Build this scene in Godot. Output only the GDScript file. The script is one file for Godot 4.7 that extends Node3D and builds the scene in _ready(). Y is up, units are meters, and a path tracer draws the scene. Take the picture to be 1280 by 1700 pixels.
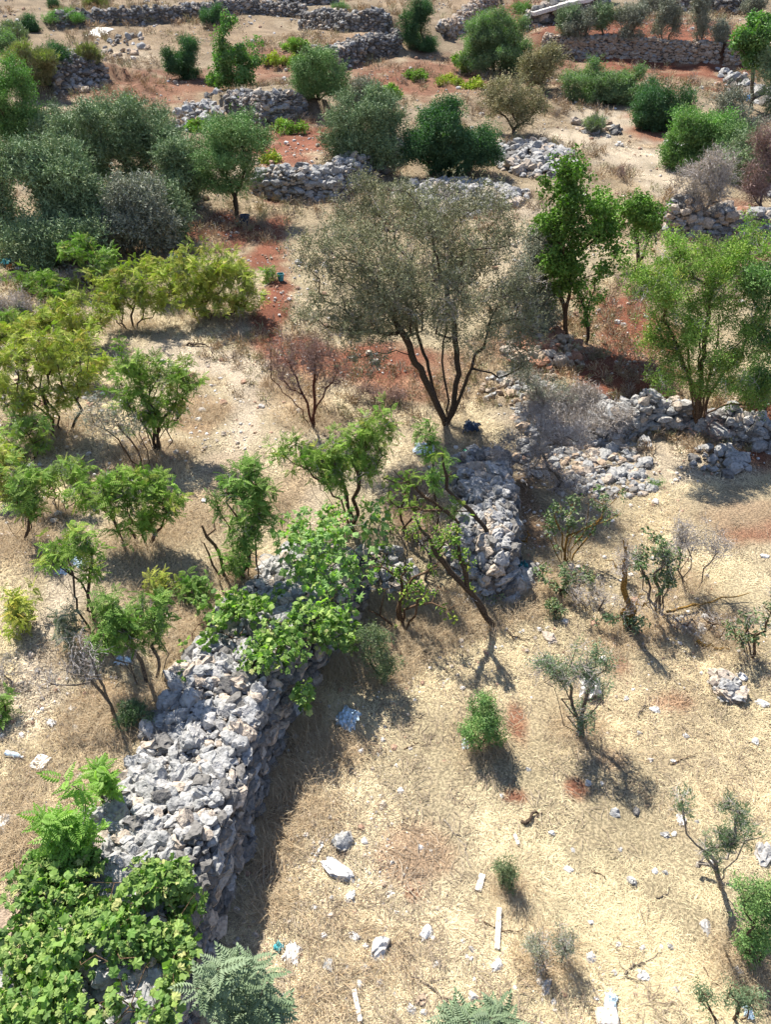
extends Node3D
# A dry terraced hillside: dry-stone walls, sumac shrubs, vines, olive trees and litter, seen from a balcony.

var rng := RandomNumberGenerator.new()
var used := {}
var steps: Array = []
var patches: Array = []
var mats := {}
var faces := {}   # stones in the face of a wall, where darker tints can paint in shade
var clumps := {}
var rocks: Array = []
var fine_rocks: Array = []
var fields: FastNoiseLite
const EYE := Vector3(0, 11, 0)

# ---------------------------------------------------------------- naming
func numbered(called: String) -> String:
	if not used.has(called):
		used[called] = 0
		return called
	used[called] += 1
	return "%s_%03d" % [called, used[called]]

func tag(o: Node, label: String, category: String, group := "", kind := "") -> void:
	if label: o.set_meta("label", label)
	if category: o.set_meta("category", category)
	if group: o.set_meta("group", group)
	if kind: o.set_meta("kind", kind)

func thing(called: String, label: String, category: String, at: Vector3, group := "") -> Node3D:
	var o := Node3D.new()
	o.name = numbered(called)
	add_child(o)
	o.position = at
	tag(o, label, category, group)
	return o

func part(called: String, mesh: Mesh, m: Material, parent: Node, xf := Transform3D()) -> MeshInstance3D:
	var o := MeshInstance3D.new()
	o.mesh = mesh
	o.material_override = m
	o.transform = xf
	if parent == self:
		o.name = numbered(called)
	else:
		var n: int = parent.get_meta("n_" + called, 0)
		o.name = called if n == 0 else "%s_%03d" % [called, n]
		parent.set_meta("n_" + called, n + 1)
	parent.add_child(o)
	return o

func many(called: String, mesh: Mesh, m: Material, parent: Node, xfs: Array, cols: PackedColorArray) -> MultiMeshInstance3D:
	var mm := MultiMesh.new()
	mm.transform_format = MultiMesh.TRANSFORM_3D
	mm.use_colors = true
	mm.mesh = mesh
	mm.instance_count = xfs.size()
	for i in xfs.size():
		mm.set_instance_transform(i, xfs[i])
		mm.set_instance_color(i, cols[i])
	var o := MultiMeshInstance3D.new()
	o.multimesh = mm
	o.material_override = m
	o.name = numbered(called) if parent == self else called
	o.set_meta("kind", "stuff")
	parent.add_child(o, true)
	return o

# ---------------------------------------------------------------- land
func sst(a: float, b: float, t: float) -> float:
	t = clampf((t - a) / (b - a), 0.0, 1.0)
	return t * t * (3.0 - 2.0 * t)

func hill(x: float, z: float) -> float:
	var r := -z - 22.0
	return 0.0375 * (r + sqrt(r * r + 40.0)) + 0.10 * sin(x * 0.33 + 1.0) * sin(z * 0.27 + 2.0) + 0.05 * sin(x * 0.9 + z * 0.5) + 0.04 * sin(z * 1.3 - x * 0.6)

func add_step(line: Array, hs: Array, rise: float, fade: float) -> void:
	var lo := Vector2(1e9, 1e9)
	var hi := -lo
	for p: Vector2 in line:
		lo = lo.min(p)
		hi = hi.max(p)
	var m := Vector2(fade + 5.0, fade + 5.0)
	steps.append({"p": PackedVector2Array(line), "h": PackedFloat32Array(hs), "rise": rise, "fade": fade, "lo": lo - m, "hi": hi + m})

func terrace(x: float, z: float, s: Dictionary) -> float:
	var lo: Vector2 = s.lo
	var hi: Vector2 = s.hi
	if x < lo.x or x > hi.x or z < lo.y or z > hi.y:
		return 0.0
	var pts: PackedVector2Array = s.p
	var hs: PackedFloat32Array = s.h
	var best := 1e18
	var sd := 0.0
	var hh := 0.0
	var past := 0.0
	var n := pts.size()
	var p := Vector2(x, z)
	for i in n - 1:
		var a := pts[i]
		var e := pts[i + 1] - a
		var l2 := e.length_squared()
		var t0 := (p - a).dot(e) / l2
		var t := clampf(t0, 0.0, 1.0)
		var d2 := (p - a - e * t).length_squared()
		if d2 < best - 1e-9:
			best = d2
			past = 0.0
			if i == 0 and t0 < 0.0: past = -t0 * sqrt(l2)
			if i == n - 2 and t0 > 1.0: past = (t0 - 1.0) * sqrt(l2)
			if t0 > 1.0 and i < n - 2: e = e.normalized() + (pts[i + 2] - pts[i + 1]).normalized()
			var v := p - (pts[i + 1] if t0 > 1.0 else a)
			sd = sqrt(d2) * (1.0 if e.x * v.y - e.y * v.x < 0.0 else -1.0)
			hh = lerpf(hs[i], hs[i + 1], t)
	if sd <= 0.0:
		return 0.0
	return hh * sst(0.1, s.rise, sd) * (1.0 - sst(s.fade * 0.15, s.fade, sd)) * (1.0 - sst(0.0, 4.0, past))

func ground(x: float, z: float) -> float:
	var h := hill(x, z)
	for s: Dictionary in steps:
		h += terrace(x, z, s)
	return h

func on(p: Vector2, lift := 0.0) -> Vector3:
	return Vector3(p.x, ground(p.x, p.y) + lift, p.y)

const SOIL := {
	"red": Color(0.29, 0.118, 0.072), "rust": Color(0.34, 0.215, 0.12), "pale": Color(0.60, 0.52, 0.40), "straw": Color(0.46, 0.395, 0.27),
	"grey": Color(0.33, 0.28, 0.22), "brown": Color(0.30, 0.20, 0.125), "tan": Color(0.39, 0.29, 0.19), "orange": Color(0.39, 0.295, 0.19),
}
func patch(at: Vector2, r: Vector2, what: String, much := 1.0, turn := 0.0) -> void:
	patches.append([at, r, SOIL[what], much, 1.0 if what in ["rust", "straw", "orange"] else 0.5 if what == "tan" else 0.2 if what == "pale" else 0.12, maxf(r.x, r.y) * 1.5, turn])

# colour of the ground in rgb, how much grass grows on it in a
func cover(x: float, z: float) -> Color:
	var n := fields.get_noise_2d(x * 3.0, z * 3.0)
	var n2 := fields.get_noise_2d(x * 0.6 + 40.0, z * 0.6)
	var far := sst(20.0, 45.0, -z)
	var c := Color(0.465, 0.40, 0.262).lerp(Color(0.295, 0.235, 0.165), far * 0.85)
	c = c.lerp(SOIL.tan, clampf(n2 * (0.45 + 0.5 * sst(11.0, 16.0, -z)), 0.0, 0.6)).lerp(SOIL.pale, clampf(-n2 * 0.6, 0.0, 0.4))
	var a := 1.0
	var w := fields.get_noise_2d(x * 5.0 - 9.0, z * 5.0 + 31.0)
	for q: Array in patches:
		var d: Vector2 = Vector2(x, z) - q[0]
		var far_off: float = q[5]
		if absf(d.x) > far_off or absf(d.y) > far_off:
			continue
		if q[6] != 0.0:
			d = d.rotated(q[6])
		var r: Vector2 = q[1]
		var k := (d / r).length() + n * 0.5 + w * 0.5
		var f: float = (1.0 - sst(0.55, 1.12, k)) * q[3]
		if f > 0.0:
			c = c.lerp(q[2], f)
			a = lerpf(a, q[4], f)
	var l := 1.0 + 0.16 * n + 0.2 * w + 0.14 * fields.get_noise_2d(x * 16.0, z * 16.0) + far * 0.35 * w
	return Color(c.r * l, c.g * l, c.b * l, a)

# ---------------------------------------------------------------- textures and materials
func noise(type: int, freq: float, oct: int, s: int) -> FastNoiseLite:
	var n := FastNoiseLite.new()
	n.noise_type = type
	n.frequency = freq
	n.fractal_octaves = oct
	n.fractal_type = FastNoiseLite.FRACTAL_FBM
	n.seed = s
	return n

func ramped(n: FastNoiseLite, size: int, stops: Array) -> Array:
	var grey := n.get_seamless_image(size, size)
	var g := Gradient.new()
	g.offsets = PackedFloat32Array(stops.map(func(s): return s[0]))
	g.colors = PackedColorArray(stops.map(func(s): return s[1]))
	var lut: Array = []
	for i in 256: lut.append(g.sample(i / 255.0))
	var im := Image.create(size, size, false, Image.FORMAT_RGB8)
	var data := grey.get_data()
	var o := PackedByteArray()
	o.resize(size * size * 3)
	for i in size * size:
		var c: Color = lut[data[i]]
		o[i * 3] = int(c.r * 255)
		o[i * 3 + 1] = int(c.g * 255)
		o[i * 3 + 2] = int(c.b * 255)
	im.set_data(size, size, false, Image.FORMAT_RGB8, o)
	return [im, grey]

func bumps(grey: Image, strength: float) -> ImageTexture:
	var b: Image = grey.duplicate()
	b.convert(Image.FORMAT_RGBA8)
	b.bump_map_to_normal_map(strength)
	return ImageTexture.create_from_image(b)

func mat(called: String, col: Color, rough := 0.9) -> StandardMaterial3D:
	var m := StandardMaterial3D.new()
	m.albedo_color = col.linear_to_srgb()
	m.roughness = rough
	m.metallic_specular = 0.3
	m.cull_mode = BaseMaterial3D.CULL_DISABLED
	m.resource_name = called
	mats[called] = m
	return m

func worldly(m: StandardMaterial3D, tex: Texture2D, normal: Texture2D, scale: float, depth := 1.0) -> StandardMaterial3D:
	m.albedo_texture = tex
	if normal:
		m.normal_enabled = true
		m.normal_texture = normal
		m.normal_scale = depth
	m.uv1_triplanar = true
	m.uv1_world_triplanar = true
	m.uv1_scale = Vector3.ONE * scale
	return m

func make_materials() -> void:
	var lime := ramped(noise(FastNoiseLite.TYPE_SIMPLEX_SMOOTH, 0.012, 6, 11), 512, [[0.0, Color(0.45, 0.45, 0.46)], [0.25, Color(0.68, 0.68, 0.68)], [0.42, Color(0.88, 0.87, 0.86)], [0.7, Color(0.96, 0.95, 0.94)], [1.0, Color(1, 1, 1)]])
	var pits := noise(FastNoiseLite.TYPE_CELLULAR, 0.035, 3, 5)
	pits.cellular_return_type = FastNoiseLite.RETURN_DISTANCE
	var pit := pits.get_seamless_image(512, 512)
	var lt := ImageTexture.create_from_image(lime[0])
	var ln := bumps(pit, 7.0)
	for q in [["stone_grey", Color(0.36, 0.36, 0.35)], ["stone_pale", Color(0.43, 0.42, 0.40)], ["stone_warm", Color(0.47, 0.40, 0.325)], ["stone_dark", Color(0.19, 0.182, 0.17)], ["stone_red", Color(0.34, 0.18, 0.115)], ["stone_white", Color(0.66, 0.655, 0.635)], ["stone_tan", Color(0.43, 0.33, 0.24)]]:
		worldly(mat(q[0], q[1], 0.95), lt, ln, 1.7, 1.7)
	var tint := worldly(mat("stone_tint", Color.WHITE, 0.95), lt, ln, 1.7, 1.7)
	tint.vertex_color_use_as_albedo = true
	worldly(mat("core", Color(0.15, 0.135, 0.12), 1.0), lt, ln, 1.1, 1.5)
	var bark := ramped(noise(FastNoiseLite.TYPE_SIMPLEX, 0.02, 5, 21), 256, [[0.0, Color(0.25, 0.24, 0.22)], [0.45, Color(0.65, 0.62, 0.58)], [0.8, Color(1, 0.97, 0.9)], [1.0, Color(1, 1, 1)]])
	var bt := ImageTexture.create_from_image(bark[0])
	var bn := bumps(bark[1], 6.0)
	for q in [["bark_dark", Color(0.13, 0.10, 0.078)], ["bark_brown", Color(0.20, 0.135, 0.09)], ["bark_grey", Color(0.25, 0.22, 0.19)], ["bark_silver", Color(0.44, 0.41, 0.385)], ["bark_yellow", Color(0.38, 0.24, 0.07)], ["bark_red", Color(0.20, 0.085, 0.06)]]:
		worldly(mat(q[0], q[1], 0.95), bt, bn, 6.0)
	for q in [["leaf", Color(0.55, 0.75, 0.22), 0.55], ["leaf_dry", Color(0.5, 0.45, 0.3), 0.8], ["leaf_grey", Color(0.30, 0.36, 0.2), 0.6], ["straw", Color(0.45, 0.38, 0.22), 0.75]]:
		var m := mat(q[0], Color.WHITE, q[2])
		m.vertex_color_use_as_albedo = true
		m.backlight_enabled = true
		m.backlight = q[1]
	# straw litter drawn as thousands of short strokes, over soil crumbs
	var im := Image.create(1024, 1024, false, Image.FORMAT_RGB8)
	im.fill(Color(0.72, 0.70, 0.68))
	var crumbs := noise(FastNoiseLite.TYPE_SIMPLEX, 0.03, 5, 8).get_seamless_image(1024, 1024)
	var cd := crumbs.get_data()
	var hb := Image.create(1024, 1024, false, Image.FORMAT_L8)
	for y in 1024:
		for x in 1024:
			var v := cd[y * 1024 + x] / 255.0
			var l := 0.50 + 0.40 * v
			im.set_pixel(x, y, Color(l, l * 0.98, l * 0.96))
			hb.set_pixel(x, y, Color(v * 0.4, v, v))
	for i in 15000:
		var p := Vector2(rng.randf() * 1024, rng.randf() * 1024)
		var d := Vector2.from_angle(rng.randf() * TAU)
		var bend := rng.randf_range(-0.03, 0.03)
		var l := rng.randf_range(0.45, 1.0)
		l = l if rng.randf() < 0.8 else l * 0.5
		var hgt := rng.randf_range(0.4, 0.9)
		for k in rng.randi_range(8, 34):
			im.set_pixel(posmod(int(p.x), 1024), posmod(int(p.y), 1024), Color(l, l * 0.97, l * 0.92))
			hb.set_pixel(posmod(int(p.x), 1024), posmod(int(p.y), 1024), Color(hgt, hgt, hgt))
			p += d
			d = d.rotated(bend)
	var gm := mat("ground", Color(1.15, 1.15, 1.15), 1.0)
	gm.albedo_texture = ImageTexture.create_from_image(im)
	gm.normal_enabled = true
	gm.normal_texture = bumps(hb, 5.0)
	gm.normal_scale = 0.8
	gm.vertex_color_use_as_albedo = true
	var grime := ImageTexture.create_from_image(ramped(noise(FastNoiseLite.TYPE_SIMPLEX_SMOOTH, 0.02, 5, 33), 256, [[0.0, Color(0.45, 0.38, 0.3)], [0.35, Color(0.82, 0.78, 0.72)], [0.55, Color(0.97, 0.96, 0.94)], [1.0, Color(1, 1, 1)]])[0])
	for q in [["plastic_white", Color(0.82, 0.84, 0.86), 0.45], ["board_white", Color(0.84, 0.84, 0.83), 0.6], ["plastic_blue", Color(0.03, 0.22, 0.62), 0.4], ["plastic_navy", Color(0.05, 0.075, 0.12), 0.5], ["plastic_turquoise", Color(0.08, 0.34, 0.40), 0.6], ["film_blue", Color(0.50, 0.66, 0.82), 0.35], ["plastic_green", Color(0.03, 0.42, 0.22), 0.3], ["concrete", Color(0.80, 0.79, 0.77), 0.9], ["orange", Color(0.6, 0.28, 0.1), 0.6]]:
		worldly(mat(q[0], q[1], q[2]), grime, null, 2.3)

# ---------------------------------------------------------------- mesh helpers
func flat(v: PackedVector3Array) -> ArrayMesh:
	var n := PackedVector3Array()
	n.resize(v.size())
	for i in range(0, v.size(), 3):
		var k := (v[i + 2] - v[i]).cross(v[i + 1] - v[i]).normalized()
		n[i] = k
		n[i + 1] = k
		n[i + 2] = k
	var a := []
	a.resize(Mesh.ARRAY_MAX)
	a[Mesh.ARRAY_VERTEX] = v
	a[Mesh.ARRAY_NORMAL] = n
	var m := ArrayMesh.new()
	m.add_surface_from_arrays(Mesh.PRIMITIVE_TRIANGLES, a)
	return m

func quad(v: PackedVector3Array, a: Vector3, b: Vector3, c: Vector3, d: Vector3) -> void:
	v.append_array([a, b, c, a, c, d])

func sphere_tris(level: int) -> PackedVector3Array:
	var t := (1.0 + sqrt(5.0)) / 2.0
	var p := [Vector3(-1, t, 0), Vector3(1, t, 0), Vector3(-1, -t, 0), Vector3(1, -t, 0), Vector3(0, -1, t), Vector3(0, 1, t), Vector3(0, -1, -t), Vector3(0, 1, -t), Vector3(t, 0, -1), Vector3(t, 0, 1), Vector3(-t, 0, -1), Vector3(-t, 0, 1)]
	var v := PackedVector3Array()
	for f: String in "0b5 051 017 07a 0ab 159 5b4 ba2 a76 718 394 342 326 368 389 495 24b 62a 867 981".split(" "):
		for k in [0, 2, 1]:
			v.append(p[f.substr(k, 1).hex_to_int()].normalized())
	for l in level:
		var w := PackedVector3Array()
		for i in range(0, v.size(), 3):
			var a := v[i]
			var b := v[i + 1]
			var c := v[i + 2]
			var ab := (a + b).normalized()
			var bc := (b + c).normalized()
			var ca := (c + a).normalized()
			w.append_array([a, ab, ca, ab, b, bc, ca, bc, c, ab, bc, ca])
		v = w
	return v

func rock_mesh(s: int, level: int, cuts: int, rough: float) -> ArrayMesh:
	var r := RandomNumberGenerator.new()
	r.seed = s * 7919 + 13
	var n := noise(FastNoiseLite.TYPE_SIMPLEX, 1.1, 3, s)
	var planes: Array = []
	for i in cuts:
		var d := Vector3(r.randfn(), r.randfn() * 0.8, r.randfn()).normalized()
		planes.append([d, r.randf_range(0.55, 0.86)])
	var v := sphere_tris(level)
	for i in v.size():
		var p := v[i] * (1.0 + rough * n.get_noise_3dv(v[i] * 1.3) * 1.6)
		for q: Array in planes:
			var over: float = p.dot(q[0]) - q[1]
			if over > 0.0:
				p -= q[0] * over * 0.92
		v[i] = p * 0.6
	return flat(v)

func tube(v: PackedVector3Array, nn: PackedVector3Array, idx: PackedInt32Array, pts: PackedVector3Array, rad: PackedFloat32Array, sides: int) -> void:
	var at := v.size()
	var n := pts.size()
	var up := Vector3(0.31, 0.2, 0.93).normalized()
	for i in n:
		var d := (pts[mini(i + 1, n - 1)] - pts[maxi(i - 1, 0)]).normalized()
		var x := d.cross(up)
		if x.length() < 0.05: x = d.cross(Vector3.RIGHT)
		x = x.normalized()
		up = x.cross(d).normalized()
		for k in sides:
			var ang := TAU * k / sides
			var o := x * cos(ang) + up * sin(ang)
			v.append(pts[i] + o * rad[i])
			nn.append(o)
	for i in n - 1:
		for k in sides:
			var a := at + i * sides + k
			var b := at + i * sides + (k + 1) % sides
			idx.append_array([a, b, a + sides, b, b + sides, a + sides])
	var c := at + (n - 1) * sides
	for k in range(1, sides - 1):
		idx.append_array([c, c + k, c + k + 1])

func indexed(v: PackedVector3Array, n: PackedVector3Array, idx: PackedInt32Array) -> ArrayMesh:
	var a := []
	a.resize(Mesh.ARRAY_MAX)
	a[Mesh.ARRAY_VERTEX] = v
	a[Mesh.ARRAY_NORMAL] = n
	a[Mesh.ARRAY_INDEX] = idx
	var m := ArrayMesh.new()
	m.add_surface_from_arrays(Mesh.PRIMITIVE_TRIANGLES, a)
	return m

func tubes(paths: Array, sides := 6) -> ArrayMesh:   # each path: [points, radii]
	var v := PackedVector3Array()
	var n := PackedVector3Array()
	var idx := PackedInt32Array()
	for p: Array in paths:
		tube(v, n, idx, p[0], p[1], sides)
	return indexed(v, n, idx)

# one leaf blade from base p along d, face towards n, folded along its midrib
func blade(v: PackedVector3Array, p: Vector3, d: Vector3, n: Vector3, l: float, w: float, fold := 0.25) -> void:
	var x := d.cross(n).normalized()
	n = x.cross(d).normalized()
	var m := p + d * l * 0.5
	var e := n * w * fold
	var tip := p + d * l - n * l * 0.1
	v.append_array([p, m - x * w * 0.5 + e, tip, p, tip, m + x * w * 0.5 + e])

func around(r: RandomNumberGenerator) -> Vector3:
	var z := r.randf_range(-1, 1)
	var a := r.randf() * TAU
	return Vector3(sqrt(1 - z * z) * cos(a), z, sqrt(1 - z * z) * sin(a))

func frond(v: PackedVector3Array, p: Vector3, d: Vector3, n: Vector3, l: float, pairs: int, ll: float, lw: float, droop: float) -> void:
	var x := d.cross(n).normalized()
	var at := p
	for i in pairs:
		var t := (i + 1.0) / pairs
		var dir := (d - Vector3.UP * droop * t).normalized()
		var nx := at + dir * l / pairs
		v.append_array([at - x * 0.0025, at + x * 0.0025, nx])
		var s := ll * (0.55 + 0.45 * sin(PI * clampf(t * 0.9 + 0.1, 0, 1)))
		for side in [-1.0, 1.0]:
			blade(v, nx, (x * side + dir * 0.45 - Vector3.UP * 0.15).normalized(), n, s, lw)
		at = nx
	blade(v, at, (d - Vector3.UP * droop).normalized(), n, ll, lw)

func lobed_leaf(size: float, lobes: int, depth: float) -> ArrayMesh:   # a vine or fig leaf, cupped, stalk at the origin, blade along +z, face up
	var rim := PackedVector3Array()
	var k := lobes * 2 + 1
	for i in k:
		var a := lerpf(-2.5, 2.5, i / (k - 1.0))
		var r := 0.5 * (1.0 if i % 2 == 1 else 1.0 - depth) * (1.0 + 0.2 * cos(a))
		var q := Vector3(sin(a) * r, 0, 0.42 + cos(a) * r)
		q.y = -0.28 * (q.x * q.x) * 2.0 - 0.16 * q.z * q.z + (0.035 if i % 2 == 0 else -0.05)
		rim.append(q * size)
	var v := PackedVector3Array()
	var c := Vector3(0, 0.0, 0.36) * size
	for i in k - 1:
		v.append_array([c, rim[i], rim[i + 1]])
	v.append_array([c, rim[k - 1], Vector3(0, 0.01, 0.06) * size, c, Vector3(0, 0.01, 0.06) * size, rim[0]])
	return flat(v)

func make_clumps() -> void:
	var r := RandomNumberGenerator.new()
	r.seed = 77
	for kind in ["sumac", "olive", "broad", "fine", "twig", "feather", "needle"]:
		var set_of: Array = []
		for variant in 3:
			var v := PackedVector3Array()
			match kind:
				"sumac":
					for i in 5:
						var d := (around(r) + Vector3(0, 0.35, 0)).normalized()
						frond(v, d * 0.01, d, (Vector3.UP + around(r) * 0.5).normalized(), r.randf_range(0.12, 0.19), 6, 0.055, 0.022, 0.7)
				"olive":
					for i in 3:
						var d := (around(r) + Vector3(0, 0.5, 0)).normalized()
						for j in 8:
							blade(v, d * 0.03 * j, (d * 0.6 + around(r)).normalized(), around(r), r.randf_range(0.05, 0.075), 0.017)
				"broad":
					for i in 14:
						blade(v, around(r) * 0.09 * sqrt(r.randf()), (around(r) + Vector3(0, -0.1, 0)).normalized(), (around(r) + Vector3(0, 0.7, 0)).normalized(), r.randf_range(0.06, 0.095), 0.045)
				"fine":
					for i in 26:
						blade(v, around(r) * 0.12 * sqrt(r.randf()), (around(r) + Vector3(0, 0.4, 0)).normalized(), around(r), r.randf_range(0.035, 0.06), 0.018)
				"feather":
					for i in 4:
						var d := (around(r) + Vector3(0, 0.6, 0)).normalized()
						frond(v, d * 0.01, d, (Vector3.UP + around(r) * 0.4).normalized(), r.randf_range(0.16, 0.24), 8, 0.05, 0.016, 0.5)
				"needle":
					for i in 22:
						blade(v, around(r) * 0.08, (around(r) + Vector3(0, 0.9, 0)).normalized(), around(r), r.randf_range(0.08, 0.16), 0.016)
				"twig":
					for i in 6:
						var p := Vector3.ZERO
						var d := (around(r) + Vector3(0, 0.35, 0)).normalized()
						for j in 3:
							var q := p + d * r.randf_range(0.04, 0.08)
							var x := d.cross(around(r)).normalized() * 0.0042
							var y := d.cross(x).normalized() * 0.0042
							v.append_array([p - x, p + x, q, p - y, p + y, q])
							if r.randf() < 0.6:
								var e := (d + around(r) * 0.9).normalized() * 0.06
								v.append_array([q - x * 0.8, q + x * 0.8, q + e])
							p = q
							d = (d + around(r) * 0.45).normalized()
			set_of.append(flat(v))
		clumps[kind] = set_of

# ---------------------------------------------------------------- plants
const LEAVES := {   # real leaf colours, linear: main, second, odd
	"sumac": [Color(0.185, 0.285, 0.05), Color(0.25, 0.345, 0.065), Color(0.36, 0.36, 0.06)],
	"lush": [Color(0.135, 0.235, 0.05), Color(0.19, 0.29, 0.06), Color(0.24, 0.32, 0.08)],
	"yellow": [Color(0.42, 0.40, 0.07), Color(0.33, 0.38, 0.08), Color(0.50, 0.37, 0.08)],
	"lime": [Color(0.27, 0.36, 0.08), Color(0.21, 0.32, 0.07), Color(0.40, 0.38, 0.09)],
	"olive": [Color(0.14, 0.19, 0.09), Color(0.20, 0.24, 0.13), Color(0.27, 0.26, 0.13)],
	"olive_grey": [Color(0.21, 0.23, 0.165), Color(0.29, 0.29, 0.22), Color(0.32, 0.28, 0.18)],
	"dark": [Color(0.06, 0.125, 0.06), Color(0.10, 0.18, 0.085), Color(0.13, 0.20, 0.085)],
	"deep": [Color(0.165, 0.235, 0.115), Color(0.23, 0.30, 0.15), Color(0.30, 0.33, 0.16)],
	"mid": [Color(0.14, 0.25, 0.085), Color(0.20, 0.31, 0.10), Color(0.27, 0.34, 0.12)],
	"almond": [Color(0.18, 0.19, 0.10), Color(0.27, 0.265, 0.15), Color(0.36, 0.29, 0.16)],
	"brownish": [Color(0.27, 0.26, 0.125), Color(0.34, 0.28, 0.15), Color(0.22, 0.25, 0.10)],
	"silver": [Color(0.135, 0.19, 0.10), Color(0.20, 0.25, 0.15), Color(0.10, 0.16, 0.075)],
	"twig": [Color(0.48, 0.45, 0.42), Color(0.36, 0.32, 0.29), Color(0.54, 0.50, 0.47)],
	"twig_red": [Color(0.27, 0.18, 0.155), Color(0.34, 0.26, 0.24), Color(0.22, 0.13, 0.11)],
	"vine": [Color(0.22, 0.31, 0.075), Color(0.085, 0.16, 0.04), Color(0.42, 0.41, 0.16)],
	"fig": [Color(0.14, 0.24, 0.075), Color(0.21, 0.30, 0.10), Color(0.34, 0.36, 0.10)],
}

func pick(pal: Array) -> Color:
	var c: Color = pal[0].lerp(pal[1], rng.randf())
	if rng.randf() < 0.18: c = c.lerp(pal[2], rng.randf())
	var l := rng.randf_range(0.8, 1.2)
	return Color(c.r * l, c.g * l, c.b * l)

func in_blobs(blobs: Array, count: int) -> PackedVector3Array:
	var share := PackedFloat32Array()
	var total := 0.0
	for b: Array in blobs:
		total += pow(b[3] * b[4] * b[5], 0.6667)
		share.append(total)
	var out := PackedVector3Array()
	for i in count:
		var t := rng.randf() * total
		var k := 0
		while k < blobs.size() - 1 and share[k] < t: k += 1
		var b: Array = blobs[k]
		var lobe := RandomNumberGenerator.new()
		lobe.seed = k * 100 + rng.randi() % 9 + int(absf(b[0]) * 977.0) * 10
		var p := around(lobe) * 0.72 + around(rng) * pow(rng.randf(), 0.4) * lobe.randf_range(0.26, 0.5)
		out.append(Vector3(b[0] + p.x * b[3], maxf(b[1] + p.y * b[4], 0.05), b[2] + p.z * b[5]))
	return out

# grows limbs from the root towards every tip: [[points, radii], ...]
func limbs(stems: Array, tips: PackedVector3Array, tip_r: float, direct: float, wiggle: float, seg: float, thick: float, multi := 0) -> Array:
	var pos := PackedVector3Array([Vector3(0, -0.12, 0)])
	var far := PackedFloat32Array([0.0])
	var up := PackedInt32Array([-1])
	var carried := PackedFloat32Array([0.0])
	var chains: Array = []
	for s: Array in stems:
		var chain := PackedInt32Array([0])
		var at := 0
		for q: Vector3 in s:
			var a := pos[at]
			var n := maxi(1, int(a.distance_to(q) / seg))
			for i in n:
				var p := a.lerp(q, (i + 1.0) / n) + around(rng) * wiggle * seg * 0.5
				pos.append(p)
				far.append(far[at] + p.distance_to(pos[at]))
				up.append(at)
				carried.append(0.0)
				at = pos.size() - 1
				chain.append(at)
		carried[at] += 2.0
		chains.append(chain)
	var order: Array = Array(tips)
	order.sort_custom(func(a, b): return a.length_squared() < b.length_squared())
	if multi > 0:   # a few tips well apart grow straight from the root
		for k in mini(multi, order.size() - 1):
			var ang := TAU * (k + rng.randf() * 0.6) / multi
			var pickt := 0
			var score := -1e9
			for i in range(k, order.size()):
				var sc: float = order[i].x * cos(ang) + order[i].z * sin(ang) + rng.randf() * 0.3 - absf(order[i].y) * 0.15
				if sc > score:
					score = sc
					pickt = i
			var tmp: Vector3 = order[pickt]
			order.remove_at(pickt)
			order.insert(k, tmp)
	var turn := -1
	for t: Vector3 in order:
		var best := 0
		var cost := 1e9
		turn += 1
		for i in (1 if turn < multi else pos.size()):
			var p := pos[i]
			var c := t.distance_to(p) + direct * far[i] + maxf(0.0, p.y - t.y) * 0.8
			if c < cost:
				cost = c
				best = i
		var a := pos[best]
		var d := t - a
		var back: Vector3 = (a - pos[up[best]]).normalized() if up[best] >= 0 else Vector3.UP
		var mid := a + d * 0.45 + back * d.length() * 0.18 + Vector3.UP * d.length() * 0.06
		var n := clampi(int(d.length() / seg), 1, 14)
		var at := best
		var chain := PackedInt32Array([best])
		if turn < multi:
			a += Vector3(t.x, 0, t.z).normalized() * rng.randf_range(0.04, 0.14)
			mid += Vector3(t.x, 0, t.z) * 0.25 + around(rng) * 0.12
			pos.append(a)
			far.append(0.0)
			up.append(0)
			carried.append(0.0)
			at = pos.size() - 1
			chain = PackedInt32Array([at])
			n = maxi(n, 3)
		for i in n:
			var u := (i + 1.0) / n
			var p := a.lerp(mid, u).lerp(mid.lerp(t, u), u)
			if i < n - 1: p += around(rng) * wiggle * minf(seg, d.length() / n)
			pos.append(p)
			far.append(far[at] + p.distance_to(pos[at]))
			up.append(at)
			carried.append(0.0)
			at = pos.size() - 1
			chain.append(at)
		carried[at] += 1.0
		chains.append(chain)
	for i in range(pos.size() - 1, 0, -1):
		carried[up[i]] += carried[i]
	var out: Array = []
	for c: PackedInt32Array in chains:
		var pts := PackedVector3Array()
		var rad := PackedFloat32Array()
		for i in c.size():
			pts.append(pos[c[i]])
			var w := carried[c[maxi(i, 1)]]
			rad.append(tip_r * pow(maxf(w, 1.0), 0.5) * thick * (0.6 if i == c.size() - 1 else 1.0))
		if c[0] == 0: rad[0] *= 1.35
		out.append([pts, rad])
	return out

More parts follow.
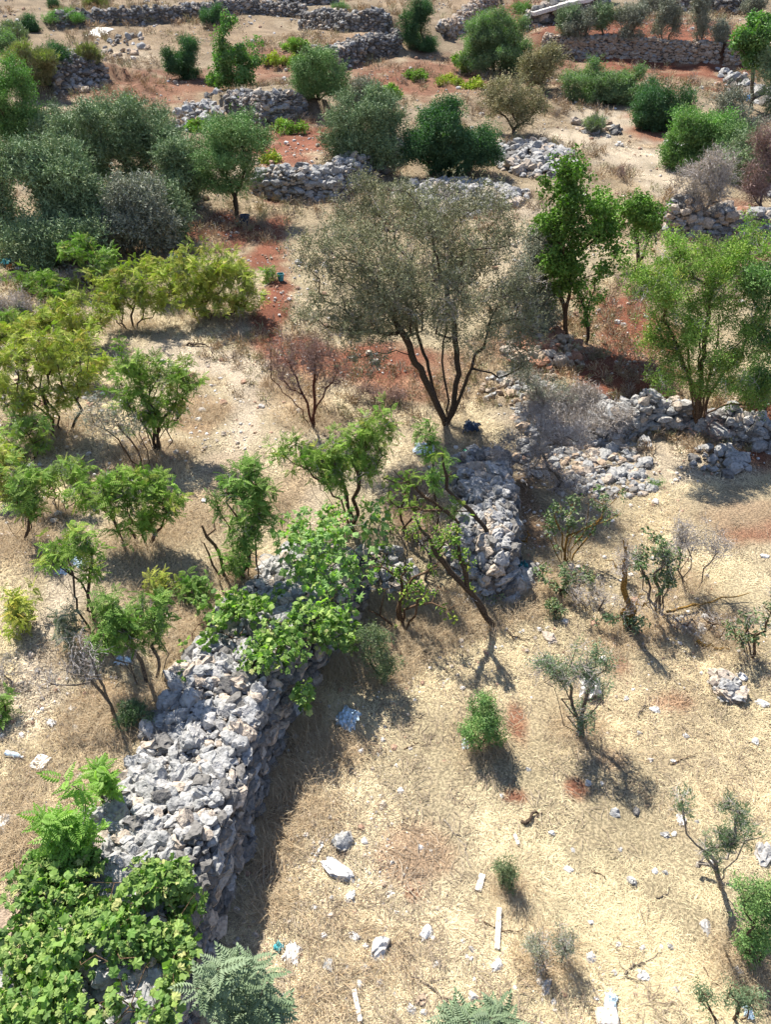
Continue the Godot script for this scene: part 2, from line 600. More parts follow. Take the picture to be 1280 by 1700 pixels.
func leafage(o: Node, called: String, kind: String, pal: Array, paths: Array, k: int, spread: float, size: float, m: Material, bare := 0.0, run := 0.3) -> void:
	var bins: Array = [[], [], []]
	var cols: Array = [PackedColorArray(), PackedColorArray(), PackedColorArray()]
	for path: Array in paths:
		var pts: PackedVector3Array = path[0]
		if rng.randf() < bare: continue
		var branch_tone := rng.randf_range(0.68, 1.28)
		for i in k:
			var togo := absf(rng.randfn()) * run
			var j := pts.size() - 1
			while j > 0 and togo > pts[j].distance_to(pts[j - 1]):
				togo -= pts[j].distance_to(pts[j - 1])
				j -= 1
			var p := pts[j] if j == 0 else pts[j].move_toward(pts[j - 1], togo)
			if j == 0: continue
			p += Vector3(rng.randfn(), rng.randfn() * 0.8, rng.randfn()) * spread * 0.55
			if p.y < 0.02: continue
			var b := Basis.from_euler(Vector3(rng.randfn() * 0.5, rng.randf() * TAU, rng.randfn() * 0.5)).scaled(Vector3.ONE * size * rng.randf_range(0.7, 1.3))
			var g := rng.randi() % 3
			bins[g].append(Transform3D(b, p))
			var c := pick(pal)
			cols[g].append(Color(c.r * branch_tone, c.g * branch_tone, c.b * branch_tone))
	for g in 3:
		if bins[g].size(): many(called, clumps[kind][g], m, o, bins[g], cols[g])

func plant(called: String, label: String, category: String, at: Vector2, blobs: Array, q: Dictionary) -> Node3D:
	rng.seed = hash(label) + int(q.get("seed", 0))
	var o := thing(called, label, category, on(at), q.get("group", ""))
	var tips := in_blobs(blobs, q.get("tips", 70))
	var paths := limbs(q.get("stems", []), tips, q.get("r", 0.006), q.get("direct", 0.35), q.get("wiggle", 0.35), q.get("seg", 0.22), q.get("thick", 1.0), q.get("multi", 0))
	part("trunk" if q.get("tree", false) else "branches", tubes(paths, q.get("sides", 5)), mats[q.get("bark", "bark_dark")], o)
	var kind: String = q.get("kind", "sumac")
	if q.get("k", 6) > 0:
		leafage(o, "crown" if q.get("tree", false) else "foliage" if kind != "twig" else "twigs", kind, LEAVES[q.get("pal", "sumac")], paths, q.get("k", 6), q.get("spread", 0.2), q.get("size", 1.0), mats["leaf_grey" if kind == "olive" else "leaf_dry" if kind == "twig" else "leaf"], q.get("bare", 0.0), q.get("run", 0.3))
	if q.has("twigs"):
		leafage(o, "twigs", "twig", LEAVES["twig"], paths, q.twigs, q.get("spread", 0.2), q.get("size", 1.0), mats.leaf_dry, 0.0, 0.5)
	return o

# a creeper or fig: every leaf a blade of its own, the largest as parts
func creeper(called: String, label: String, category: String, at: Vector2, blobs: Array, q: Dictionary) -> void:
	rng.seed = hash(label)
	var o := thing(called, label, category, on(at))
	var tips := in_blobs(blobs, q.get("tips", 60))
	var paths := limbs(q.get("stems", []), tips, q.get("r", 0.004), q.get("direct", 0.15), 0.4, 0.18, 1.0)
	part("stem", tubes(paths, 5), mats[q.get("bark", "bark_brown")], o)
	var leaf_meshes: Array = []
	for i in 3: leaf_meshes.append(lobed_leaf(1.0, [5, 3, 5][i], q.get("depth", 0.25) * [1.0, 0.8, 1.3][i]))
	var pal: Array = LEAVES[q.get("pal", "vine")]
	var leaf_mats: Array = []
	for i in 7:
		var m: StandardMaterial3D = mats.leaf.duplicate()
		m.vertex_color_use_as_albedo = false
		m.albedo_color = pick(pal).linear_to_srgb()
		leaf_mats.append(m)
	var all: Array = []
	var count: int = q.get("leaves", 600)
	var size: float = q.get("leaf", 0.15)
	for i in count:
		var b: Array = blobs[0]
		var tot := 0.0
		for c: Array in blobs: tot += pow(c[3] * c[4] * c[5], 0.6667)
		var t := rng.randf() * tot
		for c: Array in blobs:
			b = c
			t -= pow(c[3] * c[4] * c[5], 0.6667)
			if t <= 0.0: break
		var d := around(rng)
		if d.y < 0.0 and rng.randf() < 0.6: d.y = -d.y
		var p := Vector3(b[0], b[1], b[2]) + d * Vector3(b[3], b[4], b[5]) * (rng.randf_range(0.45, 1.12))
		var y0 := ground(at.x + p.x, at.y + p.z) - o.position.y
		if p.y < y0 + 0.03: p.y = y0 + rng.randf_range(0.05, 0.2)
		if fields.get_noise_3d((at.x + p.x) * 9.0, p.y * 5.0, (at.y + p.z) * 9.0) < -0.22: continue
		var n := (d * 0.4 + Vector3(0, 0.6, 0.1) + around(rng) * 0.95).normalized()
		var f := (Vector3(d.x, -0.5, d.z) + around(rng) * 0.9)
		f = (f - n * f.dot(n)).normalized()
		var s := size * rng.randf_range(0.45, 1.35)
		var xf := Transform3D(Basis(n.cross(f) * s, n * s, f * s), p)
		all.append([s / (o.position + p).distance_to(EYE) * (1.0 + d.y * 0.4), xf])
	all.sort_custom(func(a, b): return a[0] > b[0])
	var rest: Array = []
	var cols := PackedColorArray()
	for i in all.size():
		if i < 300:
			part("leaf", leaf_meshes[rng.randi() % 3], leaf_mats[rng.randi() % 7], o, all[i][1])
		else:
			rest.append(all[i][1])
			cols.append(pick(pal))
	if rest.size(): many("leaves", leaf_meshes[0], mats.leaf, o, rest, cols)

# a young shoot whose long feathered leaves are parts of their own
func feather_plant(called: String, label: String, category: String, at: Vector2, blobs: Array, q: Dictionary) -> void:
	rng.seed = hash(label)
	var o := thing(called, label, category, on(at))
	var tips := in_blobs(blobs, q.get("tips", 16))
	var paths := limbs([], tips, 0.006, 0.6, 0.15, 0.2, 1.0)
	part("stem", tubes(paths, 5), mats[q.get("bark", "bark_grey")], o)
	var pal: Array = LEAVES[q.get("pal", "silver")]
	var meshes: Array = []
	for i in 4:
		var v := PackedVector3Array()
		frond(v, Vector3.ZERO, Vector3(0, 0, 1), Vector3.UP, 1.0, 7 + i % 2, 0.36, 0.15, 0.2 + 0.2 * i)
		meshes.append(flat(v))
	var ms: Array = []
	for i in 5:
		var m: StandardMaterial3D = mats.leaf_grey.duplicate() if q.get("pal", "silver") == "silver" else mats.leaf.duplicate()
		m.vertex_color_use_as_albedo = false
		m.albedo_color = pick(pal).linear_to_srgb()
		ms.append(m)
	var n := 0
	for path: Array in paths:
		var pts: PackedVector3Array = path[0]
		var turn := rng.randf() * TAU
		for i in q.get("k", 7):
			if n >= 300: break
			n += 1
			turn += 2.4 + rng.randfn() * 0.5
			var f := clampf(1.0 - i * 0.075, 0.08, 1.0) * (pts.size() - 1)
			var a := int(f)
			var p := pts[a].lerp(pts[mini(a + 1, pts.size() - 1)], f - a)
			var fwd := Vector3(cos(turn), 0.95 - i * 0.1 + rng.randfn() * 0.25, sin(turn)).normalized()
			var nn := (Vector3.UP + around(rng) * 0.3)
			nn = (nn - fwd * nn.dot(fwd)).normalized()
			var s: float = q.get("leaf", 0.32) * rng.randf_range(0.5, 1.25)
			part("leaf", meshes[rng.randi() % 4], ms[rng.randi() % 5], o, Transform3D(Basis(nn.cross(fwd) * s, nn * s, fwd * s), p))

# ---------------------------------------------------------------- stones and walls
func stone_basis(x: Vector3, y: Vector3, s: Vector3, loose: float) -> Basis:
	var z := x.cross(y).normalized()
	x = y.cross(z).normalized()
	var b := Basis(x, y.normalized(), z) * Basis.from_euler(Vector3(rng.randfn() * loose, rng.randfn() * loose * 1.3, rng.randfn() * loose))
	return b * Basis.from_scale(s)

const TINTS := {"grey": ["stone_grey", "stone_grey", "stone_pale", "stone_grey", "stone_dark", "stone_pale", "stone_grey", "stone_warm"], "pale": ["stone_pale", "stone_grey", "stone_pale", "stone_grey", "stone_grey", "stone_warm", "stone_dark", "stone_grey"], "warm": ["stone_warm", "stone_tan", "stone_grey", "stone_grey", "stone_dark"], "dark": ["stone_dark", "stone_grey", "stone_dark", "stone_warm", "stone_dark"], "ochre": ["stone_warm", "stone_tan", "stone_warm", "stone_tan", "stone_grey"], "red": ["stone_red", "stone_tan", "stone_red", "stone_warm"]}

func lay(o: Node3D, list: Array, look: String, most: int, fine: bool, face_shade := "") -> void:   # list: transforms in the wall's own axes
	var all: Array = []
	for xf: Transform3D in list:
		all.append([xf.basis.get_scale().length() / (o.position + xf.origin).distance_to(EYE), xf, faces.has(xf)])
	all.sort_custom(func(a, b): return a[0] > b[0])
	var face_names: Array = TINTS[face_shade if face_shade else look]
	var rest: Array = []
	var cols := PackedColorArray()
	for i in all.size():
		var names: Array = face_names if all[i][2] else TINTS[look]  # face stones take darker tints: shade painted into their colour
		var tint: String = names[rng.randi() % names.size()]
		if i < most:
			part("stone", fine_rocks[rng.randi() % fine_rocks.size()] if fine else rocks[rng.randi() % rocks.size()], mats[tint], o, all[i][1])
		else:
			rest.append(all[i][1])
			var c: Color = (mats[tint] as StandardMaterial3D).albedo_color.srgb_to_linear()
			cols.append(c * rng.randf_range(0.85, 1.15))
	if rest.size(): many("small_stones", rocks[3], mats.stone_tint, o, rest, cols)

# base line with the high ground on its left; lean is how far the face falls back over its height
func stone_wall(called: String, label: String, line: Array, hs: Array, thick: float, s: float, q: Dictionary) -> void:
	rng.seed = hash(label)
	var mid: Vector2 = line[line.size() / 2]
	var o := thing(called, label, "wall", on(mid), q.get("group", ""))
	var pts := PackedVector2Array()
	var hh := PackedFloat32Array()
	for i in line.size() - 1:
		var n := maxi(1, int((line[i + 1] - line[i]).length() / maxf(s * 1.2, 0.3)))
		for k in n:
			pts.append(line[i].lerp(line[i + 1], k / float(n)))
			hh.append(lerpf(hs[i], hs[i + 1], k / float(n)))
	pts.append(line[-1])
	hh.append(hs[-1])
	var lean: float = q.get("lean", 0.2)
	var drop: float = q.get("drop", 0.0)
	var ragged: float = q.get("ragged", 0.15)
	var core := PackedVector3Array()
	var rows: Array = []
	var list: Array = []
	for i in pts.size():
		var t := (pts[mini(i + 1, pts.size() - 1)] - pts[maxi(i - 1, 0)]).normalized()
		var left := Vector2(t.y, -t.x)
		var h := hh[i] * (1.0 + rng.randfn() * ragged)
		var th := thick * (1.0 + rng.randfn() * ragged * 0.4)
		var p := pts[i]
		var a := on(p, -0.25) - o.position
		var base_y := ground(p.x, p.y) - o.position.y
		var p2 := p + left * lean
		var p3 := p + left * (lean + th)
		var p4 := p + left * (lean * 1.6 + th + 0.1)
		rows.append([a, Vector3(p2.x - o.position.x, base_y + h, p2.y - o.position.z), Vector3(p3.x - o.position.x, maxf(base_y + h - drop, ground(p3.x, p3.y) - o.position.y + 0.02), p3.y - o.position.z), on(p4, -0.25) - o.position, t])
	for i in rows.size() - 1:
		var r0: Array = rows[i]
		var r1: Array = rows[i + 1]
		for k in 3:
			quad(core, r0[k], r0[k + 1], r1[k + 1], r1[k])
	var first: Array = rows[0]
	var last: Array = rows[-1]
	quad(core, first[0], first[1], first[2], first[3])
	quad(core, last[0], last[1], last[2], last[3])
	part("rubble_core", flat(core), mats[q.get("core", "core")], o)
	for i in rows.size() - 1:
		var r0: Array = rows[i]
		var r1: Array = rows[i + 1]
		for k in 3:
			if k == 2 and not q.get("back", false): continue
			var e0: Vector3 = r1[k] - r0[k]
			var e1: Vector3 = r0[k + 1] - r0[k]
			var n := e0.cross(e1).normalized()
			if k == 1 and n.y < 0.0: n = -n
			var step := s * (0.80 if k == 1 else 0.95)
			var across := maxi(1, int(roundf(e1.length() / (step * 0.85))))
			var along := maxi(1, int(roundf(e0.length() / step)))
			for u in along:
				for w in across:
					var fu := (u + rng.randf_range(0.15, 0.85)) / along
					var fw := (w + rng.randf_range(0.2, 0.8)) / across
					var p: Vector3 = (r0[k] as Vector3).lerp(r1[k], fu).lerp((r0[k + 1] as Vector3).lerp(r1[k + 1], fu), fw)
					var big: float = s * clampf(exp(rng.randfn() * q.get("vary", 0.38)), 0.5, 2.1)
					var d := Vector3(big * rng.randf_range(0.85, 1.35), big * rng.randf_range(0.55, 0.9), big * rng.randf_range(0.75, 1.1))
					var b: Basis
					if k == 1:
						b = Basis(Vector3.UP, rng.randf() * TAU) * stone_basis(Vector3.RIGHT, Vector3.UP, d, 0.5)
						p.y += big * rng.randf_range(0.1, 0.42)
					else:
						b = stone_basis(e0.normalized(), (e1.normalized() + Vector3.UP).normalized(), d, 0.16)
						p -= (Vector3(e0.z, 0, -e0.x).normalized() if k == 0 else Vector3(-e0.z, 0, e0.x).normalized()) * big * rng.randf_range(0.02, 0.28)
					var xf := Transform3D(b, p)
					list.append(xf)
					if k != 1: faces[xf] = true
	for end: Array in [first, last]:
		var m := int((end[1] as Vector3).distance_to(end[2]) / (s * 0.8)) * maxi(1, int((end[0] as Vector3).distance_to(end[1]) / s))
		for i in m:
			var p: Vector3 = (end[0] as Vector3).lerp(end[1], rng.randf()).lerp((end[3] as Vector3).lerp(end[2], rng.randf()), rng.randf())
			list.append(Transform3D(stone_basis(Vector3.RIGHT, Vector3.UP, Vector3(1.2, 0.8, 1.0) * s * rng.randf_range(0.7, 1.4), 0.4), p))
	lay(o, list, q.get("look", "grey"), q.get("most", 300), q.get("fine", false), q.get("face_shade", ""))

func heap(called: String, label: String, at: Vector2, r: Vector2, h: float, s: float, count: int, q: Dictionary) -> void:
	rng.seed = hash(label)
	var o := thing(called, label, q.get("category", "stone heap"), on(at), q.get("group", ""))
	var list: Array = []
	for i in count:
		var d := Vector2.from_angle(rng.randf() * TAU) * sqrt(rng.randf())
		var p := at + (d * r).rotated(q.get("turn", 0.0))
		var lift := h * (1.0 - d.length_squared()) * (0.75 + 0.25 * rng.randf())
		var big := s * clampf(exp(rng.randfn() * 0.4), 0.5, 2.2)
		list.append(Transform3D(Basis(Vector3.UP, rng.randf() * TAU) * stone_basis(Vector3.RIGHT, Vector3.UP, Vector3(big * 1.15, big * 0.7, big), 0.4), on(p, lift + big * 0.1) - o.position))
	if h > 0.3:
		var v := PackedVector3Array()
		for i in 14:
			var a0 := TAU * i / 14
			var a1 := TAU * (i + 1) / 14
			for k in 4:
				var ring := func(a: float, f: float) -> Vector3:
					var p := at + (Vector2.from_angle(a) * r * f).rotated(q.get("turn", 0.0))
					return on(p, h * (1.0 - f * f) * 0.8 - (0.2 if f > 0.95 else 0.02)) - o.position
				quad(v, ring.call(a0, k / 4.0), ring.call(a0, (k + 1) / 4.0), ring.call(a1, (k + 1) / 4.0), ring.call(a1, k / 4.0))
		part("rubble_core", flat(v), mats.core, o)
	lay(o, list, q.get("look", "grey"), q.get("most", 300), q.get("fine", false))

func rock(label: String, at: Vector2, size: Vector3, tint := "stone_white", group := "", turn := -1.0) -> void:
	rng.seed = hash(label) + int(at.x * 100.0) * 31 + int(at.y * 100.0)
	var b := Basis(Vector3.UP, rng.randf() * TAU if turn < 0.0 else turn) * Basis.from_euler(Vector3(rng.randfn() * 0.15, 0, rng.randfn() * 0.15)) * Basis.from_scale(size)
	var o := part("stone", fine_rocks[rng.randi() % fine_rocks.size()], mats[tint], self, Transform3D(b, on(at, size.y * 0.1)))
	tag(o, label, "stone", group)

# ---------------------------------------------------------------- sticks, litter
func branch(called: String, label: String, pts: Array, r: float, bark: String, category := "branch", group := "") -> void:
	rng.seed = hash(label)
	var paths: Array = []
	var o: Node3D
	for k in pts.size():
		var line: Array = pts[k]
		var p := PackedVector3Array()
		var rad := PackedFloat32Array()
		for i in line.size() - 1:
			var a: Vector3 = line[i]
			var b: Vector3 = line[i + 1]
			for j in 4:
				var q := a.lerp(b, j / 4.0)
				p.append(Vector3(q.x, ground(q.x, q.z) + q.y + r * 0.6, q.z) + around(rng) * r * 1.2)
				rad.append(r * (1.0 if k == 0 else 0.6) * (1.0 - 0.65 * (i + j / 4.0) / (line.size() - 1)))
		var e: Vector3 = line[-1]
		p.append(Vector3(e.x, ground(e.x, e.z) + e.y + r * 0.5, e.z))
		rad.append(r * 0.25)
		if k == 0:
			o = thing(called, label, category, p[0], group)
		for i in p.size(): p[i] -= o.position
		part("limb" if k == 0 else "twig", tubes([[p, rad]], 6), mats[bark], o)

func chamfered(s: Vector3, c: float) -> ArrayMesh:
	var v := PackedVector3Array()
	var h := s * 0.5
	var corner := func(sx: float, sy: float, sz: float, ax: int) -> Vector3:
		var p := Vector3(sx * h.x, sy * h.y, sz * h.z)
		for k in 3:
			if k != ax: p[k] -= signf(p[k]) * c
		return p
	for ax in 3:
		for sg in [-1.0, 1.0]:
			var q: Array = []
			for ij in [[-1, -1], [1, -1], [1, 1], [-1, 1]]:
				var sv := Vector3.ZERO
				sv[ax] = sg
				sv[(ax + 1) % 3] = ij[0]
				sv[(ax + 2) % 3] = ij[1]
				q.append(corner.call(sv.x, sv.y, sv.z, ax))
			if sg > 0: q.reverse()
			quad(v, q[0], q[1], q[2], q[3])
	for ax in 3:
		var b := (ax + 1) % 3
		var c2 := (ax + 2) % 3
		for s1 in [-1.0, 1.0]:
			for s2 in [-1.0, 1.0]:
				var q: Array = []
				for ends in [[-1.0, b], [1.0, b], [1.0, c2], [-1.0, c2]]:
					var sv := Vector3.ZERO
					sv[ax] = ends[0]
					sv[b] = s1
					sv[c2] = s2
					q.append(corner.call(sv.x, sv.y, sv.z, ends[1]))
				if s1 * s2 < 0: q.reverse()
				quad(v, q[0], q[1], q[2], q[3])
	for sx in [-1.0, 1.0]:
		for sy in [-1.0, 1.0]:
			for sz in [-1.0, 1.0]:
				var a: Vector3 = corner.call(sx, sy, sz, 0)
				var b: Vector3 = corner.call(sx, sy, sz, 1)
				var d: Vector3 = corner.call(sx, sy, sz, 2)
				v.append_array([a, d, b] if sx * sy * sz > 0 else [a, b, d])
	return flat(v)

func board(called: String, label: String, category: String, at: Vector2, s: Vector3, turn: float, m: String, tilt := 0.08, group := "") -> Node3D:
	var o := part(called, chamfered(s, minf(s.y, minf(s.x, s.z)) * 0.15), mats[m], self, Transform3D(Basis(Vector3.UP, turn) * Basis(Vector3.RIGHT, tilt), on(at, s.y * 0.5 + 0.03)))
	tag(o, label, category, group)
	return o

func crumpled(called: String, label: String, category: String, at: Vector2, w: float, l: float, high: float, m: String, turn := 0.0, group := "") -> void:
	rng.seed = hash(label)
	var n := noise(FastNoiseLite.TYPE_SIMPLEX, 1.0, 3, rng.randi() % 1000)
	var k := 11
	var g: Array = []
	for i in k:
		for j in k:
			var u := Vector2(i / (k - 1.0) - 0.5, j / (k - 1.0) - 0.5)
			u *= 1.0 + 0.35 * n.get_noise_2d(u.x * 3.0 + 9.0, u.y * 3.0)
			var p := at + Vector2(u.x * w, u.y * l).rotated(turn)
			var edge := 1.0 - pow(2.0 * maxf(absf(u.x), absf(u.y)), 2.0)
			var y := high * (0.25 + 0.9 * absf(n.get_noise_2d(u.x * 5.0, u.y * 5.0)) + 0.5 * edge) + 0.015
			g.append(on(p, maxf(y, 0.02)))
	var o_at := on(at)
	var v := PackedVector3Array()
	for i in k - 1:
		for j in k - 1:
			quad(v, g[i * k + j] - o_at, g[i * k + j + 1] - o_at, g[(i + 1) * k + j + 1] - o_at, g[(i + 1) * k + j] - o_at)
	var o := part(called, flat(v), mats[m], self, Transform3D(Basis(), o_at))
	tag(o, label, category, group)

func slabs(called: String, label: String, line: Array, w: float, h: float, lift: float) -> void:
	var o := thing(called, label, "concrete wall", on(line[0]))
	for i in line.size() - 1:
		var n := maxi(1, int((line[i + 1] - line[i]).length() / 3.0))
		for k in n:
			var a := on(line[i].lerp(line[i + 1], k / float(n)), lift) - o.position
			var b := on(line[i].lerp(line[i + 1], (k + 1) / float(n)), lift) - o.position
			var d := b - a
			part("slab", chamfered(Vector3(w, h, d.length() - 0.03), 0.03), mats.concrete, o, Transform3D(Basis.looking_at(d, Vector3.UP), (a + b) * 0.5))

func lathe(profile: Array, sides := 18) -> ArrayMesh:
	var v := PackedVector3Array()
	for i in profile.size() - 1:
		for k in sides:
			var a := TAU * k / sides
			var b := TAU * (k + 1) / sides
			var p: Vector2 = profile[i]
			var q: Vector2 = profile[i + 1]
			quad(v, Vector3(cos(a) * p.x, p.y, sin(a) * p.x), Vector3(cos(a) * q.x, q.y, sin(a) * q.x), Vector3(cos(b) * q.x, q.y, sin(b) * q.x), Vector3(cos(b) * p.x, p.y, sin(b) * p.x))
	return flat(v)

func bucket(label: String, at: Vector2, s: float, m: String) -> void:
	var o := thing("bucket", label, "bucket", on(at))
	part("body", lathe([Vector2(0.0, 0.02), Vector2(0.36, 0.02), Vector2(0.46, 0.9), Vector2(0.5, 0.92), Vector2(0.5, 1.0), Vector2(0.44, 1.0), Vector2(0.35, 0.1), Vector2(0.0, 0.08)].map(func(p): return p * s)), mats[m], o)
	var p := PackedVector3Array()
	var r := PackedFloat32Array()
	for i in 11:
		var a := PI * i / 10.0
		p.append(Vector3(cos(a) * 0.5, 0.94 + sin(a) * 0.12, sin(a) * 0.5) * s)
		r.append(0.015 * s)
	part("handle", tubes([[p, r]], 5), mats.bark_grey, o)

func bottle(label: String, at: Vector2, s: float, m: String, turn: float) -> void:
	var o := thing("bottle", label, "bottle", on(at, 0.12 * s))
	o.basis = Basis(Vector3.UP, turn) * Basis(Vector3.RIGHT, PI / 2)
	part("body", lathe([Vector2(0, 0), Vector2(0.13, 0), Vector2(0.14, 0.03), Vector2(0.14, 0.6), Vector2(0.05, 0.85), Vector2(0.05, 0.95), Vector2(0, 0.95)].map(func(p): return p * s), 14), mats[m], o)
	part("cap", lathe([Vector2(0, 0.93), Vector2(0.06, 0.93), Vector2(0.06, 1.02), Vector2(0, 1.02)].map(func(p): return p * s), 12), mats.board_white, o)

# ---------------------------------------------------------------- ground cover
func land() -> void:
	var rows := 560
	var cols := 300
	var v := PackedVector3Array()
	var uv := PackedVector2Array()
	var c := PackedColorArray()
	var idx := PackedInt32Array()
	for i in rows + 1:
		var d := 1.2 * pow(400.0 / 1.2, i / float(rows)) - 3.5
		for j in cols + 1:
			var x := (j / float(cols) - 0.5) * 2.0 * (maxf(d, 0.0) * 0.72 + 7.0 + sst(100.0, 300.0, d) * 200.0)
			var z := -d
			var k := cover(x, z) if d < 130.0 else Color(0.36, 0.27, 0.15)
			var rough := 0.0
			if d < 130.0: rough = fields.get_noise_2d(x * 6.0, z * 6.0) * 0.05 + fields.get_noise_2d(x * 1.7 + 70.0, z * 1.7) * 0.08
			v.append(Vector3(x, ground(x, z) + rough, z))
			uv.append(Vector2(x, z) / 2.3)
			c.append(Color(k.r, k.g, k.b))
	for i in rows:
		for j in cols:
			var a := i * (cols + 1) + j
			idx.append_array([a, a + cols + 1, a + 1, a + 1, a + cols + 1, a + cols + 2])
	var st := SurfaceTool.new()
	var arr := []
	arr.resize(Mesh.ARRAY_MAX)
	arr[Mesh.ARRAY_VERTEX] = v
	arr[Mesh.ARRAY_TEX_UV] = uv
	arr[Mesh.ARRAY_COLOR] = c
	arr[Mesh.ARRAY_INDEX] = idx
	var raw := ArrayMesh.new()
	raw.add_surface_from_arrays(Mesh.PRIMITIVE_TRIANGLES, arr)
	st.create_from(raw, 0)
	st.generate_normals()
	st.generate_tangents()
	var o := part("ground", st.commit(), mats.ground, self)
	tag(o, "dry terraced hillside of straw coloured grass and red soil", "ground", "", "structure")

func tuft(r: RandomNumberGenerator, n: int, l: float, w: float, flatness: float) -> ArrayMesh:
	var v := PackedVector3Array()
	for i in n:
		var p := Vector3(r.randfn() * l * 0.55, 0, r.randfn() * l * 0.55)
		var a := r.randf() * TAU
		var d := Vector3(cos(a) * flatness, r.randf_range(0.12, 1.0), sin(a) * flatness).normalized()
		var s := d.cross(Vector3.UP).normalized() * w * 0.5
		var ll := l * r.randf_range(0.5, 1.2)
		var m := p + d * ll * 0.55
		var tip := m + (d + Vector3(cos(a), -0.35, sin(a)) * 0.5).normalized() * ll * 0.5
		tip.y = maxf(tip.y, 0.004)
		v.append_array([p - s, p + s, m + s * 0.7, p - s, m + s * 0.7, m - s * 0.7, m - s * 0.7, m + s * 0.7, tip])
	return flat(v)

func grass() -> void:
	var r := RandomNumberGenerator.new()
	r.seed = 5150
	for kind in 3:
		var xfs: Array = []
		var cols := PackedColorArray()
		var mesh := tuft(r, 14, 0.11, 0.0065, [1.6, 1.0, 2.4][kind])
		for i in 42000:
			var d := 3.2 * pow(70.0 / 3.2, r.randf())
			var x := r.randf_range(-1, 1) * (d * 0.62 + 2.2)
			var c := cover(x, -d)
			if r.randf() > c.a * (0.6 + 0.9 * fields.get_noise_2d(x * 2.0 + 3.0, d * 2.0)) : continue
			var s := r.randf_range(0.6, 1.25) * (1.0 + d * 0.022)
			var b := Basis(Vector3.UP, r.randf() * TAU).scaled(Vector3(s, s * r.randf_range(0.5, 1.1), s))
			xfs.append(Transform3D(b, Vector3(x, ground(x, -d) - 0.005, -d)))
			var l := r.randf_range(0.75, 1.45)
			cols.append(Color(c.r * l * 1.12, c.g * l * 1.1, c.b * l * 1.04))
		var o := many("dry_grass", mesh, mats.straw, self, xfs, cols)
		tag(o, ["short matted straw covering the whole dry slope", "short upright straw covering the whole dry slope", "flattened loose straw covering the whole dry slope"][kind], "grass", "", "stuff")

func tall_grass(spots: Array) -> void:
	var r := RandomNumberGenerator.new()
	r.seed = 99
	var mesh := tuft(r, 16, 0.34, 0.007, 0.5)
	var xfs: Array = []
	var cols := PackedColorArray()
	for q: Array in spots:
		for i in q[2]:
			var d: Vector2 = Vector2.from_angle(r.randf() * TAU) * sqrt(r.randf()) * q[1]
			var p: Vector2 = q[0] + d * Vector2(1, 0.8)
			var s := r.randf_range(0.45, 1.1)
			xfs.append(Transform3D(Basis(Vector3.UP, r.randf() * TAU).scaled(Vector3(s, s, s)), on(p, -0.01)))
			var c: Color = Color(0.38, 0.265, 0.15).lerp(Color(0.50, 0.41, 0.27), r.randf()) * r.randf_range(0.7, 1.2)
			cols.append(c)
	for i in 26000:
		var dd := 6.0 * pow(95.0 / 6.0, r.randf())
		var x := r.randf_range(-1, 1) * (dd * 0.62 + 2.0)
		var c := cover(x, -dd)
		var w := fields.get_noise_2d(x * 1.1 + 200.0, dd * 1.1)
		if w < 0.05 + r.randf() * 0.3 or r.randf() > c.a or (x > -1.0 and dd < 12.0 and r.randf() < 0.85): continue
		var s := r.randf_range(0.4, 0.9) * (1.0 + dd * 0.012)
		xfs.append(Transform3D(Basis(Vector3.UP, r.randf() * TAU).scaled(Vector3(s, s * 0.9, s)), Vector3(x, ground(x, -dd), -dd)))
		cols.append(Color(0.36, 0.25, 0.14).lerp(Color(0.48, 0.40, 0.27), r.randf()) * r.randf_range(0.7, 1.15))
	var o := many("tall_dry_grass", mesh, mats.straw, self, xfs, cols)
	tag(o, "tall rust brown dead grass around the shrubs and along the wall foot", "grass", "", "stuff")

func gravel() -> void:
	var r := RandomNumberGenerator.new()
	r.seed = 61
	var xfs: Array = []
	var cols := PackedColorArray()
	for i in 45000:
		var d := 3.2 * pow(95.0 / 3.2, r.randf())
		var x := r.randf_range(-1, 1) * (d * 0.6 + 2.0)
		var bed := fields.get_noise_2d(x * 1.3 - 20.0, d * 1.3)
		if r.randf() > 0.12 + bed * 1.7 + 0.25 * sst(10.0, 16.0, d): continue
		var s := clampf(exp(r.randfn() * 0.6) * 0.022, 0.01, 0.11) * (1.0 + d * 0.03) * (0.8 if d < 10.0 else 1.15)
		xfs.append(Transform3D(Basis.from_euler(Vector3(r.randfn() * 0.3, r.randf() * TAU, r.randfn() * 0.3)) * Basis.from_scale(Vector3(s * 1.2, s * 0.7, s)), Vector3(x, ground(x, -d) + s * 0.15, -d)))
		var c: Color = [Color(0.72, 0.70, 0.66), Color(0.55, 0.47, 0.38), Color(0.42, 0.27, 0.19), Color(0.6, 0.57, 0.52)][r.randi() % 4]
		cols.append(c * r.randf_range(0.8, 1.15))
	var o := many("gravel", rocks[1], mats.stone_tint, self, xfs, cols)
	tag(o, "small pale stones strewn all over the slope", "gravel", "", "stuff")

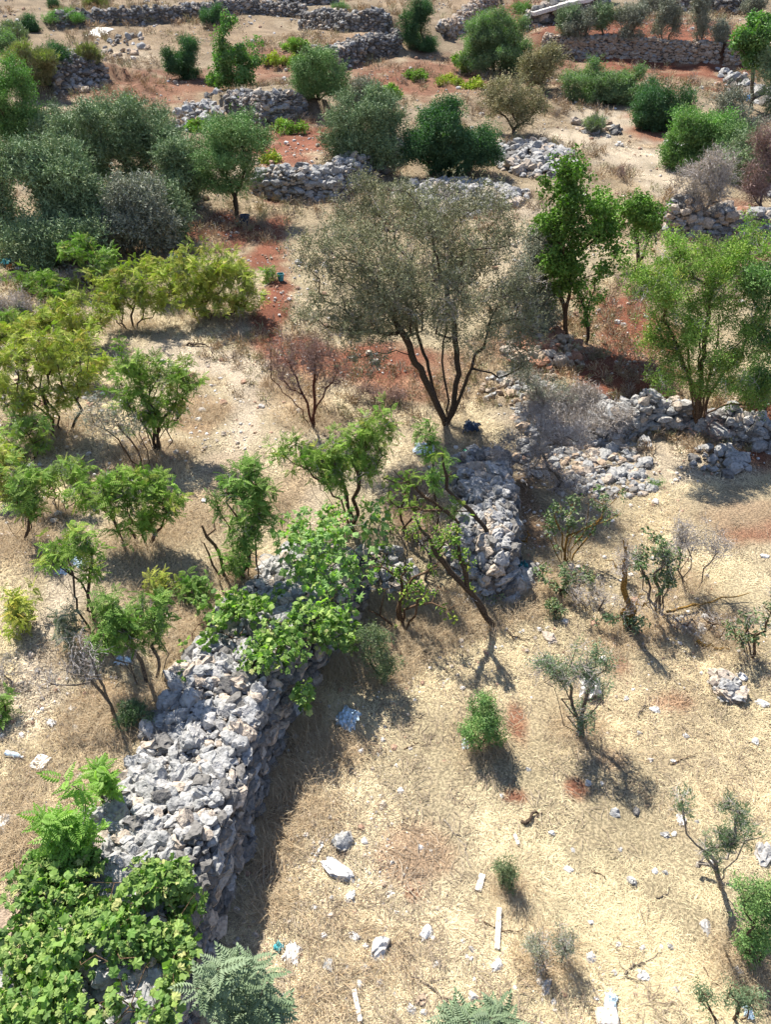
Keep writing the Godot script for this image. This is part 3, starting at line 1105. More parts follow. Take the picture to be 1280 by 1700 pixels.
func scrub() -> void:   # dead thistles and grey cushions too small to tell apart
	var r := RandomNumberGenerator.new()
	r.seed = 31
	for kind in 2:
		var xfs: Array = []
		var cols := PackedColorArray()
		for i in 15000:
			var d := 17.0 * pow(115.0 / 17.0, r.randf())
			var x := r.randf_range(-1, 1) * (d * 0.6 + 2.0)
			var w := fields.get_noise_2d(x * 0.9 - 300.0, d * 0.9)
			if w < r.randf() * 0.4 - 0.1: continue
			var s := r.randf_range(0.6, 1.5) * (0.7 + d * 0.02)
			xfs.append(Transform3D(Basis(Vector3.UP, r.randf() * TAU).scaled(Vector3(s, s, s)), Vector3(x, ground(x, -d) + 0.06 * s, -d)))
			cols.append([Color(0.34, 0.26, 0.17), Color(0.42, 0.31, 0.19), Color(0.27, 0.22, 0.17), Color(0.30, 0.29, 0.16)][r.randi() % 4] * r.randf_range(0.75, 1.2))
		var o := many("dead_scrub", clumps[["needle", "twig"][kind]][0], mats.straw, self, xfs, cols)
		tag(o, ["low brown dead thistles scattered over the far slope", "small grey leafless cushions scattered over the far slope"][kind], "scrub", "", "stuff")

func leaf_litter() -> void:   # dark twigs and crumbs lying in the grass
	var r := RandomNumberGenerator.new()
	r.seed = 15
	var v := PackedVector3Array()
	for i in 3:
		var p := Vector3(r.randfn() * 0.03, 0.02, r.randfn() * 0.03)
		var a := r.randf() * TAU
		for j in 3:
			var q := p + Vector3(cos(a), r.randf_range(-0.12, 0.15), sin(a)) * r.randf_range(0.05, 0.1)
			var s := Vector3(-sin(a), 0, cos(a)) * 0.004
			quad(v, p - s, p + s, q + s, q - s)
			quad(v, p - Vector3(0, 0.004, 0), p + Vector3(0, 0.004, 0), q + Vector3(0, 0.004, 0), q - Vector3(0, 0.004, 0))
			p = q
			a += r.randfn() * 0.5
	var mesh := flat(v)
	var xfs: Array = []
	var cols := PackedColorArray()
	for i in 10000:
		var d := 3.2 * pow(45.0 / 3.2, r.randf())
		var x := r.randf_range(-1, 1) * (d * 0.6 + 2.0)
		if fields.get_noise_2d(x * 1.5 + 80.0, d * 1.5) < r.randf_range(-0.3, 0.35): continue
		var s := r.randf_range(0.5, 1.3)
		xfs.append(Transform3D(Basis(Vector3.UP, r.randf() * TAU).scaled(Vector3(s, s, s)), Vector3(x, ground(x, -d) + 0.03, -d)))
		cols.append(Color(0.22, 0.16, 0.11).lerp(Color(0.42, 0.35, 0.26), r.randf()))
	var o := many("twig_litter", mesh, mats.leaf_dry, self, xfs, cols)
	tag(o, "small dead twigs scattered in the dry grass", "twigs", "", "stuff")

func _ready() -> void:
	var cam := Camera3D.new()
	cam.name = "camera"
	cam.position = EYE
	cam.rotation_degrees = Vector3(-37, 0, 0)
	cam.fov = 67.215
	cam.near = 0.1
	cam.far = 900.0
	add_child(cam)
	cam.current = true
	var sky := Sky.new()
	var sm := ProceduralSkyMaterial.new()
	sm.sky_top_color = Color(0.48, 0.57, 0.74)
	sm.sky_horizon_color = Color(0.80, 0.83, 0.87)
	sm.sky_curve = 0.12
	sm.ground_bottom_color = Color(0.45, 0.38, 0.28)
	sm.ground_horizon_color = Color(0.6, 0.58, 0.52)
	sm.sky_energy_multiplier = 0.85
	sky.sky_material = sm
	var env := Environment.new()
	env.background_mode = Environment.BG_SKY
	env.sky = sky
	env.tonemap_mode = Environment.TONE_MAPPER_LINEAR
	env.tonemap_exposure = 2.35
	env.sdfgi_enabled = true
	env.ssao_enabled = true
	env.ssil_enabled = true
	pass
	var world := WorldEnvironment.new()
	world.name = "world"
	world.environment = env
	add_child(world)
	var sun := DirectionalLight3D.new()
	sun.name = "sun"
	sun.light_energy = 1.6
	sun.light_color = Color(1.0, 0.98, 0.945)
	sun.light_angular_distance = 0.5
	sun.shadow_enabled = true
	add_child(sun)
	sun.look_at_from_position(Vector3.ZERO, Vector3(0.53, -1.28, 0.76))
	rng.seed = 4
	fields = noise(FastNoiseLite.TYPE_SIMPLEX_SMOOTH, 0.11, 4, 3)
	# terraces and the colours of the soil
	add_step([Vector2(-2.59, -2.82), Vector2(-2.48, -3.66), Vector2(-2.38, -4.44), Vector2(-2.31, -5.09), Vector2(-2.2, -5.51), Vector2(-2.15, -5.84), Vector2(-2.04, -6.35), Vector2(-1.99, -7.18), Vector2(-1.76, -8.16), Vector2(-1.4, -9.18), Vector2(-0.86, -10.4), Vector2(-0.34, -11.89), Vector2(0.64, -12.12), Vector2(1.31, -11.74), Vector2(2.19, -11.32), Vector2(2.63, -11.7), Vector2(2.72, -12.15), Vector2(2.87, -12.93), Vector2(2.98, -14.17), Vector2(3.03, -15.7), Vector2(4.07, -16.44), Vector2(5.48, -17.23), Vector2(7.16, -18.13), Vector2(8.33, -17.94), Vector2(10.09, -16.9), Vector2(12.34, -16.25)], [1.08, 1.08, 1.08, 1.08, 1.08, 1.08, 1.08, 1.08, 1.08, 1.08, 1.1, 0.9, 0.65, 0.6, 0.7, 0.8, 0.85, 0.85, 0.9, 0.8, 0.6, 0.55, 0.7, 0.65, 0.65, 0.6], 1.3, 45.0)
	add_step([Vector2(-5.97, -36.04), Vector2(-4.52, -35.47), Vector2(-2.13, -35.54), Vector2(-0.43, -38.67), Vector2(0.97, -41.76)], [0.7, 0.8, 0.8, 0.7, 0.6], 0.8, 9.0)
	add_step([Vector2(-9.64, -51.73), Vector2(-6.92, -48.13), Vector2(-4.62, -50.34)], [0.9, 1.3, 1.0], 1.0, 12.0)
	add_step([Vector2(-3.44, -62.97), Vector2(1.32, -70.02)], [1.0, 1.2], 1.0, 14.0)
	add_step([Vector2(11.95, -67.88), Vector2(18.45, -66.32), Vector2(26.32, -63.77)], [1.3, 1.3, 1.2], 0.8, 22.0)
	add_step([Vector2(5.17, -73.58), Vector2(8.21, -82.88), Vector2(11.68, -93.12)], [0.8, 0.9, 0.9], 0.8, 12.0)
	add_step([Vector2(-28.47, -78.56), Vector2(-21.4, -80.72), Vector2(-17.01, -84.48)], [0.7, 0.7, 0.7], 0.8, 10.0)
	add_step([Vector2(-7.03, -78.33), Vector2(0, -69.4)], [0.6, 0.8], 0.8, 10.0)
	add_step([Vector2(-21.41, -56.63), Vector2(-20, -59.13), Vector2(-18.94, -60.07)], [1.2, 1.4, 0.8], 1.2, 10.0)
	add_step([Vector2(11.08, -30.91), Vector2(13.03, -30.7), Vector2(15.33, -30.45)], [0.5, 0.6, 0.6], 0.8, 10.0)
	patch(Vector2(-4.65, -30.8), Vector2(0.86, 3.52), "red", 1.0)
	patch(Vector2(-3.78, -24.76), Vector2(0.63, 3.95), "red", 1.0)
	patch(Vector2(-3.04, -21.05), Vector2(1.18, 1.61), "red", 1.0)
	patch(Vector2(-0.7, -20.5), Vector2(3.15, 1.54), "red", 1.0)
	patch(Vector2(0.33, -19.16), Vector2(1.8, 0.95), "red", 0.7)
	patch(Vector2(6.56, -20.07), Vector2(2.48, 1.93), "red", 1.0)
	patch(Vector2(7.9, -23.33), Vector2(1.62, 3.08), "red", 1.0)
	patch(Vector2(4.78, -21.86), Vector2(1.54, 1.94), "red", 0.8)
	patch(Vector2(9.85, -17.61), Vector2(1.34, 1.48), "red", 1.0)
	patch(Vector2(8.42, -13.98), Vector2(1.16, 1.08), "red", 0.8)
	patch(Vector2(2.31, -8.51), Vector2(0.25, 0.55), "red", 0.85)
	patch(Vector2(2.05, -7.02), Vector2(0.22, 0.12), "red", 0.9)
	patch(Vector2(3.03, -7.17), Vector2(0.2, 0.2), "red", 0.9)
	patch(Vector2(0.45, -6.08), Vector2(0.65, 0.49), "red", 0.4)
	patch(Vector2(0.39, -5.5), Vector2(0.13, 0.12), "red", 0.7)
	patch(Vector2(5.11, -8.95), Vector2(0.46, 0.28), "red", 0.5)
	patch(Vector2(4.4, -9.77), Vector2(0.22, 0.26), "red", 0.5)
	patch(Vector2(-4.44, -44.13), Vector2(2.85, 6.5), "red", 1.0)
	patch(Vector2(-4.48, -38.36), Vector2(1.85, 3.54), "red", 0.8)
	patch(Vector2(-15.67, -58.1), Vector2(5.79, 6.1), "red", 0.7)
	patch(Vector2(-8.62, -63.25), Vector2(3.1, 4.93), "red", 0.7)
	patch(Vector2(3.35, -60.94), Vector2(4.52, 6.99), "red", 0.7)
	patch(Vector2(-1.79, -65.85), Vector2(3.22, 5.24), "red", 0.6)
	patch(Vector2(20.96, -71.9), Vector2(12.58, 13.96), "red", 1.0)
	patch(Vector2(14.4, -84.16), Vector2(5.32, 11.41), "red", 1.0)
	patch(Vector2(-6.11, -31.79), Vector2(2.05, 2.15), "red", 1.0)
	patch(Vector2(14.37, -47.87), Vector2(1.39, 4.37), "red", 0.8)
	patch(Vector2(-1.22, -58.83), Vector2(2.92, 3.76), "red", 0.7)
	patch(Vector2(8.29, -83.81), Vector2(3.32, 11.54), "tan", 0.8)
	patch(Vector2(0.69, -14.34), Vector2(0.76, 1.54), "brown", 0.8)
	patch(Vector2(-2, -13.78), Vector2(0.53, 1.82), "tan", 0.7)
	patch(Vector2(14.27, -31.23), Vector2(1.71, 2.65), "red", 0.7)
	patch(Vector2(8.28, -31.25), Vector2(1.44, 2.06), "tan", 0.7)
	patch(Vector2(2.8, -20.32), Vector2(1.4, 1.96), "tan", 0.6)
	patch(Vector2(3.7, -7.75), Vector2(0.31, 0.24), "red", 0.3)
	patch(Vector2(-4.11, -19.88), Vector2(1.03, 1.74), "pale", 1.0)
	patch(Vector2(-3.55, -17.22), Vector2(0.49, 2.97), "pale", 1.0)
	patch(Vector2(-4.87, -20.28), Vector2(1.57, 1.2), "pale", 1.0)
	patch(Vector2(-1.56, -13.19), Vector2(0.47, 1.29), "pale", 0.6)
	patch(Vector2(-3.79, -15), Vector2(0.7, 0.62), "pale", 0.8)
	patch(Vector2(-6.06, -20.98), Vector2(1.42, 1.28), "pale", 0.8)
	patch(Vector2(-5.97, -9.38), Vector2(0.36, 1.11), "pale", 1.0)
	patch(Vector2(-5.89, -10.66), Vector2(0.45, 1.08), "pale", 0.8)
	patch(Vector2(-5.79, -8), Vector2(0.58, 0.82), "pale", 0.8)
	patch(Vector2(12.67, -40.31), Vector2(2.36, 6.33), "pale", 1.0)
	patch(Vector2(10.46, -45.55), Vector2(2.29, 2.54), "pale", 1.0)
	patch(Vector2(12.68, -49.76), Vector2(2.11, 2.96), "pale", 1.0)
	patch(Vector2(-19.62, -67.34), Vector2(2.74, 5.15), "pale", 0.6)
	patch(Vector2(4.87, -33.9), Vector2(2.05, 1.54), "pale", 1.0)
	patch(Vector2(7.54, -16.89), Vector2(1.88, 1.54), "pale", 0.8)
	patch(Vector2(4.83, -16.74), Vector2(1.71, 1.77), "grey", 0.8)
	patch(Vector2(7.7, -14.64), Vector2(1.71, 1.04), "straw", 0.6)
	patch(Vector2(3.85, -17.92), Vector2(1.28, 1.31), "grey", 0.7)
	patch(Vector2(-3.54, -14.31), Vector2(1.09, 1.46), "orange", 0.5)
	patch(Vector2(-4.35, -12.98), Vector2(1.02, 1.31), "orange", 0.6)
	patch(Vector2(-5.69, -15.29), Vector2(1.28, 1.09), "brown", 0.5)
	patch(Vector2(-4.83, -17.43), Vector2(0.78, 1.29), "rust", 0.7)
	patch(Vector2(-2.29, -18.68), Vector2(0.98, 2.1), "rust", 0.5)
	patch(Vector2(-3.58, -9.43), Vector2(0.42, 0.9), "rust", 0.8)
	patch(Vector2(-4.46, -7.69), Vector2(0.66, 0.76), "rust", 0.7)
	patch(Vector2(-5.12, -5.75), Vector2(0.33, 0.94), "rust", 0.6)
	patch(Vector2(0, -9.84), Vector2(0.56, 0.91), "rust", 0.6)
	patch(Vector2(0.72, -10.83), Vector2(0.84, 0.84), "rust", 0.8)
	patch(Vector2(1.71, -11.32), Vector2(0.73, 0.71), "rust", 0.8)
	patch(Vector2(5.69, -10.76), Vector2(1.42, 0.53), "rust", 0.5)
	patch(Vector2(3.07, -12.22), Vector2(0.64, 0.58), "rust", 0.5)
	patch(Vector2(-0.97, -7.26), Vector2(0.39, 0.7), "straw", 0.6)
	patch(Vector2(-7.32, -11.9), Vector2(0.96, 1.26), "brown", 0.5)
	patch(Vector2(-2.87, -11.65), Vector2(0.48, 0.75), "rust", 0.6)
	patch(Vector2(-9.27, -27.08), Vector2(2.16, 2.2), "tan", 0.7)
	patch(Vector2(-9.16, -29.33), Vector2(1.83, 1.24), "rust", 0.6)
	patch(Vector2(-0.78, -23.6), Vector2(1.75, 1.5), "straw", 0.6)
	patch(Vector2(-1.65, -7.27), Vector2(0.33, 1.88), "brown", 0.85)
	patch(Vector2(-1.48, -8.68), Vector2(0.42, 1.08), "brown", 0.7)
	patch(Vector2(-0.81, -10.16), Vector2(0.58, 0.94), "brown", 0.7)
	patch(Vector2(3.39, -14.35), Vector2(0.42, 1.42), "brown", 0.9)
	patch(Vector2(-15.66, -75.61), Vector2(10.1, 9.48), "tan", 0.6)
	patch(Vector2(-3.69, -68.99), Vector2(6.91, 5.7), "tan", 0.6)
	patch(Vector2(6.88, -14.26), Vector2(1.68, 0.99), "orange", 0.25)
	make_materials()
	make_clumps()
	for i in 8: rocks.append(rock_mesh(i, 1, 5, 0.35))
	for i in 12: fine_rocks.append(rock_mesh(40 + i, 2, 8, 0.4))
	land()
	build_things()
	grass()
	tall_grass([[Vector2(-1.79, -7.27), 0.29, 300], [Vector2(-1.81, -6.24), 0.25, 200], [Vector2(-1.56, -8.43), 0.33, 260], [Vector2(-0.89, -9.67), 0.45, 300], [Vector2(0, -9.68), 0.45, 260], [Vector2(0.71, -10.66), 0.71, 420], [Vector2(1.58, -11.24), 0.73, 520], [Vector2(2.72, -11.49), 0.62, 260], [Vector2(0, -11.18), 0.61, 260], [Vector2(3.04, -12.03), 0.51, 150], [Vector2(-3.58, -9.43), 0.42, 200], [Vector2(-4.36, -7.69), 0.57, 350], [Vector2(-3.44, -8.28), 0.3, 150], [Vector2(-5.12, -5.75), 0.33, 300], [Vector2(-4.82, -11.93), 0.84, 300], [Vector2(-4.3, -12.75), 0.76, 200], [Vector2(-2.8, -11.23), 0.47, 160], [Vector2(-4.83, -17.43), 0.78, 200], [Vector2(-5.54, -15.29), 1.14, 250], [Vector2(-2.02, -17.25), 0.93, 250], [Vector2(-2.65, -19.03), 0.66, 150], [Vector2(-5.04, -9.41), 0.63, 200], [Vector2(-7.45, -11.9), 0.6, 160], [Vector2(-7, -13.01), 0.64, 160], [Vector2(-8.05, -16.39), 0.89, 200], [Vector2(-8.23, -23.07), 0.96, 160], [Vector2(-5.71, -24.01), 1.18, 200], [Vector2(-9.16, -29.33), 1.83, 200], [Vector2(1.63, -8.03), 0.41, 120], [Vector2(3.32, -8.33), 0.42, 120], [Vector2(1.76, -5.58), 0.17, 60], [Vector2(2.16, -4.56), 0.32, 120], [Vector2(4.78, -4.54), 0.4, 160], [Vector2(6.15, -11.85), 0.75, 200], [Vector2(4.98, -10.72), 0.59, 120], [Vector2(6.49, -10.38), 0.58, 140], [Vector2(-1.6, -5.32), 0.25, 90], [Vector2(-1.12, -6.74), 0.37, 60], [Vector2(-0.81, -7.93), 0.4, 140], [Vector2(3.63, -11.78), 0.5, 100], [Vector2(8.88, -17.67), 0.81, 120], [Vector2(-0.66, -4.93), 0.49, 40], [Vector2(0, -4.55), 0.48, 40], [Vector2(-0.77, -4.1), 0.46, 50], [Vector2(-5.16, -19.1), 0.67, 100], [Vector2(-4.15, -10.59), 0.56, 150], [Vector2(4.91, -34.24), 1.81, 150], [Vector2(-0.77, -23.12), 1.53, 200], [Vector2(-2.89, -13.52), 0.53, 120], [Vector2(0, -40.15), 1.18, 100], [Vector2(-6.77, -72.37), 4.83, 250], [Vector2(-15.02, -72.25), 5.82, 300], [Vector2(-22.22, -75.6), 5.05, 250], [Vector2(5.4, -66.33), 1.8, 100], [Vector2(-3.86, -72.52), 4.83, 200], [Vector2(10.39, -36.97), 0.82, 40]])
	scrub()
	leaf_litter()
	gravel()

func build_things() -> void:

	# dry-stone walls and stone heaps
	stone_wall("dry_stone_wall", "long tumbledown terrace wall of grey limestone running from the bottom left corner, vines at both ends", [Vector2(-2.59, -2.82), Vector2(-2.48, -3.66), Vector2(-2.38, -4.44), Vector2(-2.31, -5.09), Vector2(-2.2, -5.51), Vector2(-2.15, -5.84), Vector2(-2.04, -6.35), Vector2(-1.99, -7.18), Vector2(-1.76, -8.16), Vector2(-1.4, -9.18), Vector2(-0.86, -10.4), Vector2(-0.34, -11.89)], [1.33, 1.33, 1.33, 1.33, 1.33, 1.33, 1.33, 1.33, 1.33, 1.3, 1.2, 0.95], 1.6, 0.14, {"lean": 0.12, "drop": 0.2, "fine": true, "look": "pale", "face_shade": "dark", "ragged": 0.06, "vary": 0.6})
	stone_wall("dry_stone_wall", "short thick broken wall of pale rubble standing below the big grey almond tree", [Vector2(2.19, -11.32), Vector2(2.63, -11.7), Vector2(2.72, -12.15), Vector2(2.87, -12.93), Vector2(2.98, -14.17), Vector2(3.03, -15.7)], [0.4, 0.8, 1.0, 1.1, 1.05, 0.8], 1.05, 0.16, {"lean": 0.2, "drop": 0.1, "fine": true, "look": "grey", "face_shade": "dark", "ragged": 0.1, "back": true, "vary": 0.5})
	stone_wall("dry_stone_wall", "low collapsed stone edge under the red soil, left of the multi stemmed tree on the right", [Vector2(5.48, -17.23), Vector2(7.16, -18.13), Vector2(8.33, -17.94)], [0.6, 0.7, 0.6], 0.5, 0.17, {"look": "grey", "ragged": 0.3})
	stone_wall("dry_stone_wall", "low stone edge under the red soil, right of the multi stemmed tree at the right border", [Vector2(8.33, -17.94), Vector2(10.09, -16.9), Vector2(12.34, -16.25)], [0.55, 0.55, 0.5], 0.5, 0.2, {"look": "grey", "ragged": 0.25})
	stone_wall("dry_stone_wall", "ruined rubble wall with red stones behind the small light green tree", [Vector2(-5.97, -36.04), Vector2(-4.52, -35.47), Vector2(-2.13, -35.54)], [0.88, 0.92, 0.88], 0.9, 0.2, {"look": "pale", "lean": 0.2, "ragged": 0.16})
	stone_wall("dry_stone_wall", "pale topped wall slanting up to the right from the ruined rubble wall", [Vector2(-2.13, -35.54), Vector2(-0.43, -38.67), Vector2(0.97, -41.76)], [0.88, 0.84, 0.76], 1.1, 0.23, {"look": "pale", "lean": 0.2, "ragged": 0.12})
	stone_wall("dry_stone_wall", "squared retaining wall with a shaded corner below the vine terrace on the upper left", [Vector2(-9.64, -51.73), Vector2(-6.92, -48.13), Vector2(-4.62, -50.34)], [0.96, 1.28, 1.04], 1.2, 0.2, {"look": "dark", "lean": 0.15, "ragged": 0.1})
	stone_wall("dry_stone_wall", "shaded grey wall climbing to the upper centre below a dark round bush", [Vector2(-3.59, -62.5), Vector2(-1.26, -66.41), Vector2(1.28, -68.1)], [1.04, 1.2, 1.12], 1.1, 0.22, {"look": "dark", "lean": 0.2, "ragged": 0.1})
	stone_wall("dry_stone_wall", "straight ochre retaining wall under the olive rows at the top right", [Vector2(11.95, -67.88), Vector2(18.45, -66.32), Vector2(24.14, -64.45)], [1.16, 1.2, 1.2], 0.6, 0.2, {"look": "ochre", "lean": 0.08, "ragged": 0.04})
	stone_wall("dry_stone_wall", "short right hand end of the ochre retaining wall beyond the dark gap", [Vector2(24.62, -64.16), Vector2(26.32, -63.77)], [1.2, 1.16], 0.6, 0.2, {"look": "ochre", "lean": 0.08, "ragged": 0.04})
	stone_wall("dry_stone_wall", "sloping orange terrace wall rising to the top edge behind the large dark bush", [Vector2(5.05, -71.82), Vector2(8.21, -82.88), Vector2(11.68, -93.12)], [0.88, 0.88, 0.88], 0.8, 0.23, {"look": "ochre", "lean": 0.15, "ragged": 0.1})
	stone_wall("dry_stone_wall", "farthest long field wall on the left, crossing above the bare slope", [Vector2(-28.47, -78.56), Vector2(-21.4, -80.72), Vector2(-17.01, -84.48)], [0.88, 0.96, 0.96], 0.7, 0.23, {"look": "dark", "ragged": 0.14})
	stone_wall("dry_stone_wall", "far field wall behind the small dark bush, dipping to the right", [Vector2(-16.86, -84.61), Vector2(-15.13, -85.68), Vector2(-12.16, -85.94), Vector2(-7.66, -82.94)], [0.88, 0.96, 0.88, 0.88], 0.7, 0.23, {"look": "dark", "ragged": 0.14})
	stone_wall("dry_stone_wall", "far shaded field wall ending at the round dark bush", [Vector2(-7.41, -77.88), Vector2(-3.31, -70.97), Vector2(0, -69.4)], [1.04, 1.04, 1.12], 0.7, 0.23, {"look": "dark", "ragged": 0.12})
	stone_wall("dry_stone_wall", "heaped dark wall in shadow beside the yellowish shrub on the far left", [Vector2(-21.3, -56.26), Vector2(-19.92, -58.86), Vector2(-18.91, -59.94)], [1.36, 1.52, 0.88], 1.3, 0.23, {"look": "dark", "ragged": 0.2})
	stone_wall("dry_stone_wall", "low wall of reddish tumbled stones at the right edge above the feathery tree", [Vector2(11.08, -30.91), Vector2(13.03, -30.7), Vector2(15.33, -30.45)], [0.72, 0.72, 0.8], 0.8, 0.22, {"look": "warm", "ragged": 0.25})
	stone_wall("dry_stone_wall", "dark field wall at the very top right behind the olive rows", [Vector2(25.51, -88.33), Vector2(30.03, -86.17), Vector2(33.9, -85.09)], [1.04, 1.04, 1.04], 0.7, 0.25, {"look": "dark", "ragged": 0.1})
	stone_wall("dry_stone_wall", "pale rubble wall at the top edge above the bare slope", [Vector2(-10.03, -90.13), Vector2(-8.42, -91.91), Vector2(-4.82, -92.08)], [0.8, 0.88, 0.88], 0.7, 0.25, {"look": "dark", "ragged": 0.2})
	stone_wall("concrete_capped_wall", "pale concrete capped field wall rising to the top edge left of the olive rows", [Vector2(11.69, -73.13), Vector2(14.42, -73.89), Vector2(19.03, -86.33), Vector2(22.4, -92.67)], [1.0, 1.0, 1.0, 1.0], 0.75, 0.4, {"look": "dark", "lean": 0.05, "ragged": 0.03})
	slabs("concrete_coping", "white concrete strip climbing to the top edge left of the olive rows", [Vector2(11.69, -73.13), Vector2(14.42, -73.89), Vector2(19.03, -86.33), Vector2(22.4, -92.67)], 1.1, 0.3, 1.2)
	heap("stone_heap", "long spread of pale field stones behind the crown of the big almond tree", Vector2(3.34, -35.61), Vector2(3.07, 2.28), 0.4, 0.27, 380, {"look": "pale"})
	heap("stone_heap", "pale scree of small stones below the brownish sparse tree", Vector2(7.37, -41.27), Vector2(2.11, 3.21), 0.35, 0.27, 330, {"look": "pale"})
	heap("stone_heap", "pile of red brown rocks at the foot of the leafy green tree", Vector2(4.78, -21.32), Vector2(1.12, 1.17), 0.28, 0.2, 150, {"look": "red"})
	heap("stone_heap", "scattered rubble slope between the short thick wall and the brush pile", Vector2(5.03, -16.61), Vector2(1.7, 1.19), 0.04, 0.15, 260, {"look": "warm"})
	heap("stone_heap", "broken stones strewn under the brush pile and the almond limbs", Vector2(5.15, -17.76), Vector2(1.77, 1.19), 0.03, 0.15, 280, {"look": "warm"})
	heap("stone_heap", "stony ground in the tree shade right of the short thick wall", Vector2(5.53, -15.7), Vector2(1.19, 0.66), 0.02, 0.13, 150, {"look": "grey"})
	heap("stone_heap", "spilled blocks at the lower end of the short thick wall", Vector2(2.34, -12.05), Vector2(0.76, 0.54), 0.3, 0.26, 70, {"look": "pale", "fine": true})
	heap("stone_heap", "grey rubble at the root of the multi stemmed tree on the right", Vector2(8.63, -16.68), Vector2(0.72, 0.74), 0.12, 0.2, 50, {"look": "grey"})
	heap("stone_heap", "stones at the right edge under the tall thin tree", Vector2(23.82, -54.56), Vector2(0.69, 8.8), 0.5, 0.35, 70, {"look": "pale"})
	heap("stone_heap", "small cluster of white stones in the grass on the right", Vector2(6.2, -9.2), Vector2(0.29, 0.25), 0.1, 0.16, 26, {"look": "pale", "fine": true})
	heap("stone_heap", "fallen pale stones on the slope left of the small bare clearing", Vector2(12.07, -47.72), Vector2(1.36, 2.09), 0.1, 0.3, 40, {"look": "warm"})
	heap("stone_heap", "loose pale stones beside the corner of the shaded retaining wall", Vector2(-11.15, -51.02), Vector2(1.44, 3.7), 0.25, 0.28, 110, {"look": "pale"})
	heap("stone_heap", "stony rubble among the bushes at the right edge", Vector2(16.8, -36.79), Vector2(1.09, 2.82), 0.2, 0.3, 90, {"look": "grey"})
	heap("stone_heap", "stones strewn across the upper left slope", Vector2(-21.27, -70.17), Vector2(2.84, 5.08), 0.1, 0.3, 60, {"look": "warm"})
	heap("stone_heap", "rubble lying under the fig on the collapsed wall", Vector2(0, -12.28), Vector2(0.64, 0.47), 0.1, 0.15, 90, {"look": "grey"})
	heap("stone_heap", "broken stones along the dark wall at the far left", Vector2(-20.93, -58.69), Vector2(2.01, 2.81), 0.4, 0.3, 80, {"look": "grey"})
	heap("stone_heap", "stones near the yellow soil bank at the right of the clearing", Vector2(14.24, -30.75), Vector2(0.95, 1.18), 0.25, 0.25, 60, {"look": "red"})
	heap("stone_heap", "stones scattered under the right branches of the big almond tree", Vector2(3.88, -19.28), Vector2(1.18, 1.13), 0.04, 0.17, 110, {"look": "warm"})
	heap("stone_heap", "pale stones along the terrace between the wall and the thin trees on the right", Vector2(15.24, -42.91), Vector2(0.44, 3.29), 0.1, 0.28, 30, {"look": "pale"})

	# the main trees
	plant("almond_tree", "large spreading grey green almond tree with many dark leaning limbs in the middle", "tree", Vector2(1.58, -17.23), [[-0.92, 4.66, 0, 2, 0.96, 1.8], [-2.63, 4.46, 0.6, 1.04, 0.84, 0.94], [0.63, 4.22, -0.5, 1.18, 1.19, 1.06], [-0.75, 3.56, 0, 1.8, 0.64, 1.62], [-1.58, 4.83, -1.2, 1.26, 0.81, 1.13], [-0.17, 4.88, -1.5, 1.13, 0.68, 1.02], [1.29, 3.43, 0.4, 0.82, 0.99, 0.74], [-2.66, 3.45, 0.8, 0.8, 0.5, 0.72], [-1.87, 2.98, 0, 0.85, 0.52, 0.76], [1.59, 2.38, 1, 0.55, 0.56, 0.5], [-3.19, 3.89, 0.5, 0.67, 0.68, 0.6], [-2.14, 5.55, -1.5, 0.69, 0.34, 0.62], [0.6, 5.29, -1, 0.68, 0.54, 0.61], [-0.8, 4.27, 0.8, 1.04, 0.76, 0.94], [-2.93, 3.11, 1, 0.81, 0.39, 0.73], [-1.58, 3.04, 0.5, 1.38, 0.36, 1.13], [0.38, 2.73, 0.3, 0.98, 0.55, 0.89], [-3.44, 4.36, 0.3, 0.53, 0.68, 0.48], [1.45, 2.94, 0.6, 0.55, 0.72, 0.5], [-0.77, 5.34, -0.8, 1.62, 0.4, 1.46], [-2.27, 2.38, 1, 0.69, 0.26, 0.62], [-0.74, 2.91, 0.2, 1.68, 0.4, 1.27], [-0.09, 3.57, 0.4, 1.5, 0.51, 1.35], [-1.85, 3.93, 0.6, 1.33, 0.55, 1.2]], {"stems": [[Vector3(-0.25, 0.6, 0.1), Vector3(-0.67, 1.39, 0.2), Vector3(-1.04, 2.28, 0.3), Vector3(-1.58, 3.43, 0.4)], [Vector3(-0.27, 0.56, -0.1), Vector3(-0.57, 1.6, -0.3), Vector3(-0.85, 2.46, -0.5), Vector3(-1.44, 3.55, -0.8)], [Vector3(0.13, 0.55, 0), Vector3(0.24, 1.37, -0.1), Vector3(0.07, 2.44, -0.2), Vector3(-0.18, 3.59, -0.3), Vector3(-0.04, 4.47, -0.6)], [Vector3(0.26, 0.81, 0.1), Vector3(0.52, 1.7, 0.3), Vector3(1.16, 1.59, 0.5), Vector3(1.63, 1.98, 0.8)], [Vector3(0.03, 0.56, -0.2), Vector3(-0.14, 1.45, -0.6), Vector3(-0.06, 2.56, -1), Vector3(0.74, 3.81, -1.3)]], "tree": true, "kind": "olive", "pal": "almond", "tips": 680, "k": 10, "spread": 0.27, "size": 1.05, "r": 0.0055, "bark": "bark_dark", "direct": 0.2, "sides": 7, "twigs": 3, "seg": 0.22, "thick": 0.9})
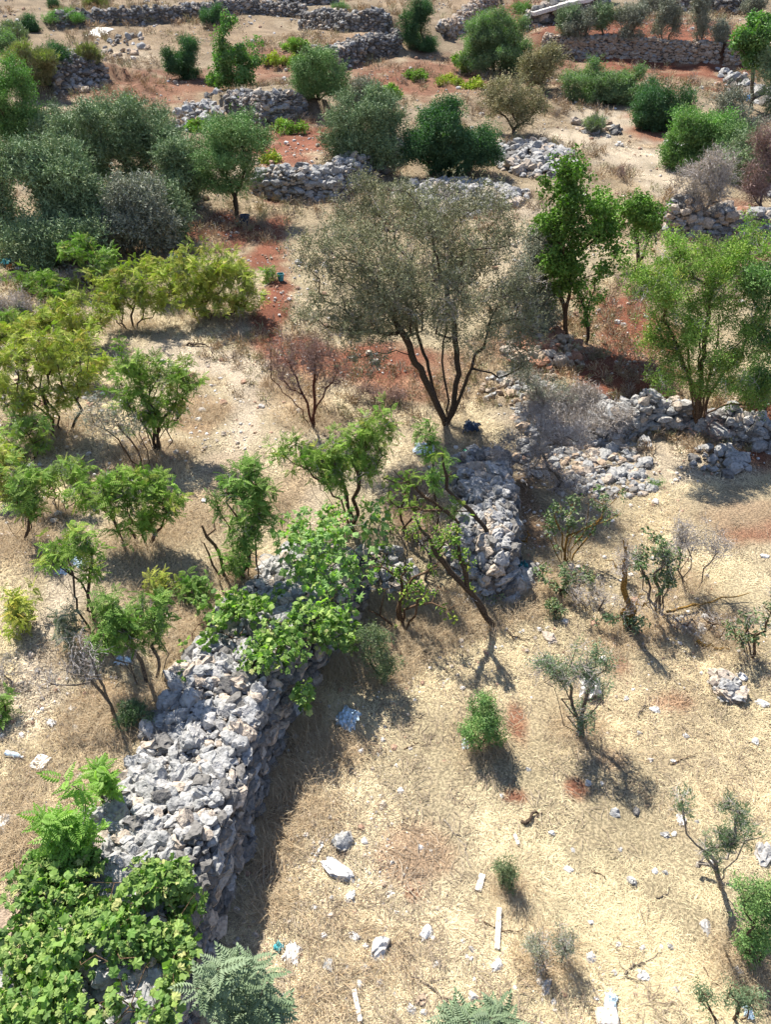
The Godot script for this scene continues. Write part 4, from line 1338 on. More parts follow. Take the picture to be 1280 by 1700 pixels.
	plant("leafy_tree", "tall dark leaved tree with twisted trunk behind the right side of the almond tree", "tree", Vector2(5.61, -22.07), [[-0.73, 4.19, 0, 0.79, 1.01, 0.71], [0.2, 3.54, 0, 0.67, 1.04, 0.61], [-0.83, 3.04, 0, 0.77, 1.05, 0.69], [-0.57, 4.81, 0, 0.49, 0.49, 0.44], [0.35, 4.19, 0, 0.41, 0.68, 0.37], [-0.36, 2.18, 0, 0.7, 0.71, 0.63], [0.77, 2.7, 0, 0.34, 0.72, 0.31]], {"stems": [[Vector3(-0.19, 0.7, 0), Vector3(-0.2, 1.64, 0), Vector3(-0.31, 3.04, 0)], [Vector3(-0.15, 0.7, 0), Vector3(-0.62, 2.18, 0)]], "tree": true, "kind": "broad", "pal": "lush", "tips": 110, "k": 20, "spread": 0.28, "size": 1.35, "bark": "bark_brown", "r": 0.008})
	plant("leafy_tree", "low shoots with a short black trunk between the red rocks and the leafy tree", "tree", Vector2(6.11, -21.89), [[0.02, 1.34, 0, 0.53, 0.38, 0.48], [0.24, 1.61, 0, 0.26, 0.25, 0.24], [-0.24, 1.88, 0, 0.35, 0.28, 0.32]], {"tree": true, "kind": "broad", "pal": "lush", "tips": 16, "k": 7, "spread": 0.15, "size": 1.2, "bark": "bark_dark", "r": 0.014})
	plant("small_tree", "small round headed tree on two thin trunks above the feathery tree", "tree", Vector2(9.32, -28.02), [[-0.72, 1.82, 0, 0.53, 0.51, 0.48], [0.03, 1.76, 0, 0.6, 0.51, 0.54], [-0.42, 2.13, 0, 0.63, 0.36, 0.57]], {"stems": [[Vector3(-0.22, 0.87, 0), Vector3(-0.36, 1.4, 0)], [Vector3(0.07, 0.91, 0.1), Vector3(0.21, 1.4, 0)]], "tree": true, "kind": "broad", "pal": "lush", "tips": 46, "k": 18, "spread": 0.25, "size": 1.3, "r": 0.013})
	plant("feathery_tree", "yellow green feathery tree of many upright stems at the right edge", "tree", Vector2(8.52, -18.03), [[-1.16, 4.16, 0, 1.15, 1.01, 1.04], [0.08, 3.86, -0.4, 0.89, 0.9, 0.8], [-2.1, 4.12, 0.3, 0.71, 0.72, 0.64], [0.43, 2.86, 0.2, 0.67, 0.93, 0.6], [-1.48, 2.99, 0.5, 0.88, 0.63, 0.79], [-0.43, 4.61, -0.8, 0.88, 0.57, 0.79], [0.59, 4.38, -0.6, 0.44, 0.76, 0.4], [-2.58, 3.95, 0.6, 0.35, 0.44, 0.32], [-0.1, 2.07, 0.6, 0.9, 0.55, 0.81], [-1.53, 2.17, 0.8, 0.59, 0.42, 0.53], [1.18, 1.69, 0.5, 0.38, 0.65, 0.34], [-2.73, 4.41, 0.3, 0.48, 0.58, 0.43], [-1.82, 4.68, -0.6, 0.73, 0.51, 0.65], [0.42, 4.87, -0.9, 0.59, 0.59, 0.53], [-0.6, 2.99, 0.5, 0.73, 0.74, 0.66]], {"stems": [[Vector3(-0.42, 1.07, 0), Vector3(-0.98, 2.77, 0)], [Vector3(-0.31, 1.25, 0), Vector3(-0.68, 3.09, 0)], [Vector3(-0.12, 1.25, 0), Vector3(-0.23, 3.09, 0)], [Vector3(-0.34, 1.07, 0), Vector3(-1.4, 2.9, 0.3)], [Vector3(0.02, 1.07, 0), Vector3(0.37, 2.54, 0.2)], [Vector3(-0.27, 1.42, 0), Vector3(-0.69, 4.01, 0)]], "tree": true, "kind": "fine", "pal": "lime", "tips": 340, "k": 12, "spread": 0.24, "size": 1.3, "bark": "bark_brown", "direct": 0.3, "twigs": 1})
	plant("feathery_tree", "green sapling crowding the right edge behind the feathery tree", "tree", Vector2(10.18, -17.92), [[-1.09, 3.01, 0, 0.44, 0.92, 0.39], [-0.55, 1.58, 0, 0.46, 0.98, 0.41], [-1.48, 3.76, 0, 0.43, 0.43, 0.39]], {"tree": true, "kind": "fine", "pal": "mid", "tips": 60, "k": 16, "spread": 0.22, "size": 1.4, "bark": "bark_brown"})
	plant("small_tree", "light green willow like tree beside a blue barrel on the left terrace", "tree", Vector2(-6.31, -33.54), [[-0.02, 2.77, 0, 1.45, 1.15, 1.3], [-0.69, 2.38, 0.3, 0.97, 0.97, 0.87], [0.98, 2.54, 0, 0.85, 0.98, 0.76], [0.25, 3.53, 0, 0.95, 0.61, 0.86], [-0.26, 1.4, 0, 0.99, 0.63, 0.89]], {"stems": [[Vector3(0.03, 0.68, 0), Vector3(-0.23, 1.63, 0)], [Vector3(-0.04, 0.56, 0), Vector3(0.51, 1.63, 0)]], "tree": true, "kind": "olive", "pal": "mid", "tips": 130, "k": 16, "spread": 0.3, "size": 1.7, "bark": "bark_dark", "r": 0.009})
	plant("grey_green_bush", "ash grey bush joined to the right side of the almond crown", "bush", Vector2(4.72, -22.29), [[-0.33, 2.3, 0, 0.77, 1.09, 0.7], [-0.52, 1.2, 0, 0.72, 0.94, 0.65], [-0.15, 2.99, 0, 0.52, 0.71, 0.47], [0.05, 0.63, 0, 0.66, 0.54, 0.59], [-0.61, 0.95, 0, 0.47, 1.02, 0.43], [0.06, 0.95, 0, 0.47, 1.02, 0.43]], {"kind": "olive", "pal": "olive_grey", "tips": 169, "k": 14, "spread": 0.24, "size": 1.3, "r": 0.006, "bark": "bark_grey", "multi": 4})

	# olives and dark bushes on the left
	plant("olive_tree", "broad grey green olive left of the light green willow like tree", "tree", Vector2(-11.53, -36.32), [[-0.92, 2.53, 0, 1.71, 1.4, 1.54], [1.18, 2.64, 0, 1.45, 1.24, 1.3], [-0.11, 1.44, 0, 2.01, 1.13, 1.81], [1.96, 1.93, 0, 0.89, 1.33, 0.8], [0.01, 3.23, 0, 1.54, 0.74, 1.38], [-2.13, 1.81, 0, 1.05, 1.05, 0.95]], {"tree": true, "tips": 260, "multi": 3, "kind": "olive", "pal": "deep", "k": 19, "spread": 0.34, "size": 2.0, "direct": 0.6, "thick": 0.8, "bark": "bark_grey", "r": 0.009})
	plant("olive_tree", "wide olive crown filling the left edge above the yellow shrubs", "tree", Vector2(-13.36, -29.49), [[0.22, 2.41, 0, 1.53, 1.45, 1.38], [1.8, 2.61, 0, 1.31, 1.04, 1.18], [1.01, 1.23, 0, 1.57, 1, 1.41], [-0.66, 0.9, 0, 1.04, 1.24, 0.94], [0.85, 3.12, 0, 1.29, 0.75, 1.16], [2.48, 1.77, 0, 0.89, 0.89, 0.8], [1.04, 0.46, 0, 1.37, 0.44, 1.23]], {"tree": true, "tips": 300, "multi": 3, "kind": "olive", "pal": "deep", "k": 19, "spread": 0.34, "size": 2.0, "direct": 0.6, "thick": 0.8, "bark": "bark_grey", "r": 0.009})
	plant("olive_tree", "round olive bush beside the dry bank, right of the wide olive crown", "tree", Vector2(-9.34, -29.32), [[0.36, 1.55, 0, 1.29, 1.01, 1.16], [0.01, 1.98, 0, 0.97, 0.74, 0.87], [0.82, 1.01, 0, 0.76, 0.77, 0.69], [-0.52, 1.01, 0, 0.76, 0.67, 0.69]], {"tree": true, "tips": 140, "multi": 3, "kind": "olive", "pal": "olive_grey", "k": 19, "spread": 0.34, "size": 2.0, "direct": 0.6, "thick": 0.8, "bark": "bark_grey", "r": 0.009})
	plant("olive_tree", "olive between the willow like tree and the broad olive", "tree", Vector2(-8.79, -34.18), [[0.15, 1.7, 0, 1, 1.16, 0.9], [0.43, 1.1, 0, 0.86, 1.13, 0.78], [-0.39, 0.74, 0, 0.87, 0.76, 0.78]], {"tree": true, "tips": 110, "multi": 3, "kind": "olive", "pal": "deep", "k": 19, "spread": 0.34, "size": 2.0, "direct": 0.6, "thick": 0.8, "bark": "bark_grey", "r": 0.009})
	plant("olive_tree", "darker olive low at the left border beneath the wide crown", "tree", Vector2(-13.44, -27.81), [[0.22, 0.77, 0, 1.21, 0.7, 1.09], [1.58, 0.98, 0, 0.99, 0.72, 0.89], [2.54, 1.41, 0, 0.77, 0.64, 0.69]], {"tree": true, "tips": 130, "multi": 3, "kind": "olive", "pal": "deep", "k": 19, "spread": 0.34, "size": 2.0, "direct": 0.6, "thick": 0.8, "bark": "bark_grey", "r": 0.009})
	plant("tall_bush", "bright green tall tree at the left border high on the slope", "tree", Vector2(-19.07, -42.64), [[0.74, 2.55, 0, 1.37, 1.8, 1.23], [0.68, 3.85, 0, 0.88, 0.88, 0.79], [0.84, 1.33, 0, 1.22, 1.22, 1.09], [-0.06, 1.17, 0, 0.77, 1.38, 0.69], [1.01, 1.17, 0, 0.77, 1.38, 0.69]], {"tree": true, "kind": "fine", "pal": "mid", "tips": 156, "k": 18, "spread": 0.4, "size": 2.0, "r": 0.009})
	plant("tall_bush", "yellow green feathered bush above the bright green tree at the left border", "bush", Vector2(-22.53, -55.32), [[0.37, 1.33, 0, 1.28, 0.97, 1.15], [1.03, 1, 0, 0.75, 0.76, 0.68], [-0.23, 0.53, 0, 0.7, 0.65, 0.63], [0.75, 0.53, 0, 0.7, 0.65, 0.63]], {"kind": "needle", "pal": "brownish", "tips": 65, "k": 16, "spread": 0.35, "size": 2.2, "r": 0.009})
	plant("evergreen_bush", "dark rounded evergreen bush alone on the bare slope at upper left", "bush", Vector2(-13.93, -60.66), [[0.16, 1.26, 0, 1.23, 1.48, 1.11], [-0.13, 0.73, 0, 1.16, 0.91, 1.04], [-0.46, 0.62, 0, 0.65, 0.77, 0.59], [0.45, 0.62, 0, 0.65, 0.77, 0.59]], {"tips": 78, "multi": 3, "kind": "fine", "pal": "dark", "k": 24, "spread": 0.36, "size": 2.2, "r": 0.009})
	plant("small_tree", "fresh green pointed tree beside the vine terrace at upper left", "tree", Vector2(-10.09, -56.62), [[0.14, 2.69, 0, 0.84, 1.37, 0.75], [0.46, 1.54, 0, 1.46, 1.39, 1.32], [1.3, 2.2, 0, 0.84, 1.15, 0.76], [-0.3, 1.03, 0, 0.93, 0.93, 0.84]], {"tree": true, "kind": "broad", "pal": "mid", "tips": 80, "k": 16, "spread": 0.35, "size": 1.8, "r": 0.009})
	plant("evergreen_bush", "small dark bush in front of the far field wall", "bush", Vector2(-15.13, -79.34), [[0.12, 0.89, 0, 0.89, 1.05, 0.8], [-0.25, 0.43, 0, 0.45, 0.55, 0.4], [0.37, 0.43, 0, 0.45, 0.55, 0.4]], {"tips": 33, "multi": 3, "kind": "fine", "pal": "dark", "k": 24, "spread": 0.36, "size": 2.2, "r": 0.009})
	plant("evergreen_bush", "round dark bush at the end of the far wall, top centre", "bush", Vector2(2.76, -68.28), [[-0.13, 1.53, 0, 1.41, 1.73, 1.27], [-0.51, 2.1, 0, 0.9, 1.08, 0.81], [-0.61, 0.74, 0, 0.71, 0.93, 0.64], [0.38, 0.74, 0, 0.71, 0.93, 0.64]], {"tips": 78, "multi": 3, "kind": "fine", "pal": "dark", "k": 24, "spread": 0.36, "size": 2.2, "r": 0.009})
	plant("evergreen_bush", "large dark bush of dense green at the top centre right of the orange wall", "bush", Vector2(7.7, -61.84), [[-0.05, 1.99, 0, 2.48, 1.9, 2.24], [-1.03, 1.28, 0, 1.67, 1.42, 1.5], [1.08, 1.1, 0, 1.51, 1.42, 1.35], [0.08, 2.87, 0, 1.48, 0.98, 1.33], [-0.96, 0.92, 0, 1.32, 1.13, 1.19], [0.89, 0.92, 0, 1.32, 1.13, 1.19]], {"tips": 195, "multi": 3, "kind": "fine", "pal": "deep", "k": 24, "spread": 0.36, "size": 2.2, "r": 0.009})
	plant("low_shrub", "yellow green shrub at the foot of the large dark bush", "bush", Vector2(5.66, -62.6), [[-0.04, 0.63, 0, 0.94, 0.76, 0.84]], {"kind": "broad", "pal": "lime", "tips": 24, "k": 16, "spread": 0.25, "size": 1.8, "r": 0.008})
	plant("sparse_tree", "thin yellowish brown tree leaning over the pale scree", "tree", Vector2(7.01, -46.04), [[-0.43, 1.73, 0, 1.77, 1.14, 1.59], [0.74, 1.3, 0, 1.29, 1.1, 1.16], [-1.23, 1.73, 0, 0.96, 0.83, 0.87]], {"tree": true, "kind": "olive", "pal": "brownish", "tips": 80, "k": 11, "spread": 0.32, "size": 1.9, "r": 0.011})
	plant("sparse_tree", "olive brown bush in front of the left end of the ochre wall", "bush", Vector2(10.37, -56.47), [[-0.18, 1.43, 0, 1.31, 1.31, 1.18], [-0.9, 1.03, 0, 0.93, 0.93, 0.83]], {"kind": "olive", "pal": "brownish", "tips": 60, "k": 14, "spread": 0.35, "size": 2.0, "r": 0.009})
	plant("evergreen_bush", "broad dark thicket under the ochre retaining wall", "bush", Vector2(14, -54.18), [[-1.71, 1.26, 0, 1.27, 1.12, 1.14], [-0.16, 0.94, 0, 1.5, 0.89, 1.35], [1.51, 1, 0, 1.42, 0.89, 1.28], [0.66, 0.54, 0, 1.88, 0.56, 1.69], [-0.96, 0.55, 0, 1.47, 0.64, 1.33], [1.11, 0.55, 0, 1.47, 0.64, 1.33]], {"tips": 195, "multi": 3, "kind": "fine", "pal": "deep", "k": 24, "spread": 0.36, "size": 2.2, "r": 0.009})
	plant("evergreen_bush", "very dark bush behind the almond crown, in front of the scree", "bush", Vector2(3.09, -38.87), [[-0.17, 1.76, 0, 1.61, 1.39, 1.45], [-1, 1.5, 0, 1.12, 1.29, 1.01], [1.12, 1.11, 0, 1.12, 1.07, 1.01], [-0.08, 2.63, 0, 1.1, 0.76, 0.99], [-0.68, 0.83, 0, 1.09, 0.95, 0.99], [0.85, 0.83, 0, 1.09, 0.95, 0.99]], {"tips": 195, "multi": 3, "kind": "fine", "pal": "dark", "k": 24, "spread": 0.36, "size": 2.2, "r": 0.009})
	plant("grey_green_bush", "grey green bush left of the very dark bush", "bush", Vector2(-0.91, -38.84), [[-0.75, 1.51, 0, 1.33, 1.28, 1.2], [0.77, 1.63, 0, 1.11, 1.57, 1], [0.09, 2.5, 0, 1.23, 0.92, 1.1], [1.19, 0.74, 0, 0.73, 0.79, 0.66], [-0.81, 0.83, 0, 1.01, 0.96, 0.91], [0.61, 0.83, 0, 1.01, 0.96, 0.91]], {"kind": "olive", "pal": "deep", "tips": 182, "k": 18, "spread": 0.32, "size": 1.9, "r": 0.009})
	plant("grey_green_bush", "grey green tree overhanging the corner wall in the upper middle", "bush", Vector2(-3.93, -51.01), [[0.07, 1.32, 0, 1.54, 1.26, 1.39], [-0.66, 0.85, 0, 0.99, 0.92, 0.89], [0.93, 0.85, 0, 0.85, 0.99, 0.76], [-0.55, 0.59, 0, 0.86, 0.72, 0.77], [0.65, 0.59, 0, 0.86, 0.72, 0.77]], {"kind": "olive", "pal": "mid", "tips": 117, "k": 18, "spread": 0.34, "size": 1.9, "r": 0.009})
	plant("grey_green_bush", "grey green bush between the corner wall bush and the climbing wall", "bush", Vector2(-1.86, -53.22), [[0.02, 0.73, 0, 1.11, 0.88, 1], [1.12, 0.4, 0, 0.89, 0.74, 0.8], [-0.09, 0.37, 0, 0.78, 0.44, 0.7], [1, 0.37, 0, 0.78, 0.44, 0.7]], {"kind": "olive", "pal": "olive_grey", "tips": 65, "k": 15, "spread": 0.32, "size": 1.9, "r": 0.009})
	plant("evergreen_bush", "dark bush on the right terrace, left one of the pair", "bush", Vector2(15.59, -47.6), [[-0.3, 1.39, 0, 1.4, 1.26, 1.26], [-0.86, 0.88, 0, 1, 0.94, 0.9], [0.74, 1.18, 0, 0.8, 1.01, 0.72], [-0.68, 0.62, 0, 0.87, 0.73, 0.79], [0.55, 0.62, 0, 0.87, 0.73, 0.79]], {"tips": 130, "multi": 3, "kind": "fine", "pal": "dark", "k": 24, "spread": 0.36, "size": 2.2, "r": 0.009})
	plant("evergreen_bush", "greener bush on the right terrace in front of the dark one", "bush", Vector2(14.86, -39.76), [[-0.19, 1.98, 0, 1.3, 1.3, 1.17], [-0.51, 0.94, 0, 1.21, 0.85, 1.08], [0.75, 1.6, 0, 0.85, 1.03, 0.77], [-0.54, 0.78, 0, 0.88, 0.91, 0.79], [0.69, 0.78, 0, 0.88, 0.91, 0.79]], {"tips": 169, "multi": 3, "kind": "fine", "pal": "mid", "k": 24, "spread": 0.36, "size": 2.2, "r": 0.009})
	plant("grey_green_bush", "dusty bush at the right edge beyond the greener bush", "bush", Vector2(18.21, -43.98), [[-0.04, 1.29, 0, 0.93, 1.12, 0.84], [-0.69, 1.98, 0, 0.8, 0.68, 0.72], [0.79, 0.58, 0, 0.82, 0.95, 0.73], [-0.26, 0.64, 0, 0.68, 0.75, 0.61], [0.7, 0.64, 0, 0.68, 0.75, 0.61]], {"kind": "olive", "pal": "olive_grey", "tips": 91, "k": 13, "spread": 0.32, "size": 1.9, "r": 0.009})
	plant("bare_shrub", "leafless grey shrub in the middle right above the feathery tree", "shrub", Vector2(12.68, -31.16), [[-0.47, 1.69, 0, 0.97, 1.02, 0.87], [-0.03, 2.23, 0, 0.77, 0.68, 0.7]], {"kind": "twig", "pal": "twig", "tips": 90, "k": 9, "spread": 0.25, "size": 2.2, "r": 0.007, "bark": "bark_grey"})
	plant("bare_shrub", "pale bare shrub cut by the right edge", "shrub", Vector2(15.53, -32.78), [[-0.51, 1.73, 0, 0.81, 1.46, 0.73], [-0.75, 1.05, 0, 0.63, 0.73, 0.57]], {"kind": "twig", "pal": "twig_red", "tips": 90, "k": 9, "spread": 0.25, "size": 2.2, "r": 0.007, "bark": "bark_grey"})
	plant("tall_tree", "tall thin tree with a pale trunk at the right edge of the olive terrace", "tree", Vector2(22.1, -51.58), [[-1, 4.07, 0, 1.1, 0.89, 0.99], [-0.54, 3.33, 0, 0.9, 0.83, 0.81], [-1.43, 3.78, 0, 0.69, 0.55, 0.62]], {"tree": true, "stems": [[Vector3(-0.48, 1.66, 0), Vector3(-0.91, 3.18, 0)]], "kind": "broad", "pal": "mid", "tips": 60, "k": 20, "spread": 0.35, "size": 2.2, "bark": "bark_grey", "r": 0.014})
	plant("tall_tree", "grey blue foliage hanging at the right edge below the tall thin tree", "tree", Vector2(22.89, -50.35), [[-1, 2.18, 0, 0.9, 1.04, 0.81], [-0.46, 0.95, 0, 0.7, 0.84, 0.63]], {"tree": true, "kind": "olive", "pal": "deep", "tips": 30, "k": 18, "spread": 0.35, "size": 2.0})
	plant("grey_green_bush", "middle olive of the left thicket, behind the round olive bush", "bush", Vector2(-11.69, -30.83), [[0.37, 1.6, 0, 1.16, 0.92, 1.04], [-0.31, 0.7, 0, 0.94, 0.69, 0.85], [0.58, 0.47, 0, 0.95, 0.54, 0.85], [-0.35, 0.62, 0, 0.71, 0.68, 0.64], [0.64, 0.62, 0, 0.71, 0.68, 0.64]], {"kind": "olive", "pal": "mid", "tips": 117, "k": 17, "spread": 0.34, "size": 1.9, "r": 0.008, "bark": "bark_grey", "multi": 4})
	plant("grey_green_bush", "dusky olive low at the back of the left thicket", "bush", Vector2(-16.85, -42.56), [[0.33, 1.27, 0, 1.21, 1.09, 1.09], [1.25, 0.71, 0, 1.1, 0.79, 0.99], [-0.62, 0.57, 0, 0.92, 0.73, 0.83], [-0.29, 0.55, 0, 0.97, 0.64, 0.87], [1.06, 0.55, 0, 0.97, 0.64, 0.87]], {"kind": "olive", "pal": "deep", "tips": 117, "k": 17, "spread": 0.34, "size": 1.9, "r": 0.008, "bark": "bark_grey", "multi": 4})
	plant("grey_green_bush", "olive sprays between the round olive bush and the willow like tree", "bush", Vector2(-8.59, -30.4), [[0.21, 1.25, 0, 0.6, 0.94, 0.54], [0.33, 0.58, 0, 0.47, 0.57, 0.42], [-0.09, 0.53, 0, 0.33, 0.59, 0.29], [0.36, 0.53, 0, 0.33, 0.59, 0.29]], {"kind": "olive", "pal": "deep", "tips": 117, "k": 17, "spread": 0.34, "size": 1.9, "r": 0.008, "bark": "bark_grey", "multi": 4})
	plant("grey_green_bush", "grey green bush at the right edge under the bare shrub", "bush", Vector2(16.17, -36.28), [[-0.45, 1.13, 0, 0.9, 0.96, 0.81], [0.49, 0.63, 0, 0.69, 0.64, 0.62], [-0.4, 0.49, 0, 0.6, 0.56, 0.54], [0.44, 0.49, 0, 0.6, 0.56, 0.54]], {"kind": "olive", "pal": "deep", "tips": 117, "k": 17, "spread": 0.34, "size": 1.9, "r": 0.008, "bark": "bark_grey", "multi": 4})
	plant("grey_green_bush", "leafy bush at the right edge between the dusty bush and the greener bush", "bush", Vector2(15.91, -38.61), [[-0.14, 1.05, 0, 0.84, 0.9, 0.75], [-0.6, 0.66, 0, 0.56, 0.62, 0.51], [-0.47, 0.46, 0, 0.49, 0.53, 0.44], [0.22, 0.46, 0, 0.49, 0.53, 0.44]], {"kind": "olive", "pal": "mid", "tips": 117, "k": 17, "spread": 0.34, "size": 1.9, "r": 0.008, "bark": "bark_grey", "multi": 4})

	# the olive rows
	plant("olive_tree", "leftmost olive bush in the front row above the ochre wall", "tree", Vector2(14.86, -67.8), [[-0.16, 1.06, 0, 1.35, 1.03, 1.21], [-0.21, 1.34, 0, 0.94, 0.67, 0.85]], {"tree": true, "kind": "olive", "pal": "olive_grey", "tips": 50, "multi": 4, "k": 18, "spread": 0.3, "size": 2.0, "r": 0.01, "bark": "bark_grey", "group": "olives on the red terrace"})
	plant("olive_tree", "second olive from the left in the front row above the ochre wall", "tree", Vector2(18.19, -66.95), [[-0.25, 1.34, 0, 1.24, 1.3, 1.12], [-0.32, 1.7, 0, 0.86, 0.85, 0.78]], {"tree": true, "kind": "olive", "pal": "olive_grey", "tips": 50, "multi": 4, "k": 18, "spread": 0.3, "size": 2.0, "r": 0.01, "bark": "bark_grey", "group": "olives on the red terrace"})
	plant("olive_tree", "tall narrow olive, third from the left above the ochre wall", "tree", Vector2(20.67, -66.28), [[-0.33, 1.53, 0, 1.14, 1.49, 1.02], [-0.42, 1.94, 0, 0.79, 0.97, 0.71]], {"tree": true, "kind": "olive", "pal": "olive_grey", "tips": 50, "multi": 4, "k": 18, "spread": 0.3, "size": 2.0, "r": 0.01, "bark": "bark_grey", "group": "olives on the red terrace"})
	plant("olive_tree", "tallest narrow olive, fourth from the left above the ochre wall", "tree", Vector2(23.01, -65.59), [[-0.42, 1.71, 0, 0.99, 1.67, 0.89], [-0.53, 2.17, 0, 0.69, 1.08, 0.62]], {"tree": true, "kind": "olive", "pal": "olive_grey", "tips": 50, "multi": 4, "k": 18, "spread": 0.3, "size": 2.0, "r": 0.01, "bark": "bark_grey", "group": "olives on the red terrace"})
	plant("olive_tree", "thin small olive near the right end above the ochre wall", "tree", Vector2(24.36, -65.15), [[-0.19, 0.74, 0, 0.48, 0.72, 0.43], [-0.25, 0.94, 0, 0.33, 0.47, 0.3]], {"tree": true, "kind": "olive", "pal": "olive_grey", "tips": 50, "multi": 4, "k": 18, "spread": 0.3, "size": 2.0, "r": 0.01, "bark": "bark_grey", "group": "olives on the red terrace"})
	plant("olive_tree", "young olive left of the concrete capped wall in the back row", "tree", Vector2(14.55, -78.17), [[-0.11, 0.81, 0, 0.61, 0.8, 0.55], [-0.14, 1.03, 0, 0.43, 0.52, 0.39]], {"tree": true, "kind": "olive", "pal": "olive_grey", "tips": 50, "multi": 4, "k": 18, "spread": 0.3, "size": 2.0, "r": 0.01, "bark": "bark_grey", "group": "olives on the red terrace"})
	plant("olive_tree", "dark olive cluster against the concrete capped wall", "tree", Vector2(13.89, -68.18), [[-0.13, 0.89, 0, 0.9, 0.87, 0.81], [-0.16, 1.13, 0, 0.63, 0.57, 0.57]], {"tree": true, "kind": "olive", "pal": "deep", "tips": 50, "multi": 4, "k": 18, "spread": 0.3, "size": 2.0, "r": 0.01, "bark": "bark_grey", "group": "olives on the red terrace"})
	plant("olive_tree", "second dark olive behind the front row on the right of the concrete capped wall", "tree", Vector2(16.54, -67.87), [[-0.17, 1.01, 0, 0.99, 0.99, 0.89], [-0.22, 1.28, 0, 0.69, 0.64, 0.62]], {"tree": true, "kind": "olive", "pal": "deep", "tips": 50, "multi": 4, "k": 18, "spread": 0.3, "size": 2.0, "r": 0.01, "bark": "bark_grey", "group": "olives on the red terrace"})
	plant("olive_tree", "small olive in the middle of the back row", "tree", Vector2(24.83, -85.25), [[-0.17, 0.83, 0, 1, 0.82, 0.9], [-0.22, 1.05, 0, 0.7, 0.53, 0.63]], {"tree": true, "kind": "olive", "pal": "olive_grey", "tips": 50, "multi": 4, "k": 18, "spread": 0.3, "size": 2.0, "r": 0.01, "bark": "bark_grey", "group": "olives on the red terrace"})
	plant("olive_tree", "rounded olive at the top right corner", "tree", Vector2(33.73, -84.32), [[-0.22, 0.77, 0, 1.1, 0.76, 0.99], [-0.28, 0.98, 0, 0.77, 0.5, 0.69]], {"tree": true, "kind": "olive", "pal": "olive_grey", "tips": 50, "multi": 4, "k": 18, "spread": 0.3, "size": 2.0, "r": 0.01, "bark": "bark_grey", "group": "olives on the red terrace"})

	# vines and low greens on the upper terraces
	plant("low_vine", "sprawling bright vine on red soil at upper left", "vine", Vector2(-6.51, -64.29), [[0.02, 0.31, 0, 1.3, 0.6, 1.17]], {"kind": "broad", "pal": "lime", "tips": 18, "k": 18, "spread": 0.22, "size": 1.7, "r": 0.006})
	plant("low_vine", "yellowing vine left of the sprawling bright vine", "vine", Vector2(-7.65, -63.17), [[0.02, 0.27, 0, 1.46, 0.5, 1.31]], {"kind": "broad", "pal": "yellow", "tips": 18, "k": 18, "spread": 0.22, "size": 1.7, "r": 0.006})
	plant("low_vine", "darker vine under the sprawling bright vine", "vine", Vector2(-5.89, -61.68), [[0.02, 0.26, 0, 1.09, 0.49, 0.98]], {"kind": "broad", "pal": "sumac", "tips": 18, "k": 18, "spread": 0.22, "size": 1.7, "r": 0.006})
	plant("low_vine", "green vine on the red soil below the corner wall", "vine", Vector2(-5.43, -46.92), [[0.02, 0.26, 0, 1.14, 0.44, 1.02]], {"kind": "broad", "pal": "lime", "tips": 18, "k": 18, "spread": 0.22, "size": 1.7, "r": 0.006})
	plant("low_vine", "vine hanging over the rubble beside the corner wall", "vine", Vector2(-10.83, -47.77), [[0.03, 0.19, 0, 0.68, 0.33, 0.61]], {"kind": "broad", "pal": "lime", "tips": 18, "k": 18, "spread": 0.22, "size": 1.7, "r": 0.006})
	plant("low_vine", "low vine by the large dark bush on the open slope", "vine", Vector2(2.16, -60.53), [[0, 0.18, 0, 1, 0.31, 0.9]], {"kind": "broad", "pal": "lime", "tips": 18, "k": 18, "spread": 0.22, "size": 1.7, "r": 0.006})
	plant("low_vine", "vine on the corner wall, left patch", "vine", Vector2(-8.71, -51.29), [[0.04, 0.31, 0, 0.64, 0.57, 0.58]], {"kind": "broad", "pal": "lime", "tips": 18, "k": 18, "spread": 0.22, "size": 1.7, "r": 0.006})
	plant("low_vine", "vine on the corner wall, right patch", "vine", Vector2(-7.73, -49.61), [[0.02, 0.23, 0, 0.49, 0.42, 0.44]], {"kind": "broad", "pal": "sumac", "tips": 18, "k": 18, "spread": 0.22, "size": 1.7, "r": 0.006})
	plant("low_vine", "small yellow plant above the ruined rubble wall", "vine", Vector2(-5.33, -38.88), [[0.01, 0.11, 0, 0.51, 0.18, 0.46]], {"kind": "broad", "pal": "yellow", "tips": 18, "k": 18, "spread": 0.22, "size": 1.7, "r": 0.006})
	plant("low_vine", "yellow green plants behind the grey green bush", "vine", Vector2(0.58, -55.61), [[0, 0.29, 0, 0.93, 0.53, 0.83]], {"kind": "broad", "pal": "lime", "tips": 18, "k": 18, "spread": 0.22, "size": 1.7, "r": 0.006})
	plant("low_vine", "yellow plants beside the low vine on the open slope", "vine", Vector2(4.29, -59.3), [[-0.01, 0.15, 0, 1.06, 0.26, 0.96]], {"kind": "broad", "pal": "yellow", "tips": 18, "k": 18, "spread": 0.22, "size": 1.7, "r": 0.006})
	plant("low_vine", "bright clump behind the broad olive", "vine", Vector2(-15.82, -52.65), [[0.04, 0.2, 0, 0.59, 0.36, 0.53]], {"kind": "broad", "pal": "lime", "tips": 18, "k": 18, "spread": 0.22, "size": 1.7, "r": 0.006})
	plant("low_vine", "yellow green patch at the foot of the fresh green pointed tree", "vine", Vector2(-11.52, -58.51), [[0.03, 0.21, 0, 0.56, 0.4, 0.51]], {"kind": "broad", "pal": "lime", "tips": 18, "k": 18, "spread": 0.22, "size": 1.7, "r": 0.006})
